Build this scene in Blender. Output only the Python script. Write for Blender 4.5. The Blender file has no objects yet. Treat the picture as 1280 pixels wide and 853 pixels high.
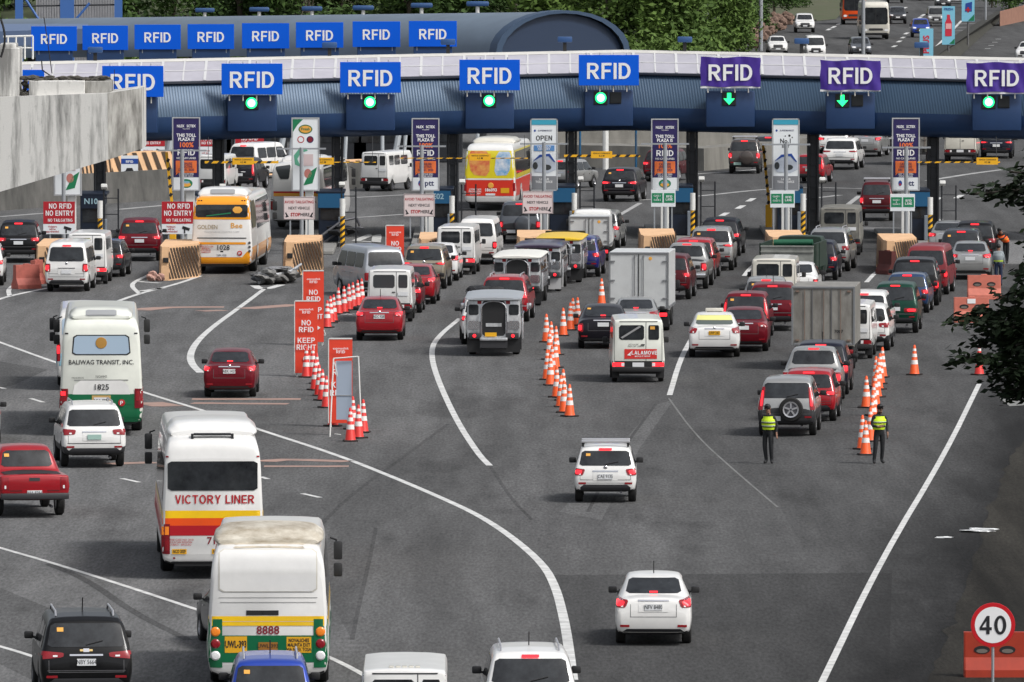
import bpy, bmesh, math, random
from mathutils import Vector, Matrix
from mathutils.bvhtree import BVHTree
R = math.radians
random.seed(7)
SC = bpy.context.scene
COL = SC.collection
# ---------------------------------------------------------------- camera, sky, sun, exposure
CAM_H, F_PX, PITCH = 17.675, 12000.0, R(2.986)
K = F_PX/9000
cd = bpy.data.cameras.new('camera'); cam = bpy.data.objects.new('camera', cd); COL.objects.link(cam)
cam.location = (0, 0, CAM_H); cam.rotation_euler = (math.pi/2 - PITCH, 0, 0)
cd.sensor_width = 36; cd.lens = 36*F_PX/1280; cd.clip_start = 1; cd.clip_end = 8000
SC.camera = cam
world = bpy.data.worlds.new('World'); SC.world = world; world.use_nodes = True
SUN_EL, SUN_AZ = 50, 125          # degrees; azimuth clockwise from +Y (sun on the right, a little behind the camera)
nt = world.node_tree; nt.nodes.clear()
sky = nt.nodes.new('ShaderNodeTexSky'); sky.sky_type = 'NISHITA'; sky.sun_disc = False
sky.sun_elevation = R(SUN_EL); sky.sun_rotation = R(SUN_AZ); sky.dust_density = 4; sky.air_density = 1
hs = nt.nodes.new('ShaderNodeHueSaturation'); hs.inputs['Saturation'].default_value = 0.36
bg = nt.nodes.new('ShaderNodeBackground'); bg.inputs[1].default_value = 0.10
wo = nt.nodes.new('ShaderNodeOutputWorld')
nt.links.new(sky.outputs[0], hs.inputs['Color']); nt.links.new(hs.outputs[0], bg.inputs[0]); nt.links.new(bg.outputs[0], wo.inputs[0])
sl = bpy.data.lights.new('sun', 'SUN'); sl.energy = 1.5; sl.angle = R(11); sl.color = (1, .985, .96)
so = bpy.data.objects.new('sun', sl); COL.objects.link(so)
_d = Vector((math.sin(R(SUN_AZ))*math.cos(R(SUN_EL)), math.cos(R(SUN_AZ))*math.cos(R(SUN_EL)), math.sin(R(SUN_EL))))
so.rotation_euler = _d.to_track_quat('Z', 'Y').to_euler(); so.location = (60, -40, 120)
SC.view_settings.view_transform = 'Standard'; SC.view_settings.look = 'None'; SC.view_settings.gamma = 1
SC.view_settings.exposure = 0.58
# ---------------------------------------------------------------- from picture measurements to metres
def ray(px, py):
    u = (px-640)/F_PX; v = (426.5-py)/F_PX
    return Vector((u, math.cos(PITCH)+v*math.sin(PITCH), -math.sin(PITCH)+v*math.cos(PITCH)))
def G(px, py, z=0.0):
    d = ray(px, py); t = (z-CAM_H)/d.z
    return Vector((d.x*t, d.y*t, z))
def AT(px, py, Y):
    d = ray(px, py); t = Y/d.y
    return Vector((d.x*t, Y, CAM_H+d.z*t))
# ---------------------------------------------------------------- materials
MATS = {}
def srgb(r, g, b):
    f = lambda c: (c/255/12.92) if c <= 10.3 else ((c/255+.055)/1.055)**2.4
    return (f(r), f(g), f(b))
def mat(name, col, rough=.5, metal=0., emis=0., ecol=None, noise=0., nscale=3., coat=0., spec=.5, stretch=(1, 1, 1), mottle=None, bump=0.):
    if name in MATS: return MATS[name]
    m = bpy.data.materials.new(name); m.use_nodes = True; n = m.node_tree; b = n.nodes['Principled BSDF']
    b.inputs['Base Color'].default_value = (*col, 1); b.inputs['Roughness'].default_value = rough; b.inputs['Metallic'].default_value = metal
    b.inputs['Coat Weight'].default_value = coat; b.inputs['Coat Roughness'].default_value = .06; b.inputs['Specular IOR Level'].default_value = spec
    if emis:
        b.inputs['Emission Color'].default_value = (*(ecol or col), 1); b.inputs['Emission Strength'].default_value = emis
    if noise or mottle:
        tc = n.nodes.new('ShaderNodeTexCoord'); mp = n.nodes.new('ShaderNodeMapping'); mp.inputs['Scale'].default_value = stretch
        nz = n.nodes.new('ShaderNodeTexNoise'); nz.inputs['Scale'].default_value = nscale; nz.inputs['Detail'].default_value = 6; nz.inputs['Roughness'].default_value = .65
        n.links.new(tc.outputs['Object'], mp.inputs[0]); n.links.new(mp.outputs[0], nz.inputs[0])
        rp = n.nodes.new('ShaderNodeValToRGB'); rp.color_ramp.elements[0].position = .32; rp.color_ramp.elements[1].position = .68
        lo = mottle if mottle else tuple(c*(1-noise) for c in col); hi = col if mottle else tuple(min(1, c*(1+noise)) for c in col)
        rp.color_ramp.elements[0].color = (*lo, 1); rp.color_ramp.elements[1].color = (*hi, 1)
        n.links.new(nz.outputs[0], rp.inputs[0]); n.links.new(rp.outputs[0], b.inputs['Base Color'])
        if bump:
            bp = n.nodes.new('ShaderNodeBump'); bp.inputs['Strength'].default_value = bump; bp.inputs['Distance'].default_value = .05
            n.links.new(nz.outputs[0], bp.inputs['Height']); n.links.new(bp.outputs[0], b.inputs['Normal'])
    MATS[name] = m; return m
def paint(name, r, g, b, metal=.0, rough=.32, coat=.6):
    c = srgb(r, g, b); d = tuple(x*.88+.004 for x in c)
    return mat('paint_'+name, c, rough, metal, coat=coat if r+g+b > 160 else .12, nscale=1.6, mottle=d, spec=.4 if r+g+b > 160 else .25)
P = {'white': paint('white', 232, 231, 228), 'milk': paint('milk', 228, 230, 220), 'offwhite': paint('offwhite', 214, 210, 198), 'silver': paint('silver', 168, 168, 166, .5), 'gold': paint('gold', 158, 148, 130, .5),
     'grey': paint('grey', 98, 102, 108, .4), 'black': paint('black', 10, 10, 12), 'navy': paint('navy', 16, 19, 36), 'blue': paint('blue', 22, 62, 165, .2), 'dblue': paint('dblue', 30, 36, 110, .2),
     'red': paint('red', 162, 13, 28, .15), 'dred': paint('dred', 106, 11, 27, .2), 'maroon': paint('maroon', 84, 20, 28, .2), 'brown': paint('brown', 84, 76, 72, .4), 'green': paint('green', 14, 62, 48, .2),
     'steelblue': paint('steelblue', 40, 66, 104, .3), 'orangered': paint('orangered', 236, 84, 22), 'yellow': paint('yellow', 250, 202, 22), 'amber': paint('amber', 244, 160, 24), 'brightyellow': paint('brightyellow', 232, 214, 40), 'busgreen': paint('busgreen', 6, 104, 64), 'dgrey': paint('dgrey', 52, 54, 58, .3), 'mblack': paint('mblack', 22, 20, 28, .1)}
GLASS = mat('dark_glass', (.010, .011, .013), .06, 0, spec=.5, mottle=(.036, .040, .044), nscale=2.4)  # pale mottling paints uneven reflections and dim seats into the glass colour
GLASS2 = mat('grey_glass', (.05, .056, .06), .1, 0, spec=.6)
GLASSB = mat('sky_glass', srgb(170, 190, 208), .12, 0, spec=.6)
BLK = mat('black_plastic', (.012, .012, .013), .6)
TRIM = mat('charcoal_trim', (.03, .03, .033), .5)
TYRE = mat('tyre_rubber', (.012, .012, .012), .85)
RIM = mat('alloy_rim', (.55, .55, .57), .35, .7)
DRIM = mat('steel_rim', (.10, .10, .11), .5, .4)
CHROME = mat('chrome', (.72, .72, .74), .18, 1)
STEEL = mat('stainless_steel', (.74, .75, .76), .24, .35, mottle=(.34, .35, .36), nscale=4.5, stretch=(1, 1, .4))
SEAM = mat('panel_gap_grey', (.10, .10, .105), .6)
TAIL = mat('tail_red', (.26, .008, .014), .25, coat=.2)
TAILON = mat('tail_red_lit', (.40, .008, .012), .35, emis=1.5, ecol=(1, .02, .03))
AMBER = mat('amber_lens', (.8, .22, .02), .25, emis=.1)
WHITEL = mat('white_lens', (.8, .8, .8), .2, spec=.6)
PLATE = mat('plate_white', (.72, .73, .74), .4)
PLATEY = mat('plate_yellow', srgb(226, 168, 30), .4)
PLATEG = mat('plate_green', srgb(160, 190, 180), .4)
INK = mat('ink_black', (.015, .015, .018), .5)
INKW = mat('ink_white', (.85, .85, .85), .5)
INKR = mat('ink_red', srgb(178, 26, 34), .5)
INKM = mat('ink_maroon', srgb(128, 24, 40), .5)
INKO = mat('ink_orange', srgb(236, 118, 60), .5)
INKB = mat('ink_blue', srgb(30, 70, 150), .5)
INKG = mat('ink_green', srgb(20, 120, 78), .5)
STICKER = mat('sticker_orange', srgb(232, 168, 70), .5)
# ---------------------------------------------------------------- mesh collecting
class MB:
    def __init__(s): s.v = []; s.f = []; s.m = []
    def add(s, vs, fs, m=0):
        o = len(s.v); s.v += [tuple(v) for v in vs]; s.f += [tuple(i+o for i in f) for f in fs]; s.m += [m]*len(fs); return s
    def box(s, c, d, m=0, bev=0., rz=0., rx=0., ry=0.):
        bm = bmesh.new(); bmesh.ops.create_cube(bm, size=1)
        for v in bm.verts: v.co = Vector((v.co.x*d[0], v.co.y*d[1], v.co.z*d[2]))
        if bev: bmesh.ops.bevel(bm, geom=bm.edges[:], offset=bev, segments=2, affect='EDGES', profile=.5)
        M = Matrix.Translation(c) @ Matrix.Rotation(rz, 4, 'Z') @ Matrix.Rotation(ry, 4, 'Y') @ Matrix.Rotation(rx, 4, 'X')
        bm.verts.ensure_lookup_table(); bm.verts.index_update()
        s.add([M @ v.co for v in bm.verts], [[v.index for v in f.verts] for f in bm.faces], m); bm.free(); return s
    def tube(s, p0, p1, r0, r1=None, n=10, m=0, cap=True):
        p0, p1 = Vector(p0), Vector(p1); r1 = r0 if r1 is None else r1
        q = (p1-p0).to_track_quat('Z', 'Y'); vs = []
        for p, r in ((p0, r0), (p1, r1)):
            for i in range(n): a = 2*math.pi*i/n; vs.append(p+q @ Vector((r*math.cos(a), r*math.sin(a), 0)))
        fs = [(i, (i+1) % n, n+(i+1) % n, n+i) for i in range(n)]
        if cap: fs += [tuple(range(n))[::-1], tuple(range(n, 2*n))]
        return s.add(vs, fs, m)
    def path(s, pts, r, n=8, m=0):
        for a, b in zip(pts, pts[1:]): s.tube(a, b, r, r, n, m)
        return s
    def lathe(s, prof, n=20, axis='Z', c=(0, 0, 0), m=0):
        vs = []; k = len(prof)
        for i in range(n):
            a = 2*math.pi*i/n
            for r, h in prof:
                p = (r*math.cos(a), r*math.sin(a), h)
                if axis == 'X': p = (h, r*math.cos(a), r*math.sin(a))
                if axis == 'Y': p = (r*math.cos(a), h, r*math.sin(a))
                vs.append((p[0]+c[0], p[1]+c[1], p[2]+c[2]))
        fs = []
        for i in range(n):
            j = (i+1) % n
            for q in range(k-1): fs.append((i*k+q, j*k+q, j*k+q+1, i*k+q+1))
        return s.add(vs, fs, m)
    def prism(s, pts, y0, y1, m=0):       # polygon in (x, z) extruded along y
        n = len(pts)
        return s.add([(x, y0, z) for x, z in pts]+[(x, y1, z) for x, z in pts],
                     [tuple(range(n)), tuple(range(n, 2*n))[::-1]]+[(i, n+i, n+(i+1) % n, (i+1) % n) for i in range(n)], m)
    def sheet(s, pts, m=0): return s.add(pts, [tuple(range(len(pts)))], m)
    def blob(s, c, r, m=0, sub=2, jit=0., sc=(1, 1, 1)):
        bm = bmesh.new(); bmesh.ops.create_icosphere(bm, subdivisions=sub, radius=1); bm.verts.index_update()
        s.add([(c[0]+v.co.x*r*sc[0]*(1+random.uniform(-jit, jit)), c[1]+v.co.y*r*sc[1]*(1+random.uniform(-jit, jit)), c[2]+v.co.z*r*sc[2]*(1+random.uniform(-jit, jit))) for v in bm.verts], [[v.index for v in f.verts] for f in bm.faces], m)
        bm.free(); return s
def mk_mesh(name, mb, mats, smooth=False, ang=None):
    me = bpy.data.meshes.new(name); me.from_pydata(mb.v, [], mb.f)
    for mm in mats: me.materials.append(mm)
    me.polygons.foreach_set('material_index', mb.m)
    if smooth: me.polygons.foreach_set('use_smooth', [True]*len(me.polygons))
    bm = bmesh.new(); bm.from_mesh(me); bmesh.ops.recalc_face_normals(bm, faces=bm.faces); bm.to_mesh(me); bm.free()
    if smooth and ang is not None:
        try: me.set_sharp_from_angle(angle=R(ang))
        except Exception: pass
    me.update(); return me
ORD = 'first second third fourth fifth sixth seventh eighth ninth tenth eleventh twelfth thirteenth fourteenth fifteenth sixteenth seventeenth eighteenth nineteenth twentieth'.split()
_TX = {}
def _arc(cx, cy, rx, ry, a0, a1, n=9): return [(cx+rx*math.cos(R(a0+(a1-a0)*i/n)), cy+ry*math.sin(R(a0+(a1-a0)*i/n))) for i in range(n+1)]
_t = .19
GLY = {'I': ([[(0, 0), (_t, 0), (_t, 1), (0, 1)]], _t), 'F': ([[(0, 0), (_t, 0), (_t, .42), (.57, .42), (.57, .58), (_t, .58), (_t, .84), (.64, .84), (.64, 1), (0, 1)]], .64),
 'E': ([[(0, 0), (.68, 0), (.68, .16), (_t, .16), (_t, .43), (.62, .43), (.62, .58), (_t, .58), (_t, .84), (.66, .84), (.66, 1), (0, 1)]], .68), 'L': ([[(0, 0), (.62, 0), (.62, .16), (_t, .16), (_t, 1), (0, 1)]], .62),
 'D': ([[(0, 0), (.34, 0)]+_arc(.34, .5, .42, .5, -90, 90)+[(0, 1)], [(_t, .16), (.33, .16)]+_arc(.33, .5, .235, .34, -90, 90)+[(_t, .84)]], .76),
 'P': ([[(0, 0), (_t, 0), (_t, .38), (.40, .38)]+_arc(.40, .69, .31, .31, -90, 90)+[(0, 1)], [(_t, .53), (.38, .53)]+_arc(.38, .69, .13, .155, -90, 90)+[(_t, .845)]], .71),
 'R': ([[(0, 0), (_t, 0), (_t, .41), (.28, .41), (.55, 0), (.79, 0), (.52, .42)]+_arc(.43, .71, .31, .29, -62, 90)+[(0, 1)], [(_t, .56), (.41, .56)]+_arc(.41, .70, .135, .145, -90, 90)+[(_t, .845)]], .79),
 'N': ([[(0, 0), (_t, 0), (_t, .68), (.58, 0), (.77, 0), (.77, 1), (.58, 1), (.58, .32), (_t, 1), (0, 1)]], .77), 'O': ([_arc(.43, .5, .43, .52, 0, 350, 23), _arc(.43, .5, .235, .36, 0, 350, 23)], .86),
 'C': ([_arc(.43, .5, .43, .52, 42, 318, 18)+_arc(.43, .5, .235, .36, 316, 44, 16)], .80), 'G': ([_arc(.43, .5, .43, .52, 42, 305, 18)+[(.82, .14), (.82, .54), (.46, .54), (.46, .38), (.63, .38), (.63, .24)]+_arc(.43, .5, .235, .36, 300, 46, 16)], .84),
 'K': ([[(0, 0), (_t, 0), (_t, .30), (.31, .43), (.57, 0), (.81, 0), (.44, .58), (.79, 1), (.54, 1), (_t, .56), (_t, 1), (0, 1)]], .80), 'H': ([[(0, 0), (_t, 0), (_t, .42), (.57, .42), (.57, 0), (.76, 0), (.76, 1), (.57, 1), (.57, .59), (_t, .59), (_t, 1), (0, 1)]], .76),
 'T': ([[(.26, 0), (.45, 0), (.45, .84), (.71, .84), (.71, 1), (0, 1), (0, .84), (.26, .84)]], .71), 'Y': ([[(.29, 0), (.48, 0), (.48, .41), (.77, 1), (.55, 1), (.385, .61), (.22, 1), (0, 1), (.29, .41)]], .77), 'V': ([[(.28, 0), (.48, 0), (.76, 1), (.56, 1), (.38, .28), (.20, 1), (0, 1)]], .76),
 'A': ([[(0, 0), (.20, 0), (.27, .21), (.53, .21), (.60, 0), (.80, 0), (.50, 1), (.30, 1)], [(.315, .36), (.40, .66), (.485, .36)]], .80), 'M': ([[(0, 0), (.18, 0), (.18, .72), (.36, 0), (.54, 0), (.72, .72), (.72, 0), (.90, 0), (.90, 1), (.62, 1), (.45, .34), (.28, 1), (0, 1)]], .90), 'U': ([[(0, 1), (0, .36)]+_arc(.38, .36, .38, .38, 180, 360)+[(.76, 1), (.57, 1), (.57, .36)]+_arc(.38, .36, .19, .21, 360, 180)+[(_t, 1)]], .76),
 '4': ([[(.36, 0), (.54, 0), (.54, .22), (.66, .22), (.66, .38), (.54, .38), (.54, 1), (.38, 1), (0, .38), (0, .22), (.36, .22)], [(.36, .38), (.36, .72), (.14, .38)]], .66), '0': ([_arc(.33, .5, .33, .52, 0, 350, 23), _arc(.33, .5, .15, .37, 0, 350, 23)], .66), ' ': ([], .30)}
def block_mb(s, size, align, sx):
    cu = bpy.data.curves.new('t', 'CURVE'); cu.dimensions = '2D'; cu.fill_mode = 'BOTH'; H = .73*size; lines = s.split('\n')
    for li, ln in enumerate(lines):
        wd = sum(GLY[c][1] for c in ln)+.13*(len(ln)-1); x = -wd/2 if align == 'CENTER' else 0; y0 = (len(lines)-1)*.45*size-li*.9*size-H/2
        for c in ln:
            for lp in GLY[c][0]:
                sp = cu.splines.new('POLY'); sp.points.add(len(lp)-1); sp.use_cyclic_u = True
                for p, (a, b) in zip(sp.points, lp): p.co = ((x+a)*H*sx, y0+b*H, 0, 1)
            x += GLY[c][1]+.13
    o = bpy.data.objects.new('t', cu); COL.objects.link(o); me = o.to_mesh(); out = ([(v.co.x, v.co.y) for v in me.vertices], [tuple(p.vertices) for p in me.polygons]); o.to_mesh_clear(); bpy.data.objects.remove(o); bpy.data.curves.remove(cu); return out
def text_mb(s, size, bold=0., align='CENTER', sx=1.0):
    key = (s, size, bold, align, sx)
    if key in _TX: return _TX[key]
    if bold >= .018 and all(c in GLY or c == '\n' for c in s): _TX[key] = block_mb(s, size, align, sx); return _TX[key]
    cu = bpy.data.curves.new('t', 'FONT'); cu.body = s; cu.size = size; cu.align_x = align; cu.align_y = 'CENTER'; cu.resolution_u = 2; cu.offset = bold*size
    cu.space_line = .9
    o = bpy.data.objects.new('t', cu); COL.objects.link(o)
    me = o.to_mesh(); vs = [(v.co.x*sx, v.co.y) for v in me.vertices]; fs = [tuple(p.vertices) for p in me.polygons]
    o.to_mesh_clear(); bpy.data.objects.remove(o); bpy.data.curves.remove(cu)
    _TX[key] = (vs, fs); return _TX[key]
# ---------------------------------------------------------------- things made of parts
class Model:
    def __init__(s): s.parts = []; s.bvh = None
    def add(s, name, mb, mats, parent=None, smooth=False, ang=35, label=None):
        mats = mats if isinstance(mats, list) else [mats]
        real = [P['white'] if m == 'PAINT' else m for m in mats]
        me = mk_mesh(name, mb, real, smooth, ang)
        s.parts.append((name, me, [i for i, m in enumerate(mats) if m == 'PAINT'], parent, label)); return len(s.parts)-1
    def set_bvh(s, mb): s.bvh = BVHTree.FromPolygons([Vector(v) for v in mb.v], mb.f)
    def hit(s, a, b, mode, off):
        # mode R: cast +y from behind, (a,b)=(x,z); F: cast -y from front; L/Q: side casts, (a,b)=(y,z); T: cast down, (a,b)=(x,y)
        for k in range(26):
            if mode == 'R': o, d = Vector((a, -30, b)), Vector((0, 1, 0))
            elif mode == 'F': o, d = Vector((a, 60, b)), Vector((0, -1, 0))
            elif mode == 'L': o, d = Vector((-30, a, b)), Vector((1, 0, 0))
            elif mode == 'Q': o, d = Vector((30, a, b)), Vector((-1, 0, 0))
            else: o, d = Vector((a, b, 30)), Vector((0, 0, -1))
            h = s.bvh.ray_cast(o, d)
            if h[0] is not None:
                n = h[1]
                if n.dot(d) > 0: n = -n
                return h[0]+(n-d).normalized()*off
            if mode in 'RF': a *= .975; b += (.72-b)*.03 if b < .72 else -.004
            else: b += (.8-b)*.03
        return o+d*30
    def decal(s, name, quad, m, mode='R', off=.008, n=(14, 8), parent=None, cut=True, label=None):
        # quad: bottom-left, bottom-right, top-right, top-left
        (ax, ay), (bx, by), (cx, cy), (dx, dy) = quad; vs = []; fs = []; nx, ny = n; cut = cut and nx > 3 and ny > 2
        for j in range(ny+1):
            v = j/ny
            for i in range(nx+1):
                u = i/nx
                x = (1-v)*((1-u)*ax+u*bx)+v*((1-u)*dx+u*cx); y = (1-v)*((1-u)*ay+u*by)+v*((1-u)*dy+u*cy)
                vs.append(s.hit(x, y, mode, off))
        id = lambda i, j: j*(nx+1)+i
        for j in range(ny):
            for i in range(nx):
                q = [id(i, j), id(i+1, j), id(i+1, j+1), id(i, j+1)]
                if cut:
                    if (i, j) == (0, 0): q.pop(0)
                    elif (i, j) == (nx-1, 0): q.pop(1)
                    elif (i, j) == (nx-1, ny-1): q.pop(2)
                    elif (i, j) == (0, ny-1): q.pop(3)
                fs.append(q)
        return s.add(name, MB().add(vs, fs), m, parent, smooth=True, ang=60, label=label)
    def rect(s, name, x0, x1, z0, z1, m, mode='R', **k): return s.decal(name, [(x0, z0), (x1, z0), (x1, z1), (x0, z1)], m, mode, **k)
    def pair(s, name, x0, x1, z0, z1, m, **k):
        a = s.rect(name, x0, x1, z0, z1, m, **k); b = s.rect(name, -x1, -x0, z0, z1, m, **k); return a, b
    def text(s, txt, x, z, size, m, mode='R', off=.014, bold=.0, sx=1.0, parent=None, name='lettering', align='CENTER'):
        vs, fs = text_mb(txt, size, bold, align, sx); out = []
        for a, b in vs:
            if mode == 'L': out.append(s.hit(x-a, z+b, 'L', off))
            elif mode == 'F': out.append(s.hit(x-a, z+b, 'F', off))
            else: out.append(s.hit(x+a, z+b, mode, off))
        return s.add(name, MB().add(out, fs), m, parent)
    def flat_text(s, txt, x, y, z, size, m, bold=.0, sx=1.0, parent=None, name='lettering', align='CENTER', rz=0.):
        vs, fs = text_mb(txt, size, bold, align, sx)
        c, sn = math.cos(rz), math.sin(rz)
        return s.add(name, MB().add([(x+a*c-b*sn, y, z+a*sn+b*c) for a, b in vs], fs), m, parent)
    def inst(s, name, loc, rz=0., pnt=None, label='', cat='', group=None, scale=1., kind=None):
        if len(s.parts) == 0: return None
        r = bpy.data.objects.new(name, None); COL.objects.link(r); r.empty_display_size = .2
        r.location = loc; r.rotation_euler = (0, 0, rz); r.scale = (scale,)*3 if not isinstance(scale, tuple) else scale
        r['label'] = label; r['category'] = cat
        if group: r['group'] = group
        obs = []
        for nm, me, pi, par, lab in s.parts:
            o = bpy.data.objects.new(nm, me); COL.objects.link(o); o.parent = r if par is None else obs[par]
            if lab: o['label'] = lab
            if pnt is not None:
                for i in pi: o.material_slots[i].link = 'OBJECT'; o.material_slots[i].material = pnt
            obs.append(o)
        return r
def single(name, mb, mats, label, cat, group=None, kind=None, smooth=False, loc=(0, 0, 0), rz=0.):
    o = bpy.data.objects.new(name, mk_mesh(name, mb, mats if isinstance(mats, list) else [mats], smooth, 40)); COL.objects.link(o)
    o.location = loc; o.rotation_euler = (0, 0, rz)
    if kind: o['kind'] = kind
    if kind != 'structure':
        o['label'] = label; o['category'] = cat
    if group: o['group'] = group
    return o
# ================================================================ VEHICLES
def chaikin(pts, k, closed):
    out = []; n = len(pts)
    rng = range(n if closed else n-1)
    if not closed: out.append(pts[0])
    for i in rng:
        a, b = pts[i], pts[(i+1) % n]
        p = tuple(a[j]*(1-k)+b[j]*k for j in range(3)); q = tuple(a[j]*k+b[j]*(1-k) for j in range(3))
        out += [p, q]
    if not closed: out.append(pts[-1])
    return out
def loft(rings, kr=.2, ky=.2, it=2):
    for _ in range(it): rings = [chaikin(r, kr, True) for r in rings]
    m = len(rings[0]); cols = [[r[i] for r in rings] for i in range(m)]
    for _ in range(it): cols = [chaikin(c, ky, False) for c in cols]
    n = len(cols[0]); mb = MB(); vs = [cols[i][j] for j in range(n) for i in range(m)]
    fs = [(j*m+i, j*m+(i+1) % m, (j+1)*m+(i+1) % m, (j+1)*m+i) for j in range(n-1) for i in range(m)]
    fs += [tuple(range(m))[::-1], tuple((n-1)*m+i for i in range(m))]
    mb.add(vs, fs); return mb
def body_loft(W, st, axles=(), AR=.36, clad=0., kr=.17, ky=.2, it=2, archtop=None):
    """st rows: y, z bottom, z belt, z top, width factor, top width factor"""
    def at(y):
        for a, b in zip(st, st[1:]):
            if a[0] <= y <= b[0]:
                t = (y-a[0])/(b[0]-a[0]); return [a[i]*(1-t)+b[i]*t for i in range(6)]
        return list(st[0] if y < st[0][0] else st[-1])
    ys = [r[0] for r in st]; arch = {}
    for ax in axles:
        for d, h in ((-AR*1.22, None), (-AR*1.05, .30), (-AR*.8, .72), (0, 1.02), (AR*.8, .72), (AR*1.05, .30), (AR*1.22, None)):
            arch[round(ax+d, 4)] = h
    ys = [y for y in ys if all(abs(y-a) > .05 for a in arch)]+[a for a in arch if st[0][0] < a < st[-1][0]]
    rings = []; hw = W/2
    for y in sorted(ys):
        _, zb, zl, zt, wf, wt = at(y)
        if arch.get(y) is not None: zb = max(zb, AR*1.9*arch[y])
        w = hw*wf; zm = max(zb+.06, min(zl-.12, zb*.5+zl*.5)) if zl-zb > .25 else (zb+zl)/2
        tp = hw*wt
        half = [(0, zb), (.93*w, zb), (w, zm), (.975*w, zl), (tp, zt-.035), (.6*tp, zt), (0, zt+.012)]
        rings.append([(x, y, z) for x, z in half]+[(-x, y, z) for x, z in half[-2:0:-1]])
    mb = loft(rings, kr, ky, it)
    for i, f in enumerate(mb.f):
        c = sum((Vector(mb.v[k]) for k in f), Vector())/len(f)
        nrm = Vector((0, 0, 0))
        a, b, d = (Vector(mb.v[k]) for k in f[:3]); nrm = (b-a).cross(d-a)
        if nrm.length > 1e-9 and abs(nrm.normalized().z) > .7 and c.z < st[3][2]*.6: mb.m[i] = 1
        elif c.z < clad: mb.m[i] = 2
    return mb
def wheel(m, x, y, r, w=.2, rim=RIM):
    s = 1 if x > 0 else -1
    t = MB().lathe([(r*.6, -w*.5), (r*.92, -w*.5), (r, -w*.34), (r, w*.34), (r*.92, w*.5), (r*.6, w*.5)], 20, 'X', (x, y, r))
    i = m.add('wheel', t, TYRE, smooth=True)
    g = MB().lathe([(0, s*w*.40), (r*.2, s*w*.42), (r*.22, s*w*.3), (r*.56, s*w*.34), (r*.62, s*w*.45), (r*.62, -s*w*.45), (0, -s*w*.45)], 16, 'X', (x, y, r))
    for k in range(5):
        a = 2*math.pi*k/5
        g.box((x+s*w*.40, y+r*.36*math.cos(a), r+r*.36*math.sin(a)), (.02, r*.5, r*.16), rx=a)
    m.add('rim', g, rim, i, smooth=True)
PROF = {
 'sedan': dict(L=4.4, W=1.70, H=1.49, ax=.95, wb=2.55, r=.30, st=[(0, .40, .70, .80, .86, .62), (.04, .31, .86, .97, .95, .72), (.10, .27, .93, 1.05, .98, .80), (.46, .24, .95, 1.08, 1, .80), (.60, .24, .95, 1.09, 1, .78), (1.28, .22, .96, 1.42, 1, .70), (1.62, .22, .96, 1.475, 1, .70), (2.3, .22, .95, 1.49, 1, .70), (2.72, .22, .94, 1.45, 1, .69), (3.45, .22, .94, 1.03, .99, .74), (4.08, .25, .82, .90, .95, .72), (4.33, .28, .68, .76, .86, .6), (4.4, .36, .58, .64, .74, .5)]),
 'suv': dict(L=4.8, W=1.85, H=1.82, ax=1.0, wb=2.75, r=.38, st=[(0, .50, .80, .90, .88, .70), (.04, .43, .98, 1.06, .96, .82), (.09, .39, 1.06, 1.17, .985, .85), (.17, .37, 1.09, 1.30, 1, .88), (.38, .36, 1.10, 1.69, 1, .81), (.56, .36, 1.10, 1.78, 1, .79), (1.2, .36, 1.10, 1.82, 1, .785), (2.7, .36, 1.10, 1.80, 1, .78), (3.0, .36, 1.10, 1.74, 1, .77), (3.75, .36, 1.08, 1.18, .99, .80), (4.5, .40, .98, 1.05, .95, .78), (4.75, .45, .85, .92, .86, .66), (4.8, .52, .74, .80, .72, .5)]),
 'van': dict(L=4.9, W=1.76, H=1.98, ax=1.05, wb=2.6, r=.34, st=[(0, .42, .86, .96, .90, .84), (.04, .33, 1.10, 1.22, .985, .93), (.08, .30, 1.12, 1.42, 1, .91), (.26, .28, 1.12, 1.88, 1, .83), (.48, .28, 1.12, 1.96, 1, .81), (1.2, .28, 1.12, 1.98, 1, .81), (3.6, .28, 1.12, 1.98, 1, .81), (3.95, .28, 1.1, 1.88, 1, .81), (4.55, .28, 1.02, 1.12, .97, .84), (4.85, .34, .9, .96, .9, .72), (4.9, .5, .8, .84, .8, .6)]),
 'pickup': dict(L=5.25, W=1.86, H=1.80, ax=1.25, wb=3.1, r=.39, st=[(0, .58, .95, 1.03, .92, .88), (.03, .50, 1.05, 1.12, .98, .94), (.08, .46, 1.09, 1.15, 1, .95), (1.5, .44, 1.09, 1.15, 1, .95), (1.62, .42, 1.09, 1.18, 1, .84), (1.92, .42, 1.10, 1.68, 1, .72), (2.15, .42, 1.10, 1.79, 1, .70), (3.0, .42, 1.10, 1.79, 1, .70), (3.25, .42, 1.10, 1.73, 1, .73), (3.95, .42, 1.08, 1.18, .99, .80), (4.9, .45, 1.0, 1.06, .95, .78), (5.18, .5, .88, .94, .86, .66), (5.25, .56, .78, .82, .72, .5)]),
}
def scaled_prof(kind, L=None, W=None, H=None, r=None):
    p = PROF[kind]; L = L or p['L']; W = W or p['W']; H = H or p['H']; fy = L/p['L']; fz = H/p['H']
    st = [(a*fy, b*(fz if fz < 1 else 1), c*fz, d*fz, e, g) for a, b, c, d, e, g in p['st']]
    return L, W, H, p['ax']*fy, p['wb']*fy, r or p['r'], st, fy, fz
_CARS = {}
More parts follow.
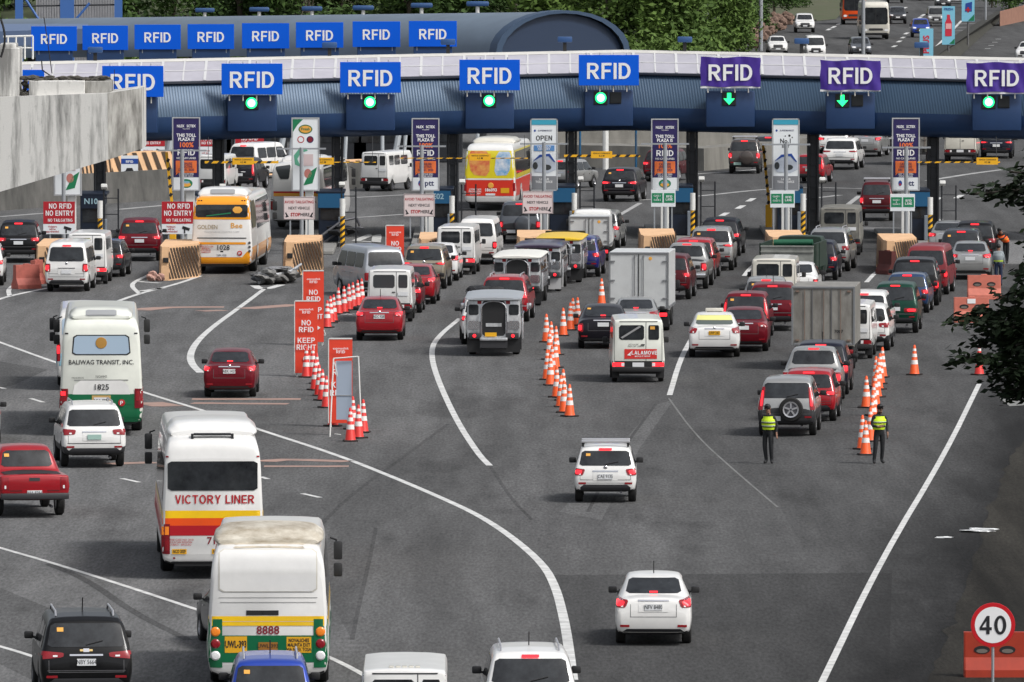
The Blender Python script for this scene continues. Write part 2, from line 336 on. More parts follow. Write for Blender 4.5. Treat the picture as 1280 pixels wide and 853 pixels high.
def car(kind, L=None, W=None, H=None, r=None, lights='wrap', lit=True, brake=True, rails=False, spare=False, rack=False, plate='white', ptext=None, clad=0., spoiler=False, rim=RIM, chrome=True, sticker=False, emblem=None, glass=None, barlight=False, antenna=False, taxi=False):
    key = (kind, L, W, H, r, lights, lit, brake, rails, spare, rack, plate, ptext, clad, spoiler, rim.name, chrome, sticker, emblem, glass.name if glass else '', barlight, antenna, taxi)
    if key in _CARS: return _CARS[key]
    m = Model(); L, W, H, ax, wb, r, st, fy, fz = scaled_prof(kind, L, W, H, r)
    st = [(a-ax,)+b[0:] if False else (a-ax, *b) for a, *b in st]; h = W/2; o = -ax
    mb = body_loft(W, st, (0, wb), r*1.12, clad)
    m.add('body', mb, ['PAINT', BLK, TRIM], smooth=True, ang=50); m.set_bvh(mb)
    gl = glass or GLASS; TL = TAILON if lit else TAIL
    # glazing
    if kind == 'sedan':
        m.decal('rear_window', [(-h*.73, 1.115*fz), (h*.73, 1.115*fz), (h*.635, 1.41*fz), (-h*.635, 1.41*fz)], gl)
        for q in ('L', 'Q'):
            m.decal('side_window', [(o+1.35*fy, .99*fz), (o+2.15*fy, .98*fz), (o+2.15*fy, 1.38*fz), (o+1.62*fy, 1.37*fz)], gl, q)
            m.decal('side_window', [(o+2.22*fy, .98*fz), (o+3.15*fy, .97*fz), (o+2.78*fy, 1.36*fz), (o+2.22*fy, 1.38*fz)], gl, q)
        m.decal('windshield', [(-h*.70, 1.08*fz), (h*.70, 1.08*fz), (h*.60, 1.40*fz), (-h*.60, 1.40*fz)], gl, 'F')
        zt, zlow = 1.02*fz, .30
    elif kind == 'pickup':
        m.decal('rear_window', [(-h*.74, 1.25), (h*.74, 1.25), (h*.64, 1.66), (-h*.64, 1.66)], gl)
        for q in ('L', 'Q'):
            m.decal('side_window', [(o+1.95, 1.13), (o+2.75, 1.13), (o+2.75, 1.62), (o+2.1, 1.62)], gl, q)
            m.decal('side_window', [(o+2.82, 1.13), (o+3.75, 1.12), (o+3.3, 1.62), (o+2.82, 1.62)], gl, q)
        m.decal('windshield', [(-h*.76, 1.24), (h*.76, 1.24), (h*.66, 1.68), (-h*.66, 1.68)], gl, 'F')
        m.rect('cargo_bed', -h*.80, h*.80, o+.10, o+1.50, BLK, 'T', off=.012, n=(4, 6))
        zt, zlow = 1.06, .52
    elif kind == 'van':
        m.decal('rear_window', [(-h*.82, 1.22*fz), (h*.82, 1.22*fz), (h*.74, 1.78*fz), (-h*.74, 1.78*fz)], gl, n=(18, 10))
        for q in ('L', 'Q'):
            for a, b in ((.4, 1.5), (1.58, 2.75)):
                m.rect('side_window', o+a*fy, o+b*fy, 1.16*fz, 1.72*fz, gl, q)
            m.decal('side_window', [(o+2.85*fy, 1.14*fz), (o+4.1*fy, 1.12*fz), (o+3.7*fy, 1.72*fz), (o+2.85*fy, 1.72*fz)], gl, q)
        m.decal('windshield', [(-h*.82, 1.18*fz), (h*.82, 1.18*fz), (h*.74, 1.80*fz), (-h*.74, 1.80*fz)], gl, 'F')
        zt, zlow = 1.1, .36
    else:
        m.decal('rear_window', [(-h*.84, 1.20*fz), (h*.84, 1.20*fz), (h*.745, 1.66*fz), (-h*.745, 1.66*fz)], gl, n=(18, 10))
        for q in ('L', 'Q'):
            m.decal('side_window', [(o+.42*fy, 1.16*fz), (o+1.05*fy, 1.13*fz), (o+1.05*fy, 1.62*fz), (o+.62*fy, 1.60*fz)], gl, q)
            m.rect('side_window', o+1.12*fy, o+2.05*fy, 1.13*fz, 1.63*fz, gl, q)
            m.decal('side_window', [(o+2.12*fy, 1.13*fz), (o+3.5*fy, 1.12*fz), (o+3.05*fy, 1.62*fz), (o+2.12*fy, 1.63*fz)], gl, q)
        m.decal('windshield', [(-h*.76, 1.24*fz), (h*.76, 1.24*fz), (h*.66, 1.70*fz), (-h*.66, 1.70*fz)], gl, 'F')
        zt, zlow = 1.10*fz, .46*min(1, fz)
    # tail lights
    def tl(q, **k):
        for s in (1, -1):
            i = m.decal('taillight', [(s*a, b) for a, b in q], TAIL, off=.012, n=(10, 6), **k)
            if lit:
                mx_, mz_ = sum(a for a, b in q)/4, sum(b for a, b in q)/4; fx, fz_ = (.45, .66) if lights == 'vert' else (.62, .60)
                m.decal('lamp_glow', [(s*(mx_+(a-mx_)*fx+(.02 if lights != 'vert' else 0)), mz_+(b-mz_)*fz_) for a, b in q], TAILON, off=.019, n=(6, 5), parent=i)
            if lights in ('wrap', 'split', 'corner', 'block'):
                (a, b), (c, d) = q[0], q[2]
                m.rect('reversing_lens', *(sorted((s*(a*.75+c*.25), s*(a*.55+c*.45)))), b+(d-b)*.06, b+(d-b)*.32, WHITEL, off=.018, n=(3, 2), parent=i)
    if lights == 'wrap': tl([(h*.60, zt-.13), (h*.985, zt-.15), (h*.99, zt+.03), (h*.56, zt+.0)])
    elif lights == 'corner': tl([(h*.72, zt-.17), (h*.985, zt-.17), (h*.975, zt+.02), (h*.64, zt-.01)])
    elif lights == 'split': tl([(h*.50, zt-.10), (h*.985, zt-.14), (h*.99, zt+.03), (h*.48, zt-.01)])
    elif lights == 'vert': tl([(h*.80, zt-.25), (h*.98, zt-.25), (h*.84, zt+.42), (h*.73, zt+.42)])
    elif lights == 'block': tl([(h*.74, zt-.30), (h*.985, zt-.30), (h*.985, zt+.02), (h*.74, zt+.02)])
    elif lights == 'band': tl([(h*.40, zt-.32), (h*.985, zt-.32), (h*.985, zt-.17), (h*.40, zt-.17)])
    elif lights == 'low': tl([(h*.78, zt-.42), (h*.98, zt-.42), (h*.985, zt-.12), (h*.78, zt-.12)])
    elif lights == 'strip': tl([(h*.56, zt-.06), (h*.985, zt-.08), (h*.99, zt+.02), (h*.52, zt+.01)])
    if barlight:
        m.rect('light_bar', -h*.55, h*.55, zt-.06, zt-.02, TRIM, n=(8, 2), off=.01)
    # boot furniture
    pz = zt-.16 if kind in ('sedan',) else zt-.20
    if kind == 'pickup': pz = .66
    if kind == 'van': pz = .80
    if spare:
        c = (h*.16, o-.10, .86*fz); t = MB().lathe([(.14, .12), (.33, .12), (.36, .08), (.36, -.04), (.33, -.09), (.20, -.10)], 24, 'Y', c)
        i = m.add('spare_wheel', t, TYRE, smooth=True)
        if spare == 'rim':
            t = MB().lathe([(.0, -.10), (.06, -.10), (.21, -.085), (.225, -.11), (.24, -.08)], 20, 'Y', c)
            m.add('rim', t, DRIM, i, smooth=True)
            t = MB()
            for k in range(5): t.box((c[0]+.12*math.cos(k*1.2566+.3), c[1]-.105, c[2]+.12*math.sin(k*1.2566+.3)), (.18, .02, .05), ry=-(k*1.2566+.3))
            t.lathe([(.195, -.115), (.235, -.125), (.24, -.09)], 20, 'Y', c); m.add('spoke', t, RIM, i, smooth=True)
        else:
            t = MB().lathe([(.0, -.17), (.2, -.165), (.32, -.13), (.37, -.06), (.37, .05)], 24, 'Y', c); m.add('wheel_cover', t, 'PAINT', i, smooth=True)
        pz = .55; px = -h*.42
    else: px = 0
    pm = {'white': PLATE, 'yellow': PLATEY, 'green': PLATEG}[plate]
    if not spare: m.rect('number_plate_recess', px-.33, px+.33, pz-.11, pz+.11, 'PAINT', off=.008, n=(6, 3), cut=False)
    y = m.hit(px, pz, 'R', .02).y
    i = m.add('number_plate', MB().box((px, y-.004, pz), (.39, .012, .14)), pm)
    if ptext: m.flat_text(ptext, px, y-.014, pz, .13, INK, .0, .74, i)
    if chrome and not spare: m.rect('garnish', -.34, .34, pz+.125, pz+.16, CHROME, off=.012, n=(6, 1), cut=False)
    if brake:
        if kind == 'sedan': m.rect('brake_light', -.09, .09, 1.125*fz, 1.155*fz, TAILON, off=.016, n=(3, 1), cut=False)
        elif kind != 'pickup':
            zz = (1.70 if kind == 'suv' else 1.83)*fz; m.rect('brake_light', -.17, .17, zz-.02, zz+.025, TAILON, off=.03, n=(3, 1), cut=False)
        else: m.rect('brake_light', -.17, .17, 1.695, 1.725, TAILON, off=.02, n=(3, 1), cut=False)
    if kind != 'pickup':
        m.rect('bumper_valance', -h*.80, h*.80, zlow-.10, zlow+(.09 if kind == 'sedan' else .12), TRIM, off=.01, n=(14, 3))
        m.pair('bumper_reflector', h*.62, h*.86, zlow+.13, zlow+.18, TAIL, off=.012, n=(4, 1))
        for sx_ in (1, -1):
            if kind != 'sedan': m.rect('tailgate_seam', *(sorted((sx_*h*.80, sx_*h*.812))), zlow+.24, zt-.16, SEAM, off=.005, n=(1, 6), cut=False)
            else: m.rect('boot_seam', *(sorted((sx_*h*.585, sx_*h*.598))), zt-.37, zt-.10, SEAM, off=.005, n=(1, 6), cut=False)
            for yd in ((2.18, 3.2) if kind == 'sedan' else (2.08, 3.2)): m.rect('door_seam', o+yd*fy, o+yd*fy+.016, .40, 1.0*fz, TRIM, 'Q' if sx_ > 0 else 'L', off=.005, n=(1, 6), cut=False)
            for yd in (1.75, 2.75): m.rect('door_handle', o+yd*fy, o+yd*fy+.16, zt-.20, zt-.165, CHROME if chrome else TRIM, 'Q' if sx_ > 0 else 'L', off=.02, n=(2, 1), cut=False)
        if kind != 'sedan': m.rect('tailgate_seam', -h*.80, h*.80, zlow+.24, zlow+.252, SEAM, off=.005, n=(12, 1), cut=False)
        m.rect('bumper_crease', -h*(.84 if kind != 'sedan' else .60), h*(.84 if kind != 'sedan' else .60), zt-.38, zt-.368, SEAM, off=.004, n=(10, 1), cut=False)
    else:
        m.add('bumper', MB().box((0, o-.05, .58), (W*.96, .16, .16), bev=.03), CHROME if chrome else TRIM, smooth=True)
        m.rect('tailgate_handle', -.14, .14, .98, 1.06, TRIM, off=.012, n=(3, 1))
        m.rect('tailgate_gap', -h*.70, h*.70, .715, .73, BLK, off=.006, n=(8, 1), cut=False)
        for s in (1, -1): m.rect('tailgate_seam', *(sorted((s*h*.735, s*h*.75))), .73, 1.07, BLK, off=.006, n=(1, 4), cut=False)
    if kind in ('suv', 'van'):
        a = m.hit(0, 1.24*fz, 'R', .02); b = m.hit(.34, 1.32*fz, 'R', .02)
        m.add('wiper', MB().tube(a, b, .012), BLK)
    if sticker: m.rect('sticker', -h*.62, -h*.48, (1.50 if kind != 'sedan' else 1.33)*fz, (1.58 if kind != 'sedan' else 1.38)*fz, STICKER, off=.014, n=(2, 2))
    if emblem == 'bowtie':
        m.rect('emblem', -.13, .13, zt+.015, zt+.055, mat('emblem_gold', (.7, .5, .2), .3, .6), off=.016, n=(3, 1)); m.rect('emblem', -.06, .06, zt-.0, zt+.07, CHROME, off=.02, n=(3, 2))
    elif emblem: m.add('emblem', MB().lathe([(0, -.012), (.04, -.012), (.055, 0)], 14, 'Y', m.hit(0, zt+.03 if kind != 'sedan' else zt-.01, 'R', .006)), CHROME, smooth=True)
    if spoiler:
        y = m.hit(0, 1.64*fz, 'R', 0).y; m.add('spoiler', MB().box((0, y-.02, 1.735*fz), (W*.66, .24, .05), bev=.02), 'PAINT', smooth=True)
    if rails:
        for s in (1, -1):
            x = s*h*.62; t = MB().path([(x, o+.75*fy, H-.05), (x, o+.9*fy, H+.05), (x, o+2.7*fy, H+.04), (x, o+2.9*fy, H-.05)], .022); m.add('roof_rail', t, RIM if rails != 'black' else BLK, smooth=True)
    if rack:
        t = MB()
        for yy in (.7, 1.9): t.box((0, o+yy*fy, H+.10), (W*.78, .16, .06), bev=.02)
        for yy in (.7, 1.9):
            for s in (1, -1): t.box((s*W*.36, o+yy*fy, H+.03), (.06, .1, .14), 1)
        if rack == 'bag':
            t.box((0, o+1.3*fy, H+.10), (W*.76, 1.3, .05)); m.add('roof_rack', t, [TRIM, BLK]); t2 = MB()
            for k in range(9): t2.blob((random.uniform(-.5, .5), o+1.2*fy+random.uniform(-.4, .4), H+.2), random.uniform(.16, .26), jit=.2, sc=(1.3, 1, .6))
            m.add('luggage', t2, BLK)
        else: m.add('roof_rack', t, [RIM, BLK])
    if taxi: m.decal('sun_strip', [(-h*.70, 1.25*fz), (h*.70, 1.25*fz), (h*.645, 1.40*fz), (-h*.645, 1.40*fz)], mat('film_yellow', srgb(226, 222, 140), .3), off=.016, n=(10, 4), cut=False)
    if taxi: i = m.add('roof_light', MB().box((0, o+2.0, H+.07), (.62, .16, .12), bev=.03), P['offwhite'], smooth=True); m.add('base', MB().box((0, o+2.0, H+.0), (.5, .12, .04)), BLK, i)
    if antenna: m.add('antenna', MB().tube((0, o+1.6*fy, H), (0, o+1.45*fy, H+.28), .012), BLK)
    # front
    m.pair('headlight', h*.50, h*.93, (.72 if kind == 'sedan' else .88)*fz, (.84 if kind == 'sedan' else 1.0)*fz, WHITEL, mode='F', off=.012, n=(5, 3))
    m.rect('grille', -h*.46, h*.46, .55*fz, (.80 if kind == 'sedan' else .95)*fz, TRIM, 'F', off=.01)
    zi = .42 if kind == 'sedan' else .60
    m.rect('front_bumper_intake', -h*.66, h*.66, zi, zi+.10, BLK, 'F', off=.016)
    zi += .05; yy = m.hit(0, zi, 'F', .02).y; m.add('front_number_plate', MB().box((0, yy+.012, zi), (.39, .012, .14)), PLATE)
    # mirrors, wheels
    ym = o+(3.1 if kind == 'sedan' else 3.35 if kind == 'suv' else 3.55 if kind == 'pickup' else 4.0)*fy; zm = (.98 if kind == 'sedan' else 1.16)*fz
    for s in (1, -1):
        m.add('wing_mirror', MB().box((s*(h+.07), ym, zm+.03), (.19, .10, .15), bev=.03).tube((s*(h-.06), ym+.02, zm-.02), (s*(h+.06), ym, zm), .025), BLK, smooth=True)
    for y in (0, wb):
        for s in (1, -1): wheel(m, s*(h-.125), y, r, .21, rim)
    if kind in ('suv', 'pickup', 'van'): m.add('exhaust', MB().tube((h*.5, o+.05, .3), (h*.5, o+.5, .3), .035), DRIM)
    m.dim = (L, W, H, ax, wb); _CARS[key] = m; return m

def boxbody(W, y0, y1, z0, z1, tin=.0, rnd=.06, taper=0., zs=None, front=0.):
    """a boxy body with rounded edges"""
    h = W/2; zl = zs or (z0+z1)/2
    st = [(y0, z0+rnd, zl, z1-rnd-.02, (h-rnd)/h, (h-rnd-tin)/h), (y0+rnd*.5, z0, zl, z1-rnd*.3, 1, (h-tin-rnd*.3)/h), (y0+rnd*2+taper, z0, zl, z1, 1, (h-tin)/h), ((y0+y1)/2, z0, zl, z1, 1, (h-tin)/h), (y1-rnd*2-front, z0, zl, z1, 1, (h-tin)/h), (y1-rnd*.5-front*.2, z0, zl, z1-rnd-front*.6, 1, (h-tin-rnd*.3)/h), (y1, z0+rnd, zl*.9, z1-rnd*2-front*.9, (h-rnd)/h, (h-rnd-tin)/h)]
    return st
_MC = {}
def multicab(W=1.62, L=4.0, H=1.95, rear='two', lit=False, sign=None, plate='white', gl=None, bumper='black', banner=False, sidewin=True, dirty=False, led=None, vents=False):
    key = (W, L, H, rear, lit, sign, plate, bumper, banner, sidewin, gl.name if gl else '', led, vents)
    if key in _MC: return _MC[key]
    m = Model(); h = W/2; ax = .75; o = -ax; wb = L-1.6; r = .29; gl = gl or GLASS
    st = boxbody(W, o, L-ax, .36, H, .07, .05, .04, 1.05, .35)
    mb = body_loft(W, st, (0, wb), .33, 0, .1, .18); m.add('body', mb, ['PAINT', BLK, TRIM], smooth=True, ang=40); m.set_bvh(mb)
    z0, z1 = H-.68, H-.20
    if rear == 'two':
        m.rect('rear_window', -h*.72, h*.22, z0, z1, gl); m.rect('rear_window', h*.38, h*.78, z0, z1, gl)
        m.rect('door_seam', h*.28, h*.30, .55, H-.1, TRIM, off=.005, n=(1, 6), cut=False)
    elif rear == 'wide':
        m.rect('rear_window', -h*.75, h*.75, z0, z1, gl); m.rect('door_seam', -.012, .012, .55, z0-.05, TRIM, off=.005, n=(1, 6), cut=False)
    for s in (1, -1): m.rect('door_seam', *(sorted((s*h*.90, s*h*.885))), .55, H-.12, TRIM, off=.005, n=(1, 6), cut=False)
    m.rect('roof_gutter', -h*.93, h*.93, H-.10, H-.075, TRIM, off=.006, n=(8, 1), cut=False)
    for q in ('L', 'Q'):
        if sidewin:
            for a, b in ((.25, .95), (1.05, 1.9)): m.rect('side_window', o+a, o+b, z0, z1, gl, q)
        m.rect('side_window', o+2.05, o+L-1.0, z0, z1-.02, gl, q)
    m.decal('windshield', [(-h*.84, 1.12), (h*.84, 1.12), (h*.78, H-.22), (-h*.78, H-.22)], gl, 'F')
    m.pair('headlight', h*.6, h*.9, .72, .88, WHITEL, mode='F', off=.012, n=(4, 3)); m.rect('grille', -h*.5, h*.5, .72, .88, TRIM, 'F', off=.01)
    i = m.add('bumper', MB().box((0, o-.04, .44), (W*.98, .14, .16), bev=.02), BLK if bumper == 'black' else 'PAINT', smooth=True)
    m.add('underframe', MB().box((0, o+.9, .34), (W*.7, 1.6, .12)), BLK)
    if bumper == 'black': m.rect('bumper_panel', -h*.97, h*.97, .42, .71, BLK, off=.008, n=(12, 4), cut=False)
    TL = TAILON if lit else TAIL
    for s in (1, -1):
        if led == 'vert': a = m.rect('taillight', *(sorted((s*h*.80, s*h*.98))), .62, .95, TL, off=.014, n=(3, 3))
        else: a = m.rect('taillight', *(sorted((s*h*.52, s*h*.96))), .53, .66, TL, off=.014, n=(5, 2))
        m.rect('reversing_lens', *(sorted((s*h*.52, s*h*.63))), .54, .65, WHITEL, off=.02, n=(2, 2), parent=a)
    pz = .60 if not banner else .59; pm = {'white': PLATE, 'yellow': PLATEY, 'green': PLATEG}[plate]; px = 0 if banner or rear != 'two' else h*.58
    if not banner and rear == 'two': pz = z0-.22
    y = m.hit(px, pz, 'R', .015).y
    m.add('number_plate', MB().box((px, y-.004, pz), (.38, .012, .14)), pm)
    m.rect('door_handle', h*.1, h*.24, z0-.18, z0-.14, BLK, off=.02, n=(2, 1), cut=False)
    if sign: m.rect('destination_sign', -h*.7, h*.2, H-.40, H-.22, mat('sign_cream', srgb(222, 216, 160), .5), off=.014, n=(5, 2))
    if banner:
        a = m.rect('banner', -h*.52, h*.70, .78, 1.10, mat('banner_red', srgb(206, 44, 40), .5), off=.012, n=(8, 3), cut=False)
        m.text('LALAMOVE', h*.23, .98, .165, INKW, bold=.03, off=.02, parent=a); m.text('MOVE IT NOW', h*.16, .86, .075, INKW, bold=.01, off=.02, parent=a)
        m.add('emblem', MB().add([m.hit(x, z, 'R', .02) for x, z in ((-h*.42, .90), (-h*.20, 1.07), (-h*.27, .88), (-h*.30, .94))], [(0, 3, 2), (0, 1, 3)]), INKW, a)
        m.text('MAX. CAP. 1,000 KG', -h*.08, 1.19, .075, INK, sx=.8); m.text('NOT FOR HIRE', -h*.18, 1.25, .06, INK, sx=.8); m.rect('sticker', h*.45, h*.62, z1-.14, z1-.04, STICKER, off=.016, n=(2, 2))
        a = m.hit(-h*.68, z0+.06, 'R', .014); b = m.hit(h*.15, z1-.05, 'R', .014)
        m.decal('window_streak', [(-h*.66, z0+.08), (-h*.60, z0+.04), (h*.10, z1-.06), (h*.04, z1-.02)], mat('streak_grey', (.3, .3, .3), .5), off=.013, n=(4, 1), cut=False)
    if vents:
        t = MB()
        for k in range(5): t.box((-.25+k*.125, o+.35, H+.02), (.09, .25, .03), bev=.01)
        m.add('roof_vent', t, P['offwhite'])
    for s in (1, -1): m.add('wing_mirror', MB().box((s*(h+.14), o+L-.95, 1.25), (.16, .08, .2), bev=.03).tube((s*(h-.04), o+L-.9, 1.15), (s*(h+.12), o+L-.95, 1.2), .015), BLK, smooth=True)
    for y in (0, wb):
        for s in (1, -1): wheel(m, s*(h-.11), y, r, .17, DRIM)
    for s in (1, -1): m.add('mudflap', MB().box((s*(h-.14), -.42, .28), (.24, .015, .28)), BLK)
    _MC[key] = m; return m

def roof_unit(m, W, y0, y1, z, h, pm='PAINT', mid=None):
    """rounded air conditioner housing on a bus roof"""
    st = [(y0, z-.02, z+h*.2, z+h*.35, .9, .72), (y0+.15, z-.02, z+h*.4, z+h*.85, .98, .8), (y0+.5, z-.02, z+h*.45, z+h, 1, .82), ((y0+y1)/2, z-.02, z+h*.45, z+h, 1, .82), (y1-.6, z-.02, z+h*.45, z+h*.95, 1, .8), (y1, z-.02, z+h*.15, z+h*.3, .9, .7)]
    mb = body_loft(W, st, kr=.15, ky=.2); mb.m = [0]*len(mb.f)
    i = m.add('roof_air_conditioner', mb, pm, smooth=True, ang=50)
    b = m.bvh; m.set_bvh(mb)
    if mid: m.rect('intake_grille', -W*.24, W*.24, z+h*.25, z+h*.80, mid, off=.012, n=(14, 8), parent=i)
    m.bvh = b; return i
def bus_mirror(m, x, y, z, s):
    t = MB().path([(s*x, y, z+.5), (s*(x+.12), y+.15, z+.45), (s*(x+.16), y+.15, z+.05)], .02)
    t.box((s*(x+.16), y+.1, z+.22), (.19, .1, .40), bev=.04).box((s*(x+.16), y+.1, z-.20), (.19, .1, .30), bev=.04)
    m.add('wing_mirror', t, BLK, smooth=True)
def bus(livery, W=2.5, L=11.5, H=3.3):
    m = Model(); h = W/2; ax = 3.0; o = -ax; wb = L-5.6; r = .5
    st = [(o, .62, 1.4, H-.55, .95, .86), (o+.05, .42, 1.4, H-.28, .99, .91), (o+.16, .36, 1.4, H-.12, 1, .90), (o+.45, .34, 1.4, H-.02, 1, .88), (o+1, .34, 1.4, H, 1, .88), (o+L*.5, .34, 1.4, H, 1, .88), (o+L-1.3, .34, 1.4, H, 1, .88), (o+L-.5, .34, 1.4, H-.12, 1, .88), (o+L-.15, .36, 1.3, H-.55, .99, .90), (o+L, .5, 1.2, H-1.1, .92, .84)]
    if livery == 'golden': st = [(a-(.0 if k else .0), b, c, d, e, f) for k, (a, b, c, d, e, f) in enumerate(st)]
    mb = body_loft(W, st, (0, wb), .56, 0, .16, .2); m.add('body', mb, ['PAINT', BLK, TRIM], smooth=True, ang=50); m.set_bvh(mb)
    fr = lambda z0, z1, mt, nm='stripe', off=.008, x=.985: (m.rect(nm, -h*x, h*x, z0, z1, mt, off=off, n=(24, 8), cut=False), [m.rect(nm, o+.04, o+L*.97, z0, z1, mt, q, off=off, n=(40, 3), cut=False) for q in ('L', 'Q')])
    sw = lambda z0, z1, a=.5, b=.93, mt=GLASS: [m.rect('side_window', o+L*a/ L if False else o+a, o+L*b, z0, z1, mt, q, off=.012, n=(24, 3)) for q in ('L', 'Q')]
    m.rect('windshield', -h*.9, h*.9, 1.45, H-.55, GLASS, 'F', off=.012)
    m.pair('headlight', h*.6, h*.92, .75, .98, WHITEL, mode='F', off=.012, n=(4, 3))
    m.rect('front_bumper', -h*.95, h*.95, .5, .7, TRIM, 'F', off=.012)
    def lamps3(x, z, n=3, pm=None, cols=None):
        for s in (1, -1):
            i = m.rect('taillight', *(sorted((s*(x-.14), s*(x+.14)))), z-.2, z+n*.27, pm or TRIM, off=.014, n=(3, 6))
            for k in range(n):
                c = m.hit(s*x, z+.05+k*.25, 'R', .02); m.add('lamp', MB().lathe([(0, -.03), (.07, -.025), (.10, 0)], 14, 'Y', c), (cols or [WHITEL, TAIL, AMBER])[k % 3], i, smooth=True)
    if livery == '8888':
        m.rect('rear_panel', -h*.80, h*.80, 2.12, 3.0, P['offwhite'], off=.01, n=(22, 14)); m.rect('rear_panel', -h*.78, h*.78, 2.135, 2.985, P['white'], off=.016, n=(22, 14))
        m.rect('panel_groove', -h*.8, h*.8, 2.0, 2.012, P['silver'], off=.008, n=(10, 1)); m.rect('panel_groove', -h*.78, h*.78, 1.9, 1.912, P['silver'], off=.008, n=(10, 1))
        for x in (-.28, .05): m.rect('vent', x-.17, x+.17, 1.64, 1.74, BLK, off=.01, n=(3, 2), cut=False)
        fr(1.42, 1.62, P['yellow']); fr(.66, 1.22, P['busgreen'])
        m.rect('panel_groove', -h*.74, h*.74, 1.505, 1.515, P['offwhite'], off=.012, n=(10, 1))
        m.text('8888', 0, 1.32, .24, INKM, bold=.015)
        lamps3(h*.85, .75, 3, P['busgreen'])
        i = m.rect('number_board', -h*.70, -h*.34, .86, 1.20, PLATEY, off=.014, n=(4, 2), cut=False); m.text('UWL-393', -h*.52, 1.03, .20, INK, bold=.03, sx=.55, parent=i, off=.02)
        i = m.rect('notice_board', h*.30, h*.70, .86, 1.19, PLATEY, off=.014, n=(4, 2), cut=False); m.text('NOVALICHES\nMALINTA EXIT\nVIA NLEX TOSA', h*.5, 1.02, .105, INK, bold=.02, sx=.68, parent=i, off=.02)
        i = m.rect('number_plate', -.2, .2, .92, 1.08, mat('plate_rust', srgb(150, 100, 30), .6), off=.02, n=(2, 2), cut=False); m.text('UWL 393', 0, 1.0, .11, INK, parent=i, off=.026)
        sw(1.75, 2.7); roof_unit(m, 2.3, o+.5, o+3.6, H-.03, .33, mat('roof_unit_dirty', srgb(212, 206, 192), .55, mottle=srgb(150, 138, 118), nscale=2.2, stretch=(1, .4, 3)))
        m.rect('roof_dirt', -h*.80, h*.84, o+.2, o+1.3, mat('roof_dirt', srgb(186, 176, 158), .7, noise=.25, nscale=3), 'T', off=.01, n=(6, 4))
    if livery == 'victory':
        fr(1.48, 1.66, P['yellow']); fr(1.30, 1.48, P['orangered']) ; fr(1.06, 1.30, mat('stripe_red', srgb(170, 14, 30), .35), x=.985)
        m.rect('rear_window', -h*.86, h*.86, 2.14, 2.84, GLASS, off=.014, n=(24, 14)); m.text('VICTORY LINER', 0.05, 1.93, .28, INKR, bold=.02, sx=.95)
        for s in (1, -1):
            i = m.rect('taillight', *(sorted((s*h*.82, s*h*.98))), .62, 1.34, mat('lamp_panel_red', srgb(120, 12, 26), .3), off=.016, n=(3, 6))
            m.rect('lamp', *(sorted((s*h*.84, s*h*.97))), 1.08, 1.28, AMBER, off=.022, n=(2, 2), parent=i); m.rect('lamp', *(sorted((s*h*.84, s*h*.97))), .7, .95, TAIL, off=.022, n=(2, 2), parent=i)
        m.text('7135', h*.08, .93, .24, INKM, bold=.02)
        i = m.rect('number_board', -h*.78, -h*.50, .62, .74, PLATEY, off=.014, n=(3, 1), cut=False); m.text('NCO 2029', -h*.64, .68, .11, INK, bold=.02, sx=.6, parent=i, off=.02)
        i = m.rect('number_plate', -.02, .34, .62, .74, PLATEY, off=.014, n=(3, 1), cut=False); m.text('NCO 2029', .16, .68, .11, INK, bold=.02, sx=.62, parent=i, off=.02)
        m.text('LTFRB CASE NO. 2018\nBULACAN REGION\nCUBAO - BAGUIO', -h*.62, .90, .065, INKR)
        m.pair('marker_lamp', h*.84, h*.94, 2.93, 2.97, TAIL, off=.012, n=(2, 1)); m.rect('bumper_line', -h*.95, h*.95, .40, .44, TRIM, off=.012, n=(10, 1)); m.pair('reflector', h*.72, h*.76, .50, .545, TAIL, off=.014, n=(1, 1))
        sw(1.8, 2.75); roof_unit(m, 2.2, o+.6, o+4.0, H-.03, .36, P['white'])
        t = MB().box((0, o+.34, H+.02), (.9, .2, .05), bev=.015).box((-.48, o+.34, H-.04), (.06, .2, .14)).box((.48, o+.34, H-.04), (.06, .2, .14)); m.add('roof_handle', t, [BLK])
    if livery == 'baliwag':
        m.decal('rear_window', [(-h*.70, 2.42), (h*.70, 2.42), (h*.66, 3.02), (-h*.66, 3.02)], BLK, off=.01, n=(18, 10)); m.decal('rear_window', [(-h*.67, 2.45), (h*.67, 2.45), (h*.63, 2.99), (-h*.63, 2.99)], GLASSB, off=.018, n=(18, 10))
        m.add('emblem', MB().lathe([(0, -.02), (.16, -.015), (.17, 0)], 18, 'Y', m.hit(0, 2.78, 'R', .02)), mat('emblem_brown', srgb(178, 132, 60), .5), smooth=True)
        m.text('BALIWAG TRANSIT, INC.', 0, 2.20, .19, INK, bold=.008, sx=.92)
        fr(.42, 1.26, P['busgreen']); m.decal('engine_cover', [(-h*.72, .98), (h*.72, .98), (h*.62, 1.66), (-h*.62, 1.66)], P['white'], off=.014, n=(10, 5))
        m.rect('engine_cover_edge', -h*.64, h*.64, 1.66, 1.69, P['silver'], off=.012, n=(8, 1)); m.rect('engine_cover_lower', -h*.70, h*.70, .95, 1.25, P['busgreen'], off=.018, n=(8, 2), cut=False)
        m.text('1825', 0, 1.46, .24, INK, bold=.012, off=.035); m.text('NOAHS', 0, 1.78, .10, INK, off=.035); m.text('PANDEROS', -h*.56, 1.74, .07, INK, off=.035)
        i = m.rect('number_board', -.28, .28, .90, 1.22, mat('board_tan', srgb(196, 160, 100), .5), off=.026, n=(3, 2)); i = m.rect('number_plate', -.22, .22, .98, 1.16, PLATE, off=.034, n=(3, 2), parent=i); m.text('AGA 8950', 0, 1.07, .11, INK, bold=.01, parent=i, off=.042)
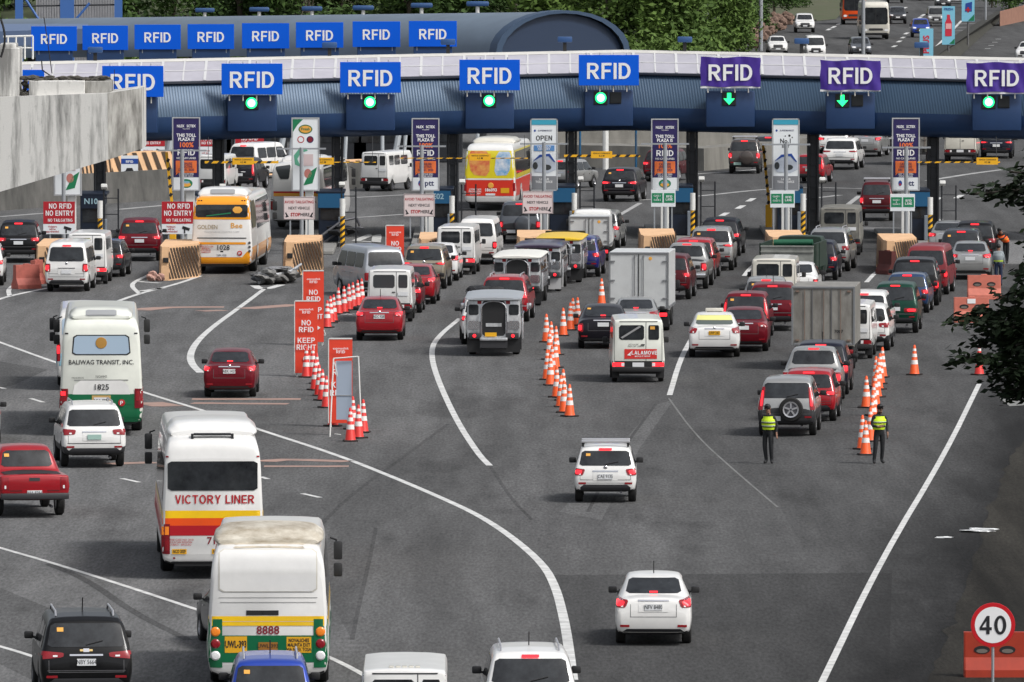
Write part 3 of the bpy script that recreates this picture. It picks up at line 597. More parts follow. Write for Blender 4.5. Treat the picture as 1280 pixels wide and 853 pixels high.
        m.text('LTFRB CASE 96-1212\nSAN RAFAEL BULACAN\nCUBAO - BALIWAG', -h*.44, .96, .085, INKW, bold=.01, off=.026)
        m.add('emblem', MB().lathe([(0, -.02), (.10, -.015), (.105, 0)], 16, 'Y', m.hit(h*.48, 1.0, 'R', .026)), INKR, smooth=True); m.text('P', h*.48, 1.0, .16, INKW, bold=.02, off=.055)
        for s in (1, -1):
            i = m.rect('taillight', *(sorted((s*h*.79, s*h*.985))), .84, 1.42, mat('lamp_panel_red', srgb(120, 12, 26), .3), off=.022, n=(3, 6)); m.rect('lamp', *(sorted((s*h*.82, s*h*.97))), 1.05, 1.35, TAIL, off=.03, n=(2, 3), parent=i)
        m.rect('lamp', -h*.95, -h*.85, 1.22, 1.34, TAILON, off=.036, n=(3, 3))
        m.pair('marker_lamp', h*.78, h*.86, 3.04, 3.08, BLK, off=.012, n=(2, 1)); m.rect('bumper', -h*.96, h*.96, .44, .56, P['busgreen'], off=.03, n=(10, 2))
        sw(1.8, 2.85); roof_unit(m, 1.9, o+.25, o+3.0, H-.05, .30, 'PAINT', mat('grille_grey', (.3, .31, .32), .6))
    if livery == 'golden':
        m.rect('brow', -h*.97, h*.97, H-.62, H-.03, P['amber'], off=.010, n=(24, 24), cut=False); m.rect('rear_window_frame', -h*.97, h*.97, 2.24, 2.64, P['amber'], off=.010, n=(24, 12), cut=False); m.rect('rear_window', -h*.84, h*.84, 2.33, 2.84, GLASS, off=.02, n=(24, 12))
        m.decal('window_streak', [(-h*.5, 2.36), (h*.3, 2.48), (h*.3, 2.53), (-h*.5, 2.40)], INKG, off=.024, n=(6, 1)); m.rect('window_emblem', h*.36, h*.66, 2.50, 2.76, STICKER, off=.024, n=(4, 3))
        m.text('GOLDEN', -h*.46, 1.92, .25, mat('ink_tan', srgb(150, 130, 90), .5), sx=.82); m.text('Bee', h*.48, 1.98, .30, STICKER, bold=.01, sx=1.1); m.text('TRANSPORT & LOGISTICS CORP', 0, 1.73, .10, mat('ink_lightgrey', (.5, .5, .5), .5))
        m.rect('trim_line', -h*.80, h*.80, 1.46, 1.50, TRIM, off=.014, n=(10, 1), cut=False); m.rect('stripe', -h*.78, h*.78, 1.22, 1.31, P['amber'], off=.014, n=(8, 1), cut=False)
        m.text('1028', h*.04, 1.08, .28, INK, bold=.012, off=.03); m.text('LTFRB 2015-1186\nMANILA\nSTA CRUZ\nZAMBALES', -h*.52, 1.02, .085, INKR, bold=.01, off=.03)
        m.add('emblem', MB().lathe([(0, -.02), (.10, -.015), (.105, 0)], 16, 'Y', m.hit(h*.58, .86, 'R', .02)), INKR, smooth=True); m.text('P', h*.58, .86, .16, INKW, bold=.02, off=.05)
        fr(.36, .94, P['amber']); m.decal('rear_panel', [(-h*.66, .70), (h*.66, .70), (h*.84, .96), (-h*.84, .96)], 'PAINT', off=.014, n=(8, 2), cut=False)
        i = m.rect('number_plate', -.2, .2, .72, .84, PLATE, off=.022, n=(2, 2)); m.text('NBK 1028', 0, .78, .09, INK, parent=i, off=.03); m.rect('latch', -.06, .06, .9, .96, BLK, off=.016, n=(1, 1))
        for s in (1, -1):
            for k in range(3): m.add('taillight', MB().lathe([(0, -.02), (.045, -.02), (.055, 0)], 12, 'Y', m.hit(s*h*.90, .95+k*.17, 'R', .01)), DRIM, smooth=True)
        for x in (.66, .74):
            for s in (1, -1): m.add('marker_lamp', MB().lathe([(0, -.02), (.03, -.02), (.035, 0)], 10, 'Y', m.hit(s*h*x, H-.2, 'R', .012)), mat('lens_dark', (.15, .01, .01), .3), smooth=True)
        for q in ('L', 'Q'):
            m.rect('side_window', o+.35, o+3.0, 1.85, 2.95, mat('side_art', srgb(96, 92, 66), .4, mottle=srgb(30, 42, 36), nscale=1.6), q, off=.012, n=(8, 4)); m.rect('side_window', o+3.1, o+L*.95, 1.75, 2.9, GLASS, q, off=.012, n=(20, 3)); m.rect('skirt', o+.05, o+L*.97, .34, 1.1, P['amber'], q, off=.014, n=(30, 3), cut=False)
        roof_unit(m, 2.1, o+.5, o+3.4, H-.04, .36, 'PAINT', mat('grille_grey', (.3, .31, .32), .6))
    if livery == 'five':
        m.rect('stripe', -h*.86, h*.86, 1.66, 1.74, INKR, off=.012, n=(10, 1), cut=False); m.rect('stripe', -h*.86, h*.86, 1.52, 1.66, STICKER, off=.012, n=(10, 1), cut=False); m.text('FIVE STAR', 0.1, 1.34, .34, INKM, bold=.03)
        for s in (1, -1): m.decal('rear_window', [(s*h*.30, 2.30), (s*h*.62, 2.30), (s*h*.82, 2.85), (s*h*.24, 2.95)], GLASS2, off=.012)
        sw(1.9, 2.9); m.pair('taillight', h*.84, h*.97, .9, 1.3, TAIL, off=.014)
        for q in ('L', 'Q'): m.decal('swoosh', [(o+L*.45, .8), (o+L*.52, .8), (o+L*.68, 1.7), (o+L*.62, 1.7)], INKR, q, off=.012, n=(6, 4)); m.decal('swoosh', [(o+L*.53, .7), (o+L*.58, .7), (o+L*.74, 1.5), (o+L*.7, 1.5)], STICKER, q, off=.012, n=(6, 4))
        roof_unit(m, 2.0, o+2, o+5.5, H-.04, .3)
    if livery == 'yellowred':
        yl = P['brightyellow']; rd = mat('bus_red', srgb(214, 52, 32), .35, coat=.4)
        fr(1.55, H-.32, yl); fr(.72, 1.50, rd); m.rect('trim_line', -h*.98, h*.98, 1.48, 1.56, P['white'], off=.014, n=(12, 1), cut=False)
        a = m.decal('rear_advert', [(-h*.70, 1.72), (-h*.02, 1.66), (h*.02, 2.86), (-h*.86, 2.86)], mat('advert_red', srgb(206, 50, 56), .5, mottle=srgb(230, 170, 90), nscale=2.5), off=.014, n=(6, 5)); m.decal('rear_advert', [(h*.16, 1.68), (h*.74, 1.72), (h*.84, 2.84), (h*.26, 2.84)], mat('advert_blue', srgb(70, 150, 200), .5, mottle=srgb(230, 232, 236), nscale=2), off=.014, n=(6, 5))
        m.add('emblem', MB().lathe([(0, -.02), (.13, -.02), (.14, 0)], 16, 'Y', m.hit(h*.04, 1.22, 'R', .012)), STICKER, smooth=True); m.text('186093', h*.04, 1.0, .20, INKW, bold=.03); m.text('LTFRB CASE\nPROVINCIAL\nBULACAN', -h*.55, .93, .11, INKW, bold=.01)
        i = m.rect('number_plate', h*.42, h*.74, .86, 1.10, PLATEY, off=.016, n=(2, 2), cut=False); m.rect('plate', -.2, .26, .74, .84, PLATE, off=.016, n=(2, 2)); m.pair('taillight', h*.88, h*.97, .95, 1.35, TAIL, off=.014)
        m.pair('marker_lamp', h*.84, h*.90, 2.86, 2.94, BLK, off=.016, n=(1, 1))
        for q in ('L', 'Q'): m.rect('side_window', o+.4, o+L*.94, 1.75, 2.8, GLASS, q, off=.012, n=(20, 3))
        roof_unit(m, 2.1, o+2.2, o+6.0, H-.04, .3, P['offwhite'])
    if livery == 'minibus':
        m.rect('rear_window', -h*.8, h*.8, 1.75, 2.35, GLASSB, off=.012); fr(.8, 1.2, mat('stripe_sky', srgb(150, 196, 214), .4)); m.pair('taillight', h*.86, h*.98, .95, 1.55, TAIL, off=.014); m.pair('lamp', h*.88, h*.96, 1.2, 1.45, TAILON, off=.02); sw(1.6, 2.3)
    for y in (0, wb):
        for s in (1, -1): wheel(m, s*(h-.2), y, r, .32, DRIM)
    for s in {'8888': (1,), 'victory': (-1,)}.get(livery, (1, -1)): bus_mirror(m, h-.02, o+L-.3, H-1.05, s)
    m.add('underframe', MB().box((0, o+.9, .42), (W*.72, 1.6, .2)), BLK)
    return m
def jeepney(roofm, rear='full', W=1.9, L=6.4, H=2.15, flaps='black'):
    m = Model(); h = W/2; ax = 1.35; o = -ax; wb = L-2.6; r = .38
    st = boxbody(W, o, L-1.6-ax, .62, H-.1, .06, .04, .02, 1.3)
    mb = body_loft(W, st, (0,), .44, 0, .08, .15); mb.m = [1 if k == 1 else 0 for k in mb.m]; m.add('body', mb, [STEEL, BLK], smooth=True, ang=35); m.set_bvh(mb)
    # roof: low dome with an overhanging brim
    rs = [(o-.16, H-.14, H-.09, H-.07, .97, .88), (o-.05, H-.14, H-.07, H-.03, 1.02, .88), (o+.4, H-.13, H-.06, H+.01, 1.05, .86), (o+2.2, H-.13, H-.05, H+.05, 1.05, .86), (o+L-2.0, H-.13, H-.05, H+.02, 1.05, .86), (o+L-1.45, H-.2, H-.1, H-.06, 1, .8)]
    rb = body_loft(W, rs, kr=.15); rb.m = [0]*len(rb.f); m.add('roof', rb, roofm, smooth=True, ang=50)
    # rear entrance and panels
    m.rect('doorway_shade', -.39, .39, .70, H-.17, BLK, off=.012, n=(14, 14)); y = o-.02  # shade inside the open doorway is painted as a flat black sheet
    t = MB()
    pts = [(-.42, y, .62), (-.42, y, H-.42)]+[(-.42*math.cos(a), y, H-.42+.24*math.sin(a)) for a in [k*math.pi/8 for k in range(1, 8)]]+[(.42, y, H-.42), (.42, y, .62)]
    t.path(pts, .03); m.add('doorway_frame', t, CHROME, smooth=True)
    m.add('door_sill', MB().box((0, y-.1, .60), (.95, .25, .10), bev=.02), STEEL, smooth=True)
    for s in (1, -1):
        m.rect('rear_window', *(sorted((s*.52, s*.86))), H-.66, H-.30, GLASS, off=.014, n=(8, 8))
        m.rect('rear_panel', *(sorted((s*.50, s*.88))), .92, 1.22, CHROME, off=.016, n=(8, 6)); m.add('grab_rail', MB().path([(s*.47, y-.05, .75), (s*.47, y-.08, 1.2), (s*.46, y-.05, 1.5)], .022), CHROME, smooth=True)
        m.add('side_fin', MB().box((s*(h+.04), o+.25, .95), (.05, .5, .7), bev=.02), STEEL, smooth=True)
        m.add('lamp_box', MB().box((s*.64, y-.02, .70), (.44, .14, .22), bev=.03), TRIM, smooth=True)
        m.add('taillight', MB().lathe([(0, -.03), (.05, -.03), (.06, 0)], 12, 'Y', (s*.66, y-.095, .71)), TAILON, smooth=True); m.rect('top_lamp', *(sorted((s*.42, s*.56))), H-.28, H-.17, TAIL, off=.02, n=(2, 2))
        m.add('mudflap', MB().box((s*.66, y+.05, .36), (.5, .03, .44)), BLK if flaps == 'black' else mat('flap_grey', (.42, .42, .42), .6))
        for yy in (o+1.8,): m.add('mudflap', MB().box((s*(h-.2), yy, .36), (.36, .03, .44)), BLK if flaps == 'black' else mat('flap_grey', (.42, .42, .42), .6))
        q = 'Q' if s > 0 else 'L'
        for k in range(3): m.rect('side_window', o+.35+k*1.15, o+1.35+k*1.15, H-.78, H-.32, GLASS, q, off=.012)
        t = MB()
        for k in range(9): t.box((s*(h+.012), o+.5+k*.42, 1.02), (.02, .05, .60))
        t.box((s*(h+.02), o+2.3, 1.33), (.03, 4.2, .05)); m.add('side_rib', t, CHROME)
    i = m.rect('number_board', -.27, .27, 1.02, 1.14, STEEL, off=.03, n=(3, 1), cut=False); m.rect('number_plate', -.30, .10, .68, .82, PLATEY, off=.05, n=(2, 1), cut=False)
    m.add('bumper', MB().box((0, y-.14, .42), (.95, .05, .24)), TRIM)
    # hood, cab
    hb = body_loft(1.5, boxbody(1.5, L-1.7-ax, L-ax, .55, 1.28, .1, .06, 0, 1.0), (wb,), .42, 0, .15); hb.m = [0 if k != 1 else 1 for k in hb.m]; m.add('bonnet', hb, [STEEL, BLK], smooth=True, ang=40)
    m.add('windshield', MB().box((0, L-1.62-ax, 1.62), (1.6, .05, .62)), GLASS)
    for yy in (0, wb):
        for s in (1, -1): wheel(m, s*(h-.2), yy, r, .24, DRIM)
    for s in (1, -1): m.add('wing_mirror', MB().box((s*(h+.2), L-1.7-ax, 1.5), (.16, .06, .22), bev=.03).tube((s*(h-.05), L-1.7-ax, 1.5), (s*(h+.15), L-1.7-ax, 1.5), .015), CHROME, smooth=True)
    return m
def box_truck(W=1.95, BL=3.4, z0=.85, H=2.75, kind='white', cab=None, lit=True):
    m = Model(); h = W/2; o = -1.1; r = .38; cl = 1.6; y1 = o+BL; wb = BL+.3
    alu = mat('aluminium_box', srgb(205, 207, 206), .45, .2, noise=.06, nscale=2); frame = mat('box_frame', srgb(132, 134, 136), .5, .4)
    grime = mat('grey_box', srgb(150, 148, 142), .6, .1, mottle=srgb(112, 108, 102), nscale=2.4, stretch=(1, 1, .4))
    bm_ = alu if kind == 'white' else grime
    t = MB().box((0, o+BL/2, (z0+H)/2), (W, BL, H-z0), bev=.015); m.set_bvh(t); m.add('cargo_box', t, bm_)
    t = MB()
    for s in (1, -1): t.box((s*(h-.03), o-.012, (z0+H)/2), (.07, .05, H-z0+.02), bev=.01)
    t.box((0, o-.012, H-.03), (W+.01, .052, .07), bev=.01).box((0, o-.012, z0+.03), (W-.15, .05, .07), bev=.01); m.add('rear_frame', t, frame)
    if kind == 'white':
        t = MB().box((0, o-.014, (z0+H)/2), (.03, .03, H-z0-.14)); m.add('door_gap', t, BLK)
        for x in (-.14, .17):
            t = MB().tube((x, o-.045, z0+.12), (x, o-.045, H-.1), .018); t.box((x, o-.04, z0+.25), (.06, .03, .05)).box((x, o-.04, H-.16), (.06, .03, .05)); m.add('lock_rod', t, frame)
        for s in (1, -1):
            for z in (.18, .5, .84): m.add('hinge', MB().box((s*(h-.12), o-.03, z0+(H-z0)*z), (.2, .03, .05)), frame)
        m.flat_text('TRUCK\nISUZU NHR', -.56, o-.008, z0+.22, .10, INK, bold=.02); m.add('sticker', MB().lathe([(0, -.006), (.06, -.006), (.065, 0)], 16, 'Y', (.42, o-.004, H-.22)), STICKER)
        m.add('side_rail', MB().box((h+.01, o+BL/2, z0+.05), (.03, BL, .1)).box((-h-.01, o+BL/2, z0+.05), (.03, BL, .1)), frame)
    else:
        t = MB()
        for x in (-.36, .28): t.box((x, o-.02, (z0+H)/2), (.035, .03, H-z0-.15))
        m.add('door_gap', t, mat('gap_grey', (.12, .12, .12), .7))
        t = MB()
        for s in (-1, 1):
            for z in (.08, .92): t.box((s*(h-.2), o-.03, z0+(H-z0)*z), (.12, .05, .06))
        for x in (-.62, .02, .58): t.tube((x, o-.035, z0+.1), (x, o-.035, H-.1), .012)
        m.add('lock_rod', t, mat('rust_rod', srgb(120, 100, 88), .7)); m.flat_text('7007', .52, o-.012, z0+.45, .15, INK, .01)
    m.add('chassis', MB().box((0, o+BL/2+.6, z0-.14), (.8, BL+1.6, .2)).box((0, o+.1, z0-.24), (W*.9, .12, .16)), BLK)
    for s in (1, -1):
        m.add('taillight', MB().box((s*(h-.2), o+.03, z0-.22), (.28, .06, .13), bev=.02), TAILON if lit else TAIL, smooth=True)
        m.add('mudflap', MB().box((s*(h-.25), -.5, .4), (.4, .02, .5)), BLK)
    m.add('number_plate', MB().box((0, o+.02, z0-.24), (.38, .02, .14)), PLATEY if kind != 'white' else PLATE)
    cb = body_loft(1.75, boxbody(1.75, y1+.08, y1+cl, .5, 2.1, .1, .08, 0, 1.2, .3), (wb,), .42, 0, .12); m.set_bvh(cb); m.add('cab', cb, ['PAINT', BLK, TRIM], smooth=True, ang=40)
    m.rect('windshield', -.74, .74, 1.3, 1.9, GLASS, 'F', off=.012); m.pair('headlight', .5, .8, .78, .94, WHITEL, mode='F', off=.012, n=(3, 2)); m.rect('grille', -.45, .45, .72, 1.0, TRIM, 'F', off=.01)
    for q in ('L', 'Q'): m.rect('side_window', y1+.5, y1+1.2, 1.3, 1.85, GLASS, q, off=.012)
    for s in (1, -1): m.add('wing_mirror', MB().box((s*1.08, y1+1.35, 1.5), (.16, .06, .3), bev=.03).tube((s*.8, y1+1.35, 1.55), (s*1.05, y1+1.35, 1.55), .015), BLK, smooth=True)
    for s in (1, -1): wheel(m, s*(h-.22), 0, r, .36, DRIM); wheel(m, s*(.78), wb, r, .22, DRIM)
    return m
def dump_truck():
    m = Model(); W = 2.2; o = -1.0; gn = mat('truck_green', srgb(36, 54, 44), .5, noise=.2); gy = mat('tailboard_grey', srgb(140, 142, 136), .6, noise=.25, nscale=2)
    for s in (1, -1): m.add('side_board', MB().box((s*1.07, o+1.9, 1.5), (.06, 3.8, 1.1)).box((s*1.1, o+.2, 1.45), (.06, .12, 1.2)).box((s*1.1, o+1.4, 1.45), (.06, .12, 1.2)), gn)
    m.add('tailboard', MB().box((0, o-.02, 1.45), (2.08, .06, 1.0)).box((0, o-.06, 1.93), (2.1, .08, .06)).box((0, o-.06, 1.68), (2.1, .07, .05)).box((0, o-.06, .98), (2.1, .08, .06)), gy)
    m.add('bed_floor', MB().box((0, o+1.9, 1.0), (2.1, 3.8, .08)), BLK); m.add('tarpaulin_roll', MB().tube((-.6, o+.45, 2.06), (.95, o+.5, 2.08), .15, .14, 12), mat('tarp_green', srgb(20, 86, 60), .6), smooth=True)
    m.add('chassis', MB().box((0, o+2.6, .75), (.8, 5.2, .22)), BLK); m.add('bumper', MB().box((0, o+.02, .62), (2.0, .12, .16)), BLK)
    for s in (1, -1):
        m.add('taillight', MB().box((s*.85, o-.04, .68), (.25, .05, .12)), TAIL); m.add('mudflap', MB().box((s*.8, -.55, .45), (.45, .02, .5)), BLK); wheel(m, s*.85, 0, .42, .4, DRIM); wheel(m, s*.8, 3.3, .42, .26, DRIM)
    cb = body_loft(1.95, boxbody(1.95, o+3.95, o+5.5, .55, 2.2, .1, .08, 0, 1.3, .3), (3.3,), .46, 0, .12); m.set_bvh(cb); m.add('cab', cb, [gn, BLK, TRIM], smooth=True, ang=40); m.rect('windshield', -.8, .8, 1.4, 2.0, GLASS, 'F', off=.012)
    for q in ('L', 'Q'): m.rect('side_window', o+4.4, o+5.1, 1.4, 1.95, GLASS, q, off=.012)
    m.add('sticker', MB().box((.95, o-.06, .95), (.16, .02, .16)), STICKER); return m
def front_truck(paintm, W=2.3, L=8, H=3.2):
    """coach or lorry seen nose on; local +y is still forwards"""
    m = Model(); h = W/2; st = boxbody(W, -2.5, L-2.5, .4, H, .12, .12, .1, 1.4, .12); mb = body_loft(W, st, (0, L-4.2), .55, 0, .14); m.add('body', mb, ['PAINT', BLK, TRIM], smooth=True, ang=45); m.set_bvh(mb)
    m.decal('windshield', [(-h*.86, 1.35), (h*.86, 1.35), (h*.82, H-.5), (-h*.82, H-.5)], GLASS, 'F', off=.012); m.rect('windshield_divider', -.03, .03, 1.35, H-.5, BLK, 'F', off=.02, n=(1, 4), cut=False)
    m.pair('headlight', h*.6, h*.9, .75, .95, WHITEL, mode='F', off=.014, n=(4, 3)); m.rect('grille', -h*.5, h*.5, .8, 1.0, TRIM, 'F', off=.012); m.rect('bumper', -h*.9, h*.9, .45, .6, TRIM, 'F', off=.014)
    for q in ('L', 'Q'): m.rect('side_window', -2, L-3.2, 1.6, H-.6, GLASS, q, off=.012, n=(20, 3))
    for s in (1, -1): bus_mirror(m, h-.02, L-2.7, 1.7, s)
    for y in (0, L-4.2):
        for s in (1, -1): wheel(m, s*(h-.2), y, .48, .3, DRIM)
    return m
# ================================================================ GROUND, ROAD, MARKINGS
def asphalt(name, base, amp=.22, streak=.5, brown=0., edge=0.):
    m = bpy.data.materials.new(name); m.use_nodes = True; n = m.node_tree; b = n.nodes['Principled BSDF']; b.inputs['Roughness'].default_value = .95; b.inputs['Specular IOR Level'].default_value = .12
    tc = n.nodes.new('ShaderNodeTexCoord')
    def nz(scale, st, detail=5):
        mp = n.nodes.new('ShaderNodeMapping'); mp.inputs['Scale'].default_value = st; t = n.nodes.new('ShaderNodeTexNoise'); t.inputs['Scale'].default_value = scale; t.inputs['Detail'].default_value = detail; t.inputs['Roughness'].default_value = .6
        n.links.new(tc.outputs['Object'], mp.inputs[0]); n.links.new(mp.outputs[0], t.inputs[0]); return t.outputs[0]
    def rng(src, lo, hi, a=.3, c=.7):
        r = n.nodes.new('ShaderNodeMapRange'); r.inputs['From Min'].default_value = a; r.inputs['From Max'].default_value = c; r.inputs['To Min'].default_value = lo; r.inputs['To Max'].default_value = hi; n.links.new(src, r.inputs['Value']); return r.outputs[0]
    def mul(x, y):
        q = n.nodes.new('ShaderNodeMath'); q.operation = 'MULTIPLY'; n.links.new(x, q.inputs[0]); n.links.new(y, q.inputs[1]); return q.outputs[0]
    f = mul(rng(nz(.10, (1, .12, 1)), 1-amp, 1+amp), rng(nz(.75, (1, .04, 1), 4), 1-amp*streak, 1+amp*streak))
    f = mul(f, rng(nz(14, (1, .12, 1), 3), .70, 1.30)); f = mul(f, rng(nz(1.6, (1, .10, 1), 8), .86, 1.14))
    f = mul(f, rng(nz(.5, (.7, .13, 1), 7), .70, 1.0, .33, .44))        # oil stains
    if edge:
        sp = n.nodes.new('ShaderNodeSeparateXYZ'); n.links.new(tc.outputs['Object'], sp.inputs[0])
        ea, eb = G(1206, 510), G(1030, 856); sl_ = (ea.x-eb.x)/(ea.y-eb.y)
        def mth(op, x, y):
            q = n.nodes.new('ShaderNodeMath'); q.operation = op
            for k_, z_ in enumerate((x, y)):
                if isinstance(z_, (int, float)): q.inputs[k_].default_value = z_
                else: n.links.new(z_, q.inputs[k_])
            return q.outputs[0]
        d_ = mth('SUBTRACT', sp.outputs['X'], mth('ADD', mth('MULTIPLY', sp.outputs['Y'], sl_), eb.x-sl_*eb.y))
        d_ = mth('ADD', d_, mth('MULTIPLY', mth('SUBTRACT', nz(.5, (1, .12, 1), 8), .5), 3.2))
        f = mul(f, mth('ADD', mth('MULTIPLY', mth('SUBTRACT', 1, rng(d_, 0, 1, -1.2, 2.2)), 1-edge), edge)); f = mul(f, mth('ADD', .70, rng(sp.outputs['X'], .42, 0, -10, 9)))  # last factor darkens the asphalt rightwards: a vignette painted into its colour
    cr = n.nodes.new('ShaderNodeMix'); cr.data_type = 'RGBA'; cr.blend_type = 'MULTIPLY'; cr.inputs['Factor'].default_value = 1; cr.inputs['A'].default_value = (base*(1+brown), base*(1+brown*.35), base*(1-brown), 1)
    n.links.new(f, cr.inputs['B']); n.links.new(cr.outputs['Result'], b.inputs['Base Color'])
    bp = n.nodes.new('ShaderNodeBump'); bp.inputs['Strength'].default_value = .25; bp.inputs['Distance'].default_value = .02; n.links.new(nz(30, (1, 1, 1), 2), bp.inputs['Height']); n.links.new(bp.outputs[0], b.inputs['Normal'])
    return m
ASPH = asphalt('asphalt', .107, .26, .8, edge=.20); ASPH_D = asphalt('asphalt_dark', .072, .2, edge=.3); ASPH_N = asphalt('asphalt_tar', .070, .25); SHOULDER = asphalt('dirt_shoulder', .019, .6, .9, .12); CONC_P = asphalt('old_concrete_paving', .17, .14)
LINE = mat('road_paint_white', (.72, .72, .70), .7, mottle=(.40, .40, .39), nscale=1.6)
LINE_M = mat('road_paint_dull', (.46, .46, .45), .8, mottle=(.22, .22, .215), nscale=1.0)
LINE_W = mat('road_paint_worn', (.30, .30, .295), .8, mottle=(.15, .15, .15), nscale=2.0)
RUMB = mat('rumble_paint_pink', srgb(188, 148, 132), .8, mottle=srgb(112, 104, 100), nscale=1.1, stretch=(1, 4, 1))
def struct(name, mb, m, smooth=False): return single(name, mb, m, '', '', kind='structure', smooth=smooth)
g = 1600
struct('ground', MB().sheet([(-g, -100, -.02), (g, -100, -.02), (g, 4500, -.02), (-g, 4500, -.02)]), mat('ground_earth', (.07, .075, .04), .9, mottle=(.05, .06, .03), nscale=.05))
def gpoly(pts, z): return [G(x, y, z) for x, y in pts]
struct('road', MB().sheet([(x, y*K, 0) for x, y in ((-70, 90), (40, 90), (44, 225), (60, 345), (110, 1100), (16, 1100), (16, 760), (15, 640), (13, 560), (-110, 460))]), ASPH)
struct('asphalt_patch', MB().sheet(gpoly([(690, 719), (1115, 716), (1108, 940), (726, 940), (722, 860), (713, 800), (708, 770), (700, 740)], .004)), ASPH_D)
struct('asphalt_patch', MB().sheet(gpoly([(0, 452), (60, 462), (20, 480), (0, 486)], .004)), ASPH_D)
struct('asphalt_patch', MB().sheet(gpoly([(1060, 284), (1240, 286), (1290, 296), (1290, 330), (1240, 330), (1140, 300)], .004)), CONC_P)
struct('asphalt_seam', MB().sheet(gpoly([(440, 606), (448, 606), (392, 700), (380, 700)], .004)), ASPH_N) if False else None
ASPH_L = asphalt('asphalt_pale', .116, .2, .6); ASPH_M = asphalt('asphalt_mid', .088, .2, .6)
struct('asphalt_patch', MB().sheet(gpoly([(560, 530), (600, 560), (640, 600), (560, 612), (470, 660), (440, 800), (395, 720), (425, 620)], .0025)), ASPH_M)
struct('asphalt_patch', MB().sheet(gpoly([(255, 395), (330, 372), (380, 388), (300, 424)], .0025)), ASPH_L); struct('asphalt_patch', MB().sheet(gpoly([(700, 640), (820, 506), (842, 500), (800, 560), (752, 650)], .0025)), ASPH_L)
struct('asphalt_patch', MB().sheet(gpoly([(0, 735), (90, 772), (150, 830), (60, 860), (0, 830)], .0025)), ASPH_M); struct('asphalt_patch', MB().sheet(gpoly([(870, 545), (975, 634), (1010, 700), (880, 712), (830, 640)], .0025)), ASPH_M)
def strip(pts, w, m, z=.008, name='road_marking', worn=None):
    W = [G(x, y, z) for x, y in pts]
    # smooth the measured polyline, then sweep a band of constant width along it
    for _ in range(2):
        Q = [W[0]]
        for a, b in zip(W, W[1:]): Q += [a*.75+b*.25, a*.25+b*.75]
        W = Q+[W[-1]]
    vs = []; fs = []
    for i, p in enumerate(W):
        t = (W[min(i+1, len(W)-1)]-W[max(i-1, 0)]).normalized(); nrm = Vector((t.y, -t.x, 0)); ww = w(i/(len(W)-1)) if callable(w) else w
        vs += [p+nrm*ww/2, p-nrm*ww/2]
    for i in range(len(W)-1): fs.append((2*i, 2*i+1, 2*i+3, 2*i+2))
    return struct(name, MB().add(vs, fs), m)
strip([(-30, 417), (0, 428), (63, 451), (180, 491), (270, 518), (320, 536), (420, 568), (500, 600), (560, 626), (600, 645), (640, 671), (680, 706), (695, 735), (703, 765), (709, 795), (716, 850)], lambda t: .16+.07*t, LINE)
strip([(-30, 676), (0, 685), (60, 702), (140, 727), (243, 761), (330, 790), (415, 822), (470, 852), (520, 885)], .16, LINE)
strip([(-30, 800), (0, 808), (34, 818), (90, 838), (150, 865)], .16, LINE)
strip([(332, 360), (300, 384), (265, 409), (245, 428), (237, 444), (240, 456), (251, 466)], lambda t: .18+.1*t, LINE)
strip([(575, 398), (548, 420), (538, 438), (545, 470), (570, 525), (598, 568), (612, 582)], .19, LINE)
strip([(864, 424), (850, 450), (837, 494)], .18, LINE)
strip([(1224, 480), (1180, 570), (1100, 702), (1026, 856), (990, 930)], .16, LINE)
strip([(836, 498), (870, 545), (920, 590), (972, 634)], .06, mat('road_paint_ghost', (.20, .20, .195), .9, mottle=(.105, .105, .10), nscale=.6))
strip([(612, 582), (640, 625), (665, 650)], .10, ASPH_N, .004, 'asphalt_seam'); strip([(560, 530), (500, 575), (430, 625), (380, 680)], .12, ASPH_N, .004, 'asphalt_seam')
strip([(60, 705), (110, 725), (165, 765), (235, 800)], .22, ASPH_N, .004, 'asphalt_seam'); strip([(470, 660), (462, 700), (448, 760), (440, 800)], .10, ASPH_N, .004, 'asphalt_seam')
strip([(820, 505), (790, 545), (760, 590), (735, 640)], .10, ASPH_N, .004, 'asphalt_seam')
for a in ([(38, 498), (54, 503)], [(-2, 484), (6, 486)], [(152, 598), (174, 603)], [(378, 617), (400, 622)], [(326, 596), (335, 599)]): strip(a, .16, LINE)
for a, w in (([(183, 503), (212, 508)], .4), ([(240, 499), (376, 499)], .35), ([(240, 504), (360, 505)], .3), ([(135, 580), (194, 578)], .3), ([(330, 577), (355, 574), (436, 577)], .3), ([(330, 583), (436, 583)], .25), ([(172, 388), (205, 384), (280, 384)], .4), ([(250, 389), (280, 388)], .3), ([(305, 386), (372, 381)], .4)): strip(a, w*2.6, RUMB)
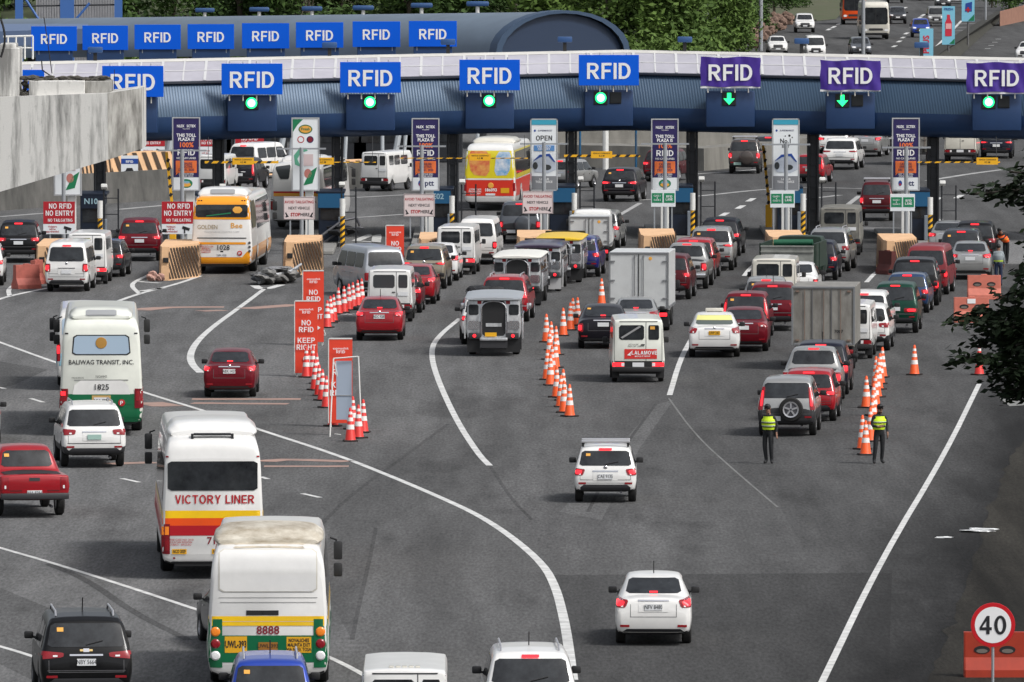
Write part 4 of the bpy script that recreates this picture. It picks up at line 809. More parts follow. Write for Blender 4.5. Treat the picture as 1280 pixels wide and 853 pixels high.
for a, w in (([(193, 341), (172, 350), (163, 357), (174, 367)], .14), ([(138, 380), (174, 367), (222, 355), (250, 345)], .16), ([(172, 352), (200, 354)], .12), ([(176, 364), (205, 360)], .12), ([(-10, 377), (12, 370), (60, 360)], .16), ([(12, 370), (10, 361), (24, 353)], .14), ([(318, 357), (328, 363), (352, 356)], .14),
             ([(445, 301), (472, 290), (470, 303)], .16), ([(445, 301), (470, 303)], .12), ([(0, 271), (90, 264)], .18), ([(148, 262), (214, 256)], .18), ([(444, 247), (520, 243)], .16), ([(446, 272), (505, 268)], .14), ([(764, 275), (800, 254)], .18), ([(770, 252), (870, 246), (940, 238), (1000, 234), (1080, 236)], .15), ([(866, 218), (960, 211)], .14), ([(1160, 226), (1215, 217), (1262, 211)], .16), ([(1056, 259), (1074, 245)], .2), ([(1162, 288), (1176, 274)], .2), ([(1000, 250), (1050, 244)], .14), ([(930, 345), (936, 337), (943, 331)], .14), ([(1083, 353), (1092, 343), (1096, 340)], .14)): strip(a, w*(2.6 if abs(a[-1][1]-a[0][1]) < .2*abs(a[-1][0]-a[0][0]) else 1.35), LINE if a[0][1] > 300 else LINE_M)
for px, py in ((902, 268), (922, 259), (935, 250), (1168, 249), (1195, 246)): strip([(px, py+2), (px+7, py-2)], .3, LINE)
def ragged(pts, z, amp, seed, name, m, n=14):
    r = random.Random(seed); out = []
    for (a, b), (c, d) in zip(pts, pts[1:]+pts[:1]):
        for k in range(n): u = k/n; out.append((a+(c-a)*u+r.gauss(0, amp)*(k > 0), b+(d-b)*u+r.gauss(0, amp*.35)*(k > 0)))
    struct(name, MB().sheet(gpoly(out, z)), m)
DIRT2 = asphalt('dirt_worn', .042, .5, .9, .08); DIRT3 = asphalt('dirt_light', .046, .6, .9, .10)
ragged([(1262, 570), (1300, 540), (1420, 560), (1420, 940), (1120, 940), (1160, 852), (1205, 740), (1236, 640)], .007, 3, 2, 'shoulder', SHOULDER)
struct('concrete_apron', MB().sheet(gpoly([(1250, 498), (1290, 488), (1290, 506), (1262, 508)], .012)), mat('apron_grey', (.2, .2, .19), .8))
# ================================================================ THE FRONT TOLL CANOPY
def front_py(px):      # where the canopy's front edge stands on the ground
    r = 1+(.019*(780-px)/680 if px < 780 else .014*(px-780)/500); return 28.0*r/.0565-200
CW = [G(px, front_py(px)) for px in (-130, 780, 1420)]
def canopy_pt(X, d=0.):
    a, b = (CW[0], CW[1]) if X < CW[1].x else (CW[1], CW[2]); t = (X-a.x)/(b.x-a.x); return Vector((X, a.y+(b.y-a.y)*t+d, 0))
def zdrop(X): return .0125*abs(X-CW[1].x)
m = Model(); BLUEC = mat('cladding_blue', srgb(64, 92, 122), .45, .2); FASC = mat('fascia_blue', srgb(38, 64, 102), .35, .2, noise=.12, nscale=.8, stretch=(1, 1, .2))
n_ = BLUEC.node_tree; bs = n_.nodes['Principled BSDF']; tc = n_.nodes.new('ShaderNodeTexCoord'); wv = n_.nodes.new('ShaderNodeTexWave'); wv.inputs['Scale'].default_value = 2.6; wv.inputs['Distortion'].default_value = .35; wv.inputs['Detail'].default_value = 2; wv.bands_direction = 'X'
mp = n_.nodes.new('ShaderNodeMapping'); mp.inputs['Rotation'].default_value = (0, R(8), 0); n_.links.new(tc.outputs['Object'], mp.inputs[0]); n_.links.new(mp.outputs[0], wv.inputs[0])
rp = n_.nodes.new('ShaderNodeValToRGB'); rp.color_ramp.elements[0].color = (*srgb(50, 71, 92), 1); rp.color_ramp.elements[1].color = (*srgb(63, 86, 109), 1); n_.links.new(wv.outputs[0], rp.inputs[0]); n_.links.new(rp.outputs[0], bs.inputs['Base Color'])
bp = n_.nodes.new('ShaderNodeBump'); bp.inputs['Strength'].default_value = .3; bp.inputs['Distance'].default_value = .02; n_.links.new(wv.outputs[0], bp.inputs['Height']); n_.links.new(bp.outputs[0], bs.inputs['Normal'])
def sweep(prof, off=0., xs=None):
    xs = xs or [CW[0].x, (CW[0].x+CW[1].x)/2, CW[1].x, (CW[1].x+CW[2].x)/2, CW[2].x]; vs = []; k = len(prof)
    for X in xs:
        for d, z in prof: p = canopy_pt(X, d); vs.append((X, p.y, z-zdrop(X)+off))
    return MB().add(vs, [(i*k+j, (i+1)*k+j, (i+1)*k+j+1, i*k+j+1) for i in range(len(xs)-1) for j in range(k-1)])
m.add('cladding', sweep([(-.19, 5.78), (-.12, 6.1), (.05, 6.5), (.28, 6.9), (.52, 7.22)]), BLUEC, smooth=True, ang=60)
m.add('fascia', sweep([(1.3, 4.70), (.5, 4.72), (.2, 4.80), (0, 4.96), (-.14, 5.2), (-.2, 5.5), (-.2, 5.78)]), FASC, smooth=True, ang=60)
m.add('gutter', sweep([(.42, 7.20), (.34, 7.22), (.34, 7.30), (.5, 7.33)]), mat('gutter_dark', (.03, .035, .05), .5))
m.add('roof_panel', sweep([(.5, 7.33), (1.9, 7.74), (3.4, 8.12)]), mat('roof_panel_grey', srgb(174, 172, 180), .5, noise=.10, nscale=.7))
m.add('ridge_cap', sweep([(3.4, 8.13), (3.7, 8.22), (4.4, 8.24), (6.5, 8.05), (9, 7.2), (10, 5.2), (9.9, 4.7), (1.3, 4.70)]), mat('ridge_white', srgb(198, 196, 190), .7, noise=.10, nscale=1))
t = MB(); X = CW[0].x; k = 0
while X < CW[2].x:
    a, b = canopy_pt(X, .5), canopy_pt(X, 3.4); q = zdrop(X); w = .07 if k % 2 else .12
    t.add([(X-w/2, a.y, 7.36-q), (X+w/2, a.y, 7.36-q), (X+w/2, b.y, 8.15-q), (X-w/2, b.y, 8.15-q)], [(0, 1, 2, 3)]); X += .95; k += 1
m.add('panel_joint', t, mat('joint_white', (.58, .58, .58), .6)); t = sweep([(1.86, 7.745), (1.94, 7.77)]); m.add('panel_joint', t, MATS['joint_white'])
m.inst('toll_canopy', (0, 0, 0), 0, None, 'long blue canopy of the front toll plaza with pale grid roof panels', 'canopy')
SB, SP = mat('sign_blue', srgb(0, 92, 216), .6, spec=.2), mat('banner_purple', srgb(66, 40, 140), .5, noise=.12, nscale=1.2)
HOUS = mat('housing_blue', srgb(30, 58, 98), .5, noise=.1, nscale=.8); LED = mat('signal_green_lit', (.05, .9, .3), .4, emis=1.3, ecol=(.01, 1, .22)); LEDC = mat('signal_green_core', (.4, 1, .7), .4, emis=1.6, ecol=(.50, 1, .66)); SOFF = mat('signal_off', (.01, .012, .014), .4)
ords = ['leftmost, half hidden by the concrete beam, of', 'second from the left of', 'third from the left of', 'fourth from the left of', 'fifth from the left of', 'rightmost of']
for k, (px, py, sig) in enumerate(((17, 107, None), (166, 102, 'round'), (315, 99, 'round'), (463, 97, 'round'), (612, 94, 'round'), (761, 88, 'two'), (913, 90, 'arrow'), (1063, 94, 'arrow'), (1246, 97, 'round2'))):
    X0 = AT(px, py, CW[1].y).x; p = canopy_pt(X0, -1.0); q = AT(px, py, p.y); purple = k > 5; sg = Model()
    W, Hh = (2.68, 1.36) if not purple else (2.66, 1.30)
    if not purple: pb = sg.add('panel', MB().box((0, 0, 0), (W, .08, Hh), bev=.01), SB)
    else:       # a cloth banner that sags a little between its ties
        mb = MB(); vs = []; nx, nz = 22, 8
        for j in range(nz+1):
            for i in range(nx+1):
                u, v = i/nx, j/nz; vs.append(((u-.5)*W+.02*math.sin(9*v+k), -.03+.022*math.sin(u*17+k*2+v*3)+.018*math.sin(u*31+v*7+k), (v-.5)*Hh+.03*math.cos(u*6.28*1.5+k)*(1 if v in (0, 1) else .6)))
        pb = sg.add('cloth', mb.add(vs, [(j*(nx+1)+i, j*(nx+1)+i+1, (j+1)*(nx+1)+i+1, (j+1)*(nx+1)+i) for j in range(nz) for i in range(nx)]), SP, smooth=True)
        sg.add('hem', MB().box((0, .03, -Hh/2-.03), (W, .03, .09)).box((0, .03, Hh/2+.02), (W*.98, .03, .05)), INKW)
    sg.flat_text('RFID', 0, -.055 if not purple else -.085, -.03, .98, INKW, .018, .98, pb)
    t = MB()
    for x in (-1.0, -.4, .2, .8): t.tube((x, .06, -Hh/2-.28), (x, .06, Hh/2+.1 if not purple else Hh/2), .03, n=6)
    sg.add('bracket', t, mat('bracket_pale', (.5, .48, .46), .5))
    nm = 'blue RFID sign' if not purple else 'purple RFID cloth banner'
    lab = f'{nm}, {ords[k]} the front canopy row' if not purple else ['purple RFID cloth banner with white hem, leftmost of the three purple ones', 'purple RFID cloth banner, middle one of the three purple ones', 'purple RFID cloth banner at the right edge of the photo'][k-6]
    sg.inst('rfid_sign', q, 0, None, lab, 'sign', 'RFID signs hung on the front canopy')
    if sig:
        h = Model(); c = AT(px, 142 + (99-py)*-.6, canopy_pt(X0, -.70).y); zc = c.z
        hb = MB().box((0, .35, 0), (2.16, .8, 1.60), bev=.05); h.add('housing', hb, HOUS, smooth=True)
        sx = {'two': -.36, 'arrow': -.06, 'round2': -.36}.get(sig, -.02)
        if sig == 'arrow' and k == 7: sx = -.36
        h.add('signal_box', MB().box((sx, -.06, .46), (.62, .05, .60), bev=.02), SOFF)
        if sig == 'arrow':
            h.add('lit_arrow', MB().prism([(sx-.09, .72), (sx-.09, .47), (sx-.25, .47), (sx, .20), (sx+.25, .47), (sx+.09, .47), (sx+.09, .72)], -.12, -.09), LED)
        else:
            i = h.add('lit_lamp', MB().lathe([(0, -.05), (.20, -.03), (.25, 0)], 20, 'Y', (sx, -.09, .46)), LED, smooth=True); h.add('lamp_core', MB().lathe([(0, -.01), (.17, 0)], 20, 'Y', (sx, -.145, .46)), LEDC, i)
        if sig != 'round' and sig != 'arrow' or k == 7: h.add('signal_box', MB().box((sx+.66, -.06, .46), (.52, .05, .52), bev=.02).box((sx+.66, -.09, .46), (.42, .03, .42)), SOFF)
        h.inst('lane_signal', c, 0, None, f'navy lane signal box with green {"arrow" if sig=="arrow" else "lamp"} lit under the {"purple banner" if purple else "blue RFID sign"}, number {k} from the left' if False else 'navy housing with lit green %s, %s' % ('arrow' if sig == 'arrow' else 'lamp', ['', 'partly hidden by the concrete beam', 'above the yellow and white bus', 'above the parked white jeep van', 'above the yellow and red bus', 'beside a dark unlit square', 'under the leftmost purple banner', 'under the middle purple banner', 'at the right edge'][k]), 'signal', 'lane signals under the front canopy')
for k, (px, py) in enumerate(((119, 64), (412, 58), (560, 54), (706, 51), (856, 51), (1002, 53), (1152, 58))):
    X0 = AT(px, py, CW[1].y+4).x; Y = canopy_pt(X0, 4.2).y; p = AT(px, py, Y); f = Model(); zb = 8.2-zdrop(X0)
    f.add('lamp_body', MB().box((0, 0, .05), (.66, .30, .26), bev=.05), mat('floodlight_blue', srgb(44, 78, 124), .45), smooth=True); f.add('bracket', MB().box((0, 0, (zb-p.z)/2), (.16, .12, abs(zb-p.z)+.1)), BLK)
    f.inst('floodlight', p, 0, None, 'small blue floodlight on the canopy roof edge, %s from the left' % ['first', 'second', 'third', 'fourth', 'fifth', 'sixth', 'seventh'][k], 'floodlight', 'floodlights along the front canopy roof')
# ================================================================ TOLL ISLANDS
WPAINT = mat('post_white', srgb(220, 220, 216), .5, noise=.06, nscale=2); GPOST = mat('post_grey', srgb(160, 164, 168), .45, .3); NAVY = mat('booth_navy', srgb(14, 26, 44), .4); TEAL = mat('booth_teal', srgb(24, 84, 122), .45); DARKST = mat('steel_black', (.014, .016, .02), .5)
YEL = mat('hazard_yellow', srgb(238, 178, 30), .5); TAN = mat('crash_block_tan', srgb(222, 180, 138), .7, noise=.1, nscale=1.5); STR = mat('stripe_dark', srgb(70, 56, 44), .7); PURP = mat('board_purple', srgb(40, 32, 86), .45); WB = mat('board_white', srgb(228, 232, 234), .45); SILV = mat('frame_silver', srgb(190, 192, 194), .4, .4)
REDS = mat('sign_red', srgb(176, 30, 42), .45); GREENS = mat('sign_green', srgb(18, 128, 86), .45); PALE = mat('sign_pale_pink', srgb(222, 206, 204), .5)
def clip_stripes(A, B, z0, z1, pitch, wid, slope, off=.004, both=False):
    A, B = Vector(A), Vector(B); l = (B-A).length; t = (B-A)/l; nrm = Vector((t.y, -t.x, 0))*off; mb = MB(); u = -abs(slope)*(z1-z0)-pitch
    while u < l+abs(slope)*(z1-z0):
        poly = [(u, z0), (u+wid, z0), (u+wid+slope*(z1-z0), z1), (u+slope*(z1-z0), z1)]
        for ax, lim, sg in ((0, 0, 1), (0, l, -1)):
            out = []
            for i in range(len(poly)):
                p, q = poly[i], poly[(i+1) % len(poly)]; ip, iq = sg*(p[ax]-lim) >= 0, sg*(q[ax]-lim) >= 0
                if ip: out.append(p)
                if ip != iq: s = (lim-p[ax])/(q[ax]-p[ax]); out.append((lim, p[1]+(q[1]-p[1])*s))
            poly = out
            if len(poly) < 3: break
        if len(poly) >= 3: mb.sheet([A+t*a+nrm+Vector((0, 0, b)) for a, b in poly])
        u += pitch
    return mb
def crash_block():
    m = Model(); pl = [(-.74, 1.3), (-.62, 0), (-.30, 0), (.76, 3.0), (.76, 7.4), (-.74, 7.4)]
    mb = MB().add([(x*1.03, y, 0) for x, y in pl]+[(x*.96, y+.04, 1.36) for x, y in pl], [tuple(range(6))[::-1], tuple(range(6, 12))]+[(i, (i+1) % 6, 6+(i+1) % 6, 6+i) for i in range(6)])
    m.add('block', mb, TAN)
    s = clip_stripes((-.30*1.03, 0, 0), (.76*1.03, 3.0, 0), .06, 1.3, .32, .19, -.75, .014); m.add('stripe', s, STR); m.add('stripe', clip_stripes((.77, 3.0, 0), (.77, 7.4, 0), .06, 1.3, .2, .09, -.25, .03), STR)
    m.add('stripe', clip_stripes((-.75, 7.4, 0), (-.76, 1.3, 0), .06, 1.3, .2, .09, .25, .03), STR)
    m.add('lifting_slot', MB().box((-.44, -.0, .82), (.22, .10, .20), bev=.02), BLK); return m
CRB = crash_block()
def board_model(kind):
    m = Model(); f = MB()
    for s in (1, -1): f.box((s*.575, 0, 1.55), (.05, .07, 3.15))
    f.box((0, 0, 3.1), (1.2, .07, .05)).box((0, 0, .0), (1.2, .07, .05)); m.add('frame', f, SILV)
    def pan(z0, z1, mt, y=0, x0=-.54, x1=.54, parent=None, nm='panel'): return m.add(nm, MB().box(((x0+x1)/2, y, (z0+z1)/2), (x1-x0, .03, z1-z0)), mt, parent)
    def disc(x, z, rx, rz, mt, y, parent=None, nm='emblem'): return m.add(nm, MB().prism([(x+rx*math.cos(a), z+rz*math.sin(a)) for a in [k*math.pi/9 for k in range(18)]], y, y+.004), mt, parent)
    T = lambda s, x, z, sz, mt, b=.01, sx=1, par=None, y=-.022: m.flat_text(s, x, y, z, sz, mt, b, sx, par)
    if kind in ('ptt', 'oval'):
        p = pan(.55, 3.07, PURP); pan(.03, .55, WB)
        T('NLEX   SCTEX', 0, 2.74, .155, INKW, .03, .82, p); T('TOLLWAYS', 0, 2.62, .06, INKW, .01, 1, p); T('THIS TOLL\nPLAZA IS', 0, 2.26, .19, INKW, .03, .92, p); T('100%', 0, 1.93, .29, INKO, .03, 1, p); T('RFID', 0, 1.62, .35, INKW, .03, 1.05, p); T('NO CASH LANES', 0, 1.37, .115, INKW, .02, .95, p)
        o = m.add('panel', MB().box((0, -.02, 1.0), (.90, .02, .52), bev=.008), INKO, p); m.add('panel', MB().prism([(-.42, .78), (-.30, .78), (-.45, .64)], -.03, -.012), INKO, p); T('CASHLESS\nEFFECTIVE\nDEC 01, 2020', 0, 1.0, .145, PURP, .015, .8, o, -.036); T('AVOID DELAYS\nGET YOUR RFID\nSTICKER NOW', 0, .69, .10, INKW, .01, .9, p)
        if kind == 'ptt': T('ptt', .16, .30, .34, mat('ink_navy', srgb(36, 44, 90), .5), .02); disc(-.24, .30, .08, .12, INKB, -.021); disc(-.24, .25, .045, .05, INKR, -.026)
        else: disc(0, .29, .27, .19, INKG, -.021); disc(0, .24, .20, .09, STICKER, -.026); disc(0, .34, .16, .06, mat('ink_sky', srgb(120, 170, 190), .5), -.026)
    elif kind in ('open', 'no1'):
        p = pan(.03, 3.07, WB); t = pan(2.86, 3.07, mat('board_teal', srgb(60, 160, 186), .4), -.018, nm='header'); T('EASYTRIP SERVICES' if False else 'SUPERMARKET', .05, 2.60, .10, mat('ink_navy', srgb(36, 44, 90), .5), .01, .95, p); disc(-.40, 2.60, .045, .05, INKB, -.021)
        if kind == 'open':
            T('OPEN', 0, 2.28, .30, INK, .035, .95, p); T('FOR', 0, 2.08, .08, INK, .01, 1, p); b = pan(1.72, 1.96, mat('board_azure', srgb(90, 140, 196), .4), -.018, -.44, .46); T('TAKE-OUT\nDELIVERY', 0, 1.84, .105, INKW, .02, 1.2, b, -.038)
        else: T('No.1', 0, 2.14, .28, INK, .02, .9, p); T('BEST', 0, 1.9, .16, INK, .01, 1, p); disc(.16, 2.38, .05, .05, INK, -.021); disc(-.02, 2.36, .03, .03, INK, -.021); disc(.28, 2.30, .03, .03, INK, -.021)
        z = 1.05; pic = m.add('picture', MB().prism([(-.52, z), (-.45, z+.28), (-.2, z+.48), (.25, z+.52), (.5, z+.2), (.52, z-.15), (.2, z-.3), (-.4, z-.25)], -.03, -.016), mat('picture_silver', srgb(186, 194, 206), .4), p); m.add('picture', MB().prism([(-.50, z+.2), (-.2, z+.5), (.25, z+.55), (.5, z+.18), (.42, z+.2), (.2, z+.44), (-.15, z+.40)], -.04, -.031), INKB, pic); disc(-.38, z+.02, .11, .16, GLASS2, -.042, pic, 'picture'); disc(.12, z-.05, .2, .12, GLASS2, -.042, pic, 'picture'); pan(.03, .62, mat('board_grey', srgb(128, 130, 134), .5), -.018, nm='footer'); T('1-HOUR\nTOLL SERVICE', 0, .42, .13, INKW, .02, .9, p, -.038)
    else:
        p = pan(.03, 3.07, WB); disc(0, 2.62, .30, .20, mat('ink_leaf', srgb(60, 110, 60), .5), -.021, p); disc(0, 2.62, .25, .15, STICKER, -.026, p); T('Fresh', 0, 2.63, .17, INKG, .02, 1, p, -.034)
        for x, c in ((-.2, INKR), (.2, PURP)): disc(x, 2.18, .15, .15, c, -.021, p); disc(x, 2.18, .11, .11, WB if c is INKR else INKM, -.026, p)
        m.add('picture', MB().prism([(-.54, 2.5), (-.54, 3.05), (-.1, 3.05), (-.35, 2.8)], -.022, -.016), INKG, p); m.add('picture', MB().prism([(-.5, 1.5), (-.3, 1.75), (0, 1.82), (.1, 1.7), (-.2, 1.6), (-.35, 1.35), (-.2, 1.0), (-.45, 1.1)], -.022, -.016), mat('ink_mint', srgb(96, 170, 140), .5), p); m.add('picture', MB().box((.12, -.022, 1.3), (.42, .012, .5)), mat('picture_pale', srgb(210, 190, 190), .5), p); m.add('picture', MB().prism([(-.1, .2), (.3, .3), (.5, 1.0), (.2, .8)], -.022, -.016), INKG, p); disc(.1, .72, .16, .2, mat('picture_pink', srgb(190, 120, 110), .5), -.022, p)
    return m
def small_sign(kind):
    m = Model(); T = lambda s, x, z, sz, mt, b=.01, sx=1, par=None, y=-.022: m.flat_text(s, x, y, z, sz, mt, b, sx, par)
    t = MB(); hh = {'red': 0, 'avoid': 0, 'green': 0}[kind]
    for x in (-.38, .38): t.box((x, .03, .6), (.06, .05, 1.3))
    m.add('leg', MB().box((-.38, .04, .62), (.06, .05, 1.24)), GPOST); m.add('leg', MB().box((.38, .04, .62), (.06, .05, 1.24)), GPOST)
    if kind == 'red':
        p = m.add('panel', MB().box((0, 0, 1.72), (1.34, .03, .94)), REDS); q = m.add('panel', MB().box((0, 0, 1.02), (1.34, .03, .42)), WB); T('NO RFID', .05, 2.0, .30, INKW, .03, .86, p); T('NO ENTRY', .02, 1.70, .30, INKW, .03, .82, p); T('NO TAILGATING', .05, 1.40, .18, INKW, .03, .80, p); T('Violators\nwill be\napprehended', -.28, 1.02, .115, INKR, .015, .9, q); m.add('camera_picture', MB().box((.36, -.022, 1.05), (.32, .012, .12), ry=R(18)).box((.3, -.022, .93), (.06, .012, .16)), INK, q)
    elif kind == 'avoid':
        p = m.add('panel', MB().box((0, 0, 1.42), (1.34, .03, .98), bev=.008), PALE); f = MB()
        for z in (.95, 1.89): f.box((0, -.018, z), (1.30, .012, .025))
        for x in (-.645, .645): f.box((x, -.018, 1.42), (.025, .012, .96))
        m.add('border', f, mat('border_grey', (.32, .27, .27), .5), p); T('AVOID TAILGATING', 0, 1.68, .165, INKR, .012, .82, p); T('NEXT VEHICLE', 0, 1.42, .165, INK, .01, .84, p); T('STOP', -.16, 1.14, .20, INKR, .03, .85, p); T('HERE', .25, 1.14, .20, INK, .012, .85, p)
        for s in (1, -1): m.add('arrow', MB().prism([(s*.58, 1.02), (s*.44, 1.06), (s*.48, 1.11), (s*.56, 1.24), (s*.60, 1.22), (s*.54, 1.07), (s*.58, 1.08)], -.022, -.017), INK, p)
    else:
        p = m.add('panel', MB().box((0, 0, 1.40), (1.06, .03, .74), bev=.008), WB); a = m.add('panel', MB().box((-.26, -.02, 1.42), (.46, .012, .42)), GREENS, p); b = m.add('panel', MB().box((.26, -.02, 1.42), (.46, .012, .42)), GREENS, p); T('CLASS 1\n&\nCLASS 2', -.26, 1.42, .10, INKW, .01, .9, a, -.03); T('RFID\nLANE', .26, 1.42, .14, INKW, .02, .9, b, -.03)
    return m
SM = {k: small_sign(k) for k in ('red', 'avoid', 'green')}; BM = {}
tp = Model(); tp.add('post', MB().tube((0, 0, 0), (0, 0, 4.5), .085, n=10), GPOST, smooth=True); tp.add('crossbar', MB().box((0, .0, 4.45), (2.1, .07, .07)), GPOST)
wp = Model(); wp.add('pillar', MB().box((0, 0, 1.25), (.36, .30, 2.5), bev=.02), WPAINT); wp.add('base_plate', MB().box((0, 0, .03), (.6, .5, .06)), GPOST)
bo = Model(); t = MB().lathe([(0, 2.2), (.10, 2.18), (.11, 0)], 12, m=0); i = bo.add('post', MB().tube((0, 0, 0), (0, 0, 1.35), .10, n=12), YEL, smooth=True); bo.add('sleeve', MB().tube((0, 0, 1.35), (0, 0, 2.1), .115, n=12), WPAINT, smooth=True); t = MB()
for k in range(5):
    z = .10+k*.26; vs = []
    for q in range(13): a = 2*math.pi*q/12; vs += [(.104*math.cos(a), .104*math.sin(a), z+.11*math.sin(a)*0+.08*math.cos(a)), (.104*math.cos(a), .104*math.sin(a), z+.13+.08*math.cos(a))]
    t.add(vs, [(2*q, 2*q+2, 2*q+3, 2*q+1) for q in range(12)])
bo.add('stripe', t, BLK, i)
co = Model(); t = MB()
for x in (-.2, .2):
    for y in (-.2, .2): t.tube((x, y, 0), (x, y, 4.72), .06, n=8)
for k in range(9):
    z = .3+k*.5; t.box((0, -.2, z), (.4, .03, .05)).box((0, .2, z), (.4, .03, .05)).box((-.2, 0, z), (.03, .4, .05)).box((.2, 0, z), (.03, .4, .05))
t.box((0, 0, 2.4), (.26, .26, 4.6)); co.add('lattice', t, DARKST); co.add('base', MB().box((0, 0, .15), (.6, .6, .3), bev=.03), DARKST)
ca = Model(); t = MB()
for x in (0, .62): t.tube((x, 0, 0), (x, 0, 2.5), .035, n=6)
for z in (.7, 1.4, 2.1): t.tube((0, 0, z), (.62, 0, z), .025, n=6)
ca.add('rail', t, DARKST); ca.add('camera', MB().box((.02, -.15, 2.6), (.26, .5, .16), bev=.03, rx=R(-14)), WPAINT)
def booth(txt, top):
    m = Model(); m.add('cabin', MB().box((0, 1.4, 1.05), (1.05, 2.8, 2.1), bev=.04), NAVY); m.add('window', MB().box((0, -.012, 1.30), (.86, .02, .7)), GLASS); m.add('window', MB().box((.535, 1.4, 1.35), (.02, 2.0, .7)), GLASS); m.add('roof', MB().box((0, 1.4, 2.16), (1.25, 3.0, .12), bev=.03), NAVY)
    if top: m.add('header', MB().box((.03, -.05, 1.80), (1.16, .08, .66), bev=.02), TEAL)
    if txt: i = m.add('header', MB().box((.0, -.06, 1.85), (.98, .06, .60)), TEAL if txt != 'N10' else NAVY); m.flat_text(txt, -.06, -.096, 1.85, .34, mat('ink_pale', srgb(150, 180, 190), .5), .02, 1, i)
    m.add('counter_box', MB().box((.5, -.3, .55), (.3, .3, 1.1), bev=.03), mat('kiosk_grey', srgb(120, 128, 136), .5)); return m
wh = ['at the far left under the concrete beam', 'left of the yellow and white bus', 'right of the yellow and white bus', 'behind the grey and white van', 'behind the row of jeepneys', 'behind the white box truck', 'behind the green dump truck', 'rightmost, beside the maroon van']
ISL = [(85, 318, 'fresh', 'red', 74, 113, 'N10', True), (233, 318, 'oval', 'red', 222, 260, None, True), (382, 315, 'fresh', 'avoid', 374, 412, None, True), (532, 311, 'ptt', 'avoid', 524, 549, 'E02', True), (680, 307, 'open', 'avoid', 672, 702, None, True), (831, 307, 'oval', 'green', 829, 850, None, True), (982, 308, 'no1', 'green', 978, 988, None, True), (1132, 313, 'ptt', 'green', 1128, 1147, None, True)]
ISLC = mat('island_concrete', (.24, .235, .22), .85, noise=.2, nscale=.8)
for k, (px, py, bk, sk, spx, bpx, btxt, _) in enumerate(ISL):
    B = G(px, py); w = wh[k]
    single('toll_island', MB().box((0, 8, .09), (1.9, 22, .18), bev=.04), ISLC, f'raised concrete toll island {w}', 'kerb island', 'toll islands', loc=(B.x+.3, B.y, 0))
    if bk not in BM: BM[bk] = board_model(bk)
    q = AT(px, 238 if k else 244, B.y); BM[bk].inst('advert_board', (B.x, B.y, q.z), 0, None, {'fresh': 'white and green food advert board', 'oval': 'purple 100% RFID board with an oval emblem', 'ptt': 'purple 100% RFID board with ptt below', 'open': 'white advert board reading OPEN', 'no1': 'white advert board with a No.1 heading'}[bk]+' '+w, 'advert board', 'tall advert boards on the toll islands')
    wp.inst('sign_pillar', (B.x+(.0 if k > 3 else .16), B.y+.3, .18), 0, None, f'square white pillar under the advert board {w}', 'pillar', 'white pillars under the advert boards', scale=(1, 1, (q.z-.15)/2.5))
    tp.inst('tee_post', (B.x-.16 if k not in (4, 5, 6, 7) else B.x, B.y-.45, 0), 0, None, f'grey T-shaped post at the advert board {w}', 'post', 'T-shaped grey posts on the toll islands')
    s = G(spx, py+3); zz = {'red': 0.15, 'avoid': .55, 'green': .75}[sk]
    SM[sk].inst('notice_sign', (s.x, s.y, zz), 0, None, {'red': 'red and white NO RFID NO ENTRY sign', 'avoid': 'pale AVOID TAILGATING sign', 'green': 'white sign with two green panels'}[sk]+' '+w, 'sign', 'small notice signs on the toll islands')
    c = G(bpx, py-5); booth(btxt, not btxt).inst('toll_booth', (c.x, c.y+2.0, .18), 0, None, f'dark navy toll booth {w}' + (f' marked {btxt}' if btxt else ''), 'toll booth', 'toll booths')
    c = G(bpx+(16 if k > 1 else 12), py); bo.inst('striped_bollard', (c.x, c.y+.2, .18), 0, None, f'black and yellow striped bollard with white sleeve {w}', 'bollard', 'striped bollards by the booths')
    c = G(px+34+(6 if k < 3 else 0), py-9); c.y = canopy_pt(c.x, 1.0).y; c.x = AT(px+34+(6 if k < 3 else 0), 300, c.y).x; co.inst('canopy_column', (c.x, c.y, 0), 0, None, f'dark lattice column holding up the canopy {w}', 'column', 'canopy columns', scale=(1, 1, (4.8-zdrop(c.x))/4.72))
    c = G(px+45, py-4); ca.inst('camera_rail', (c.x, c.y, .18), 0, None, f'black railing with a small camera {w}', 'railing', 'railings beside the booths')
for k, (px, py, rz) in enumerate(((66, 350, 0), (221, 351, 0), (376, 345, 0), (545, 341, 0), (668, 338, 0), (823, 336, 0), (984, 338, 0), (1127, 343, 0))):
    b = G(px, py); CRB.inst('crash_block', (b.x, b.y, 0), rz, None, ['tan striped crash block beside the faded red barrier at far left', 'tan striped crash block left of the yellow and white bus', 'tan striped crash block behind the crumpled wreckage', 'tan striped crash block behind the gold SUV', 'tan striped crash block behind the yellow roofed jeepney', 'tan striped crash block behind the white box truck', 'tan striped crash block behind the green tarpaulin roll', 'tan striped crash block left of the maroon van'][k], 'crash block', 'crash blocks at the island noses')
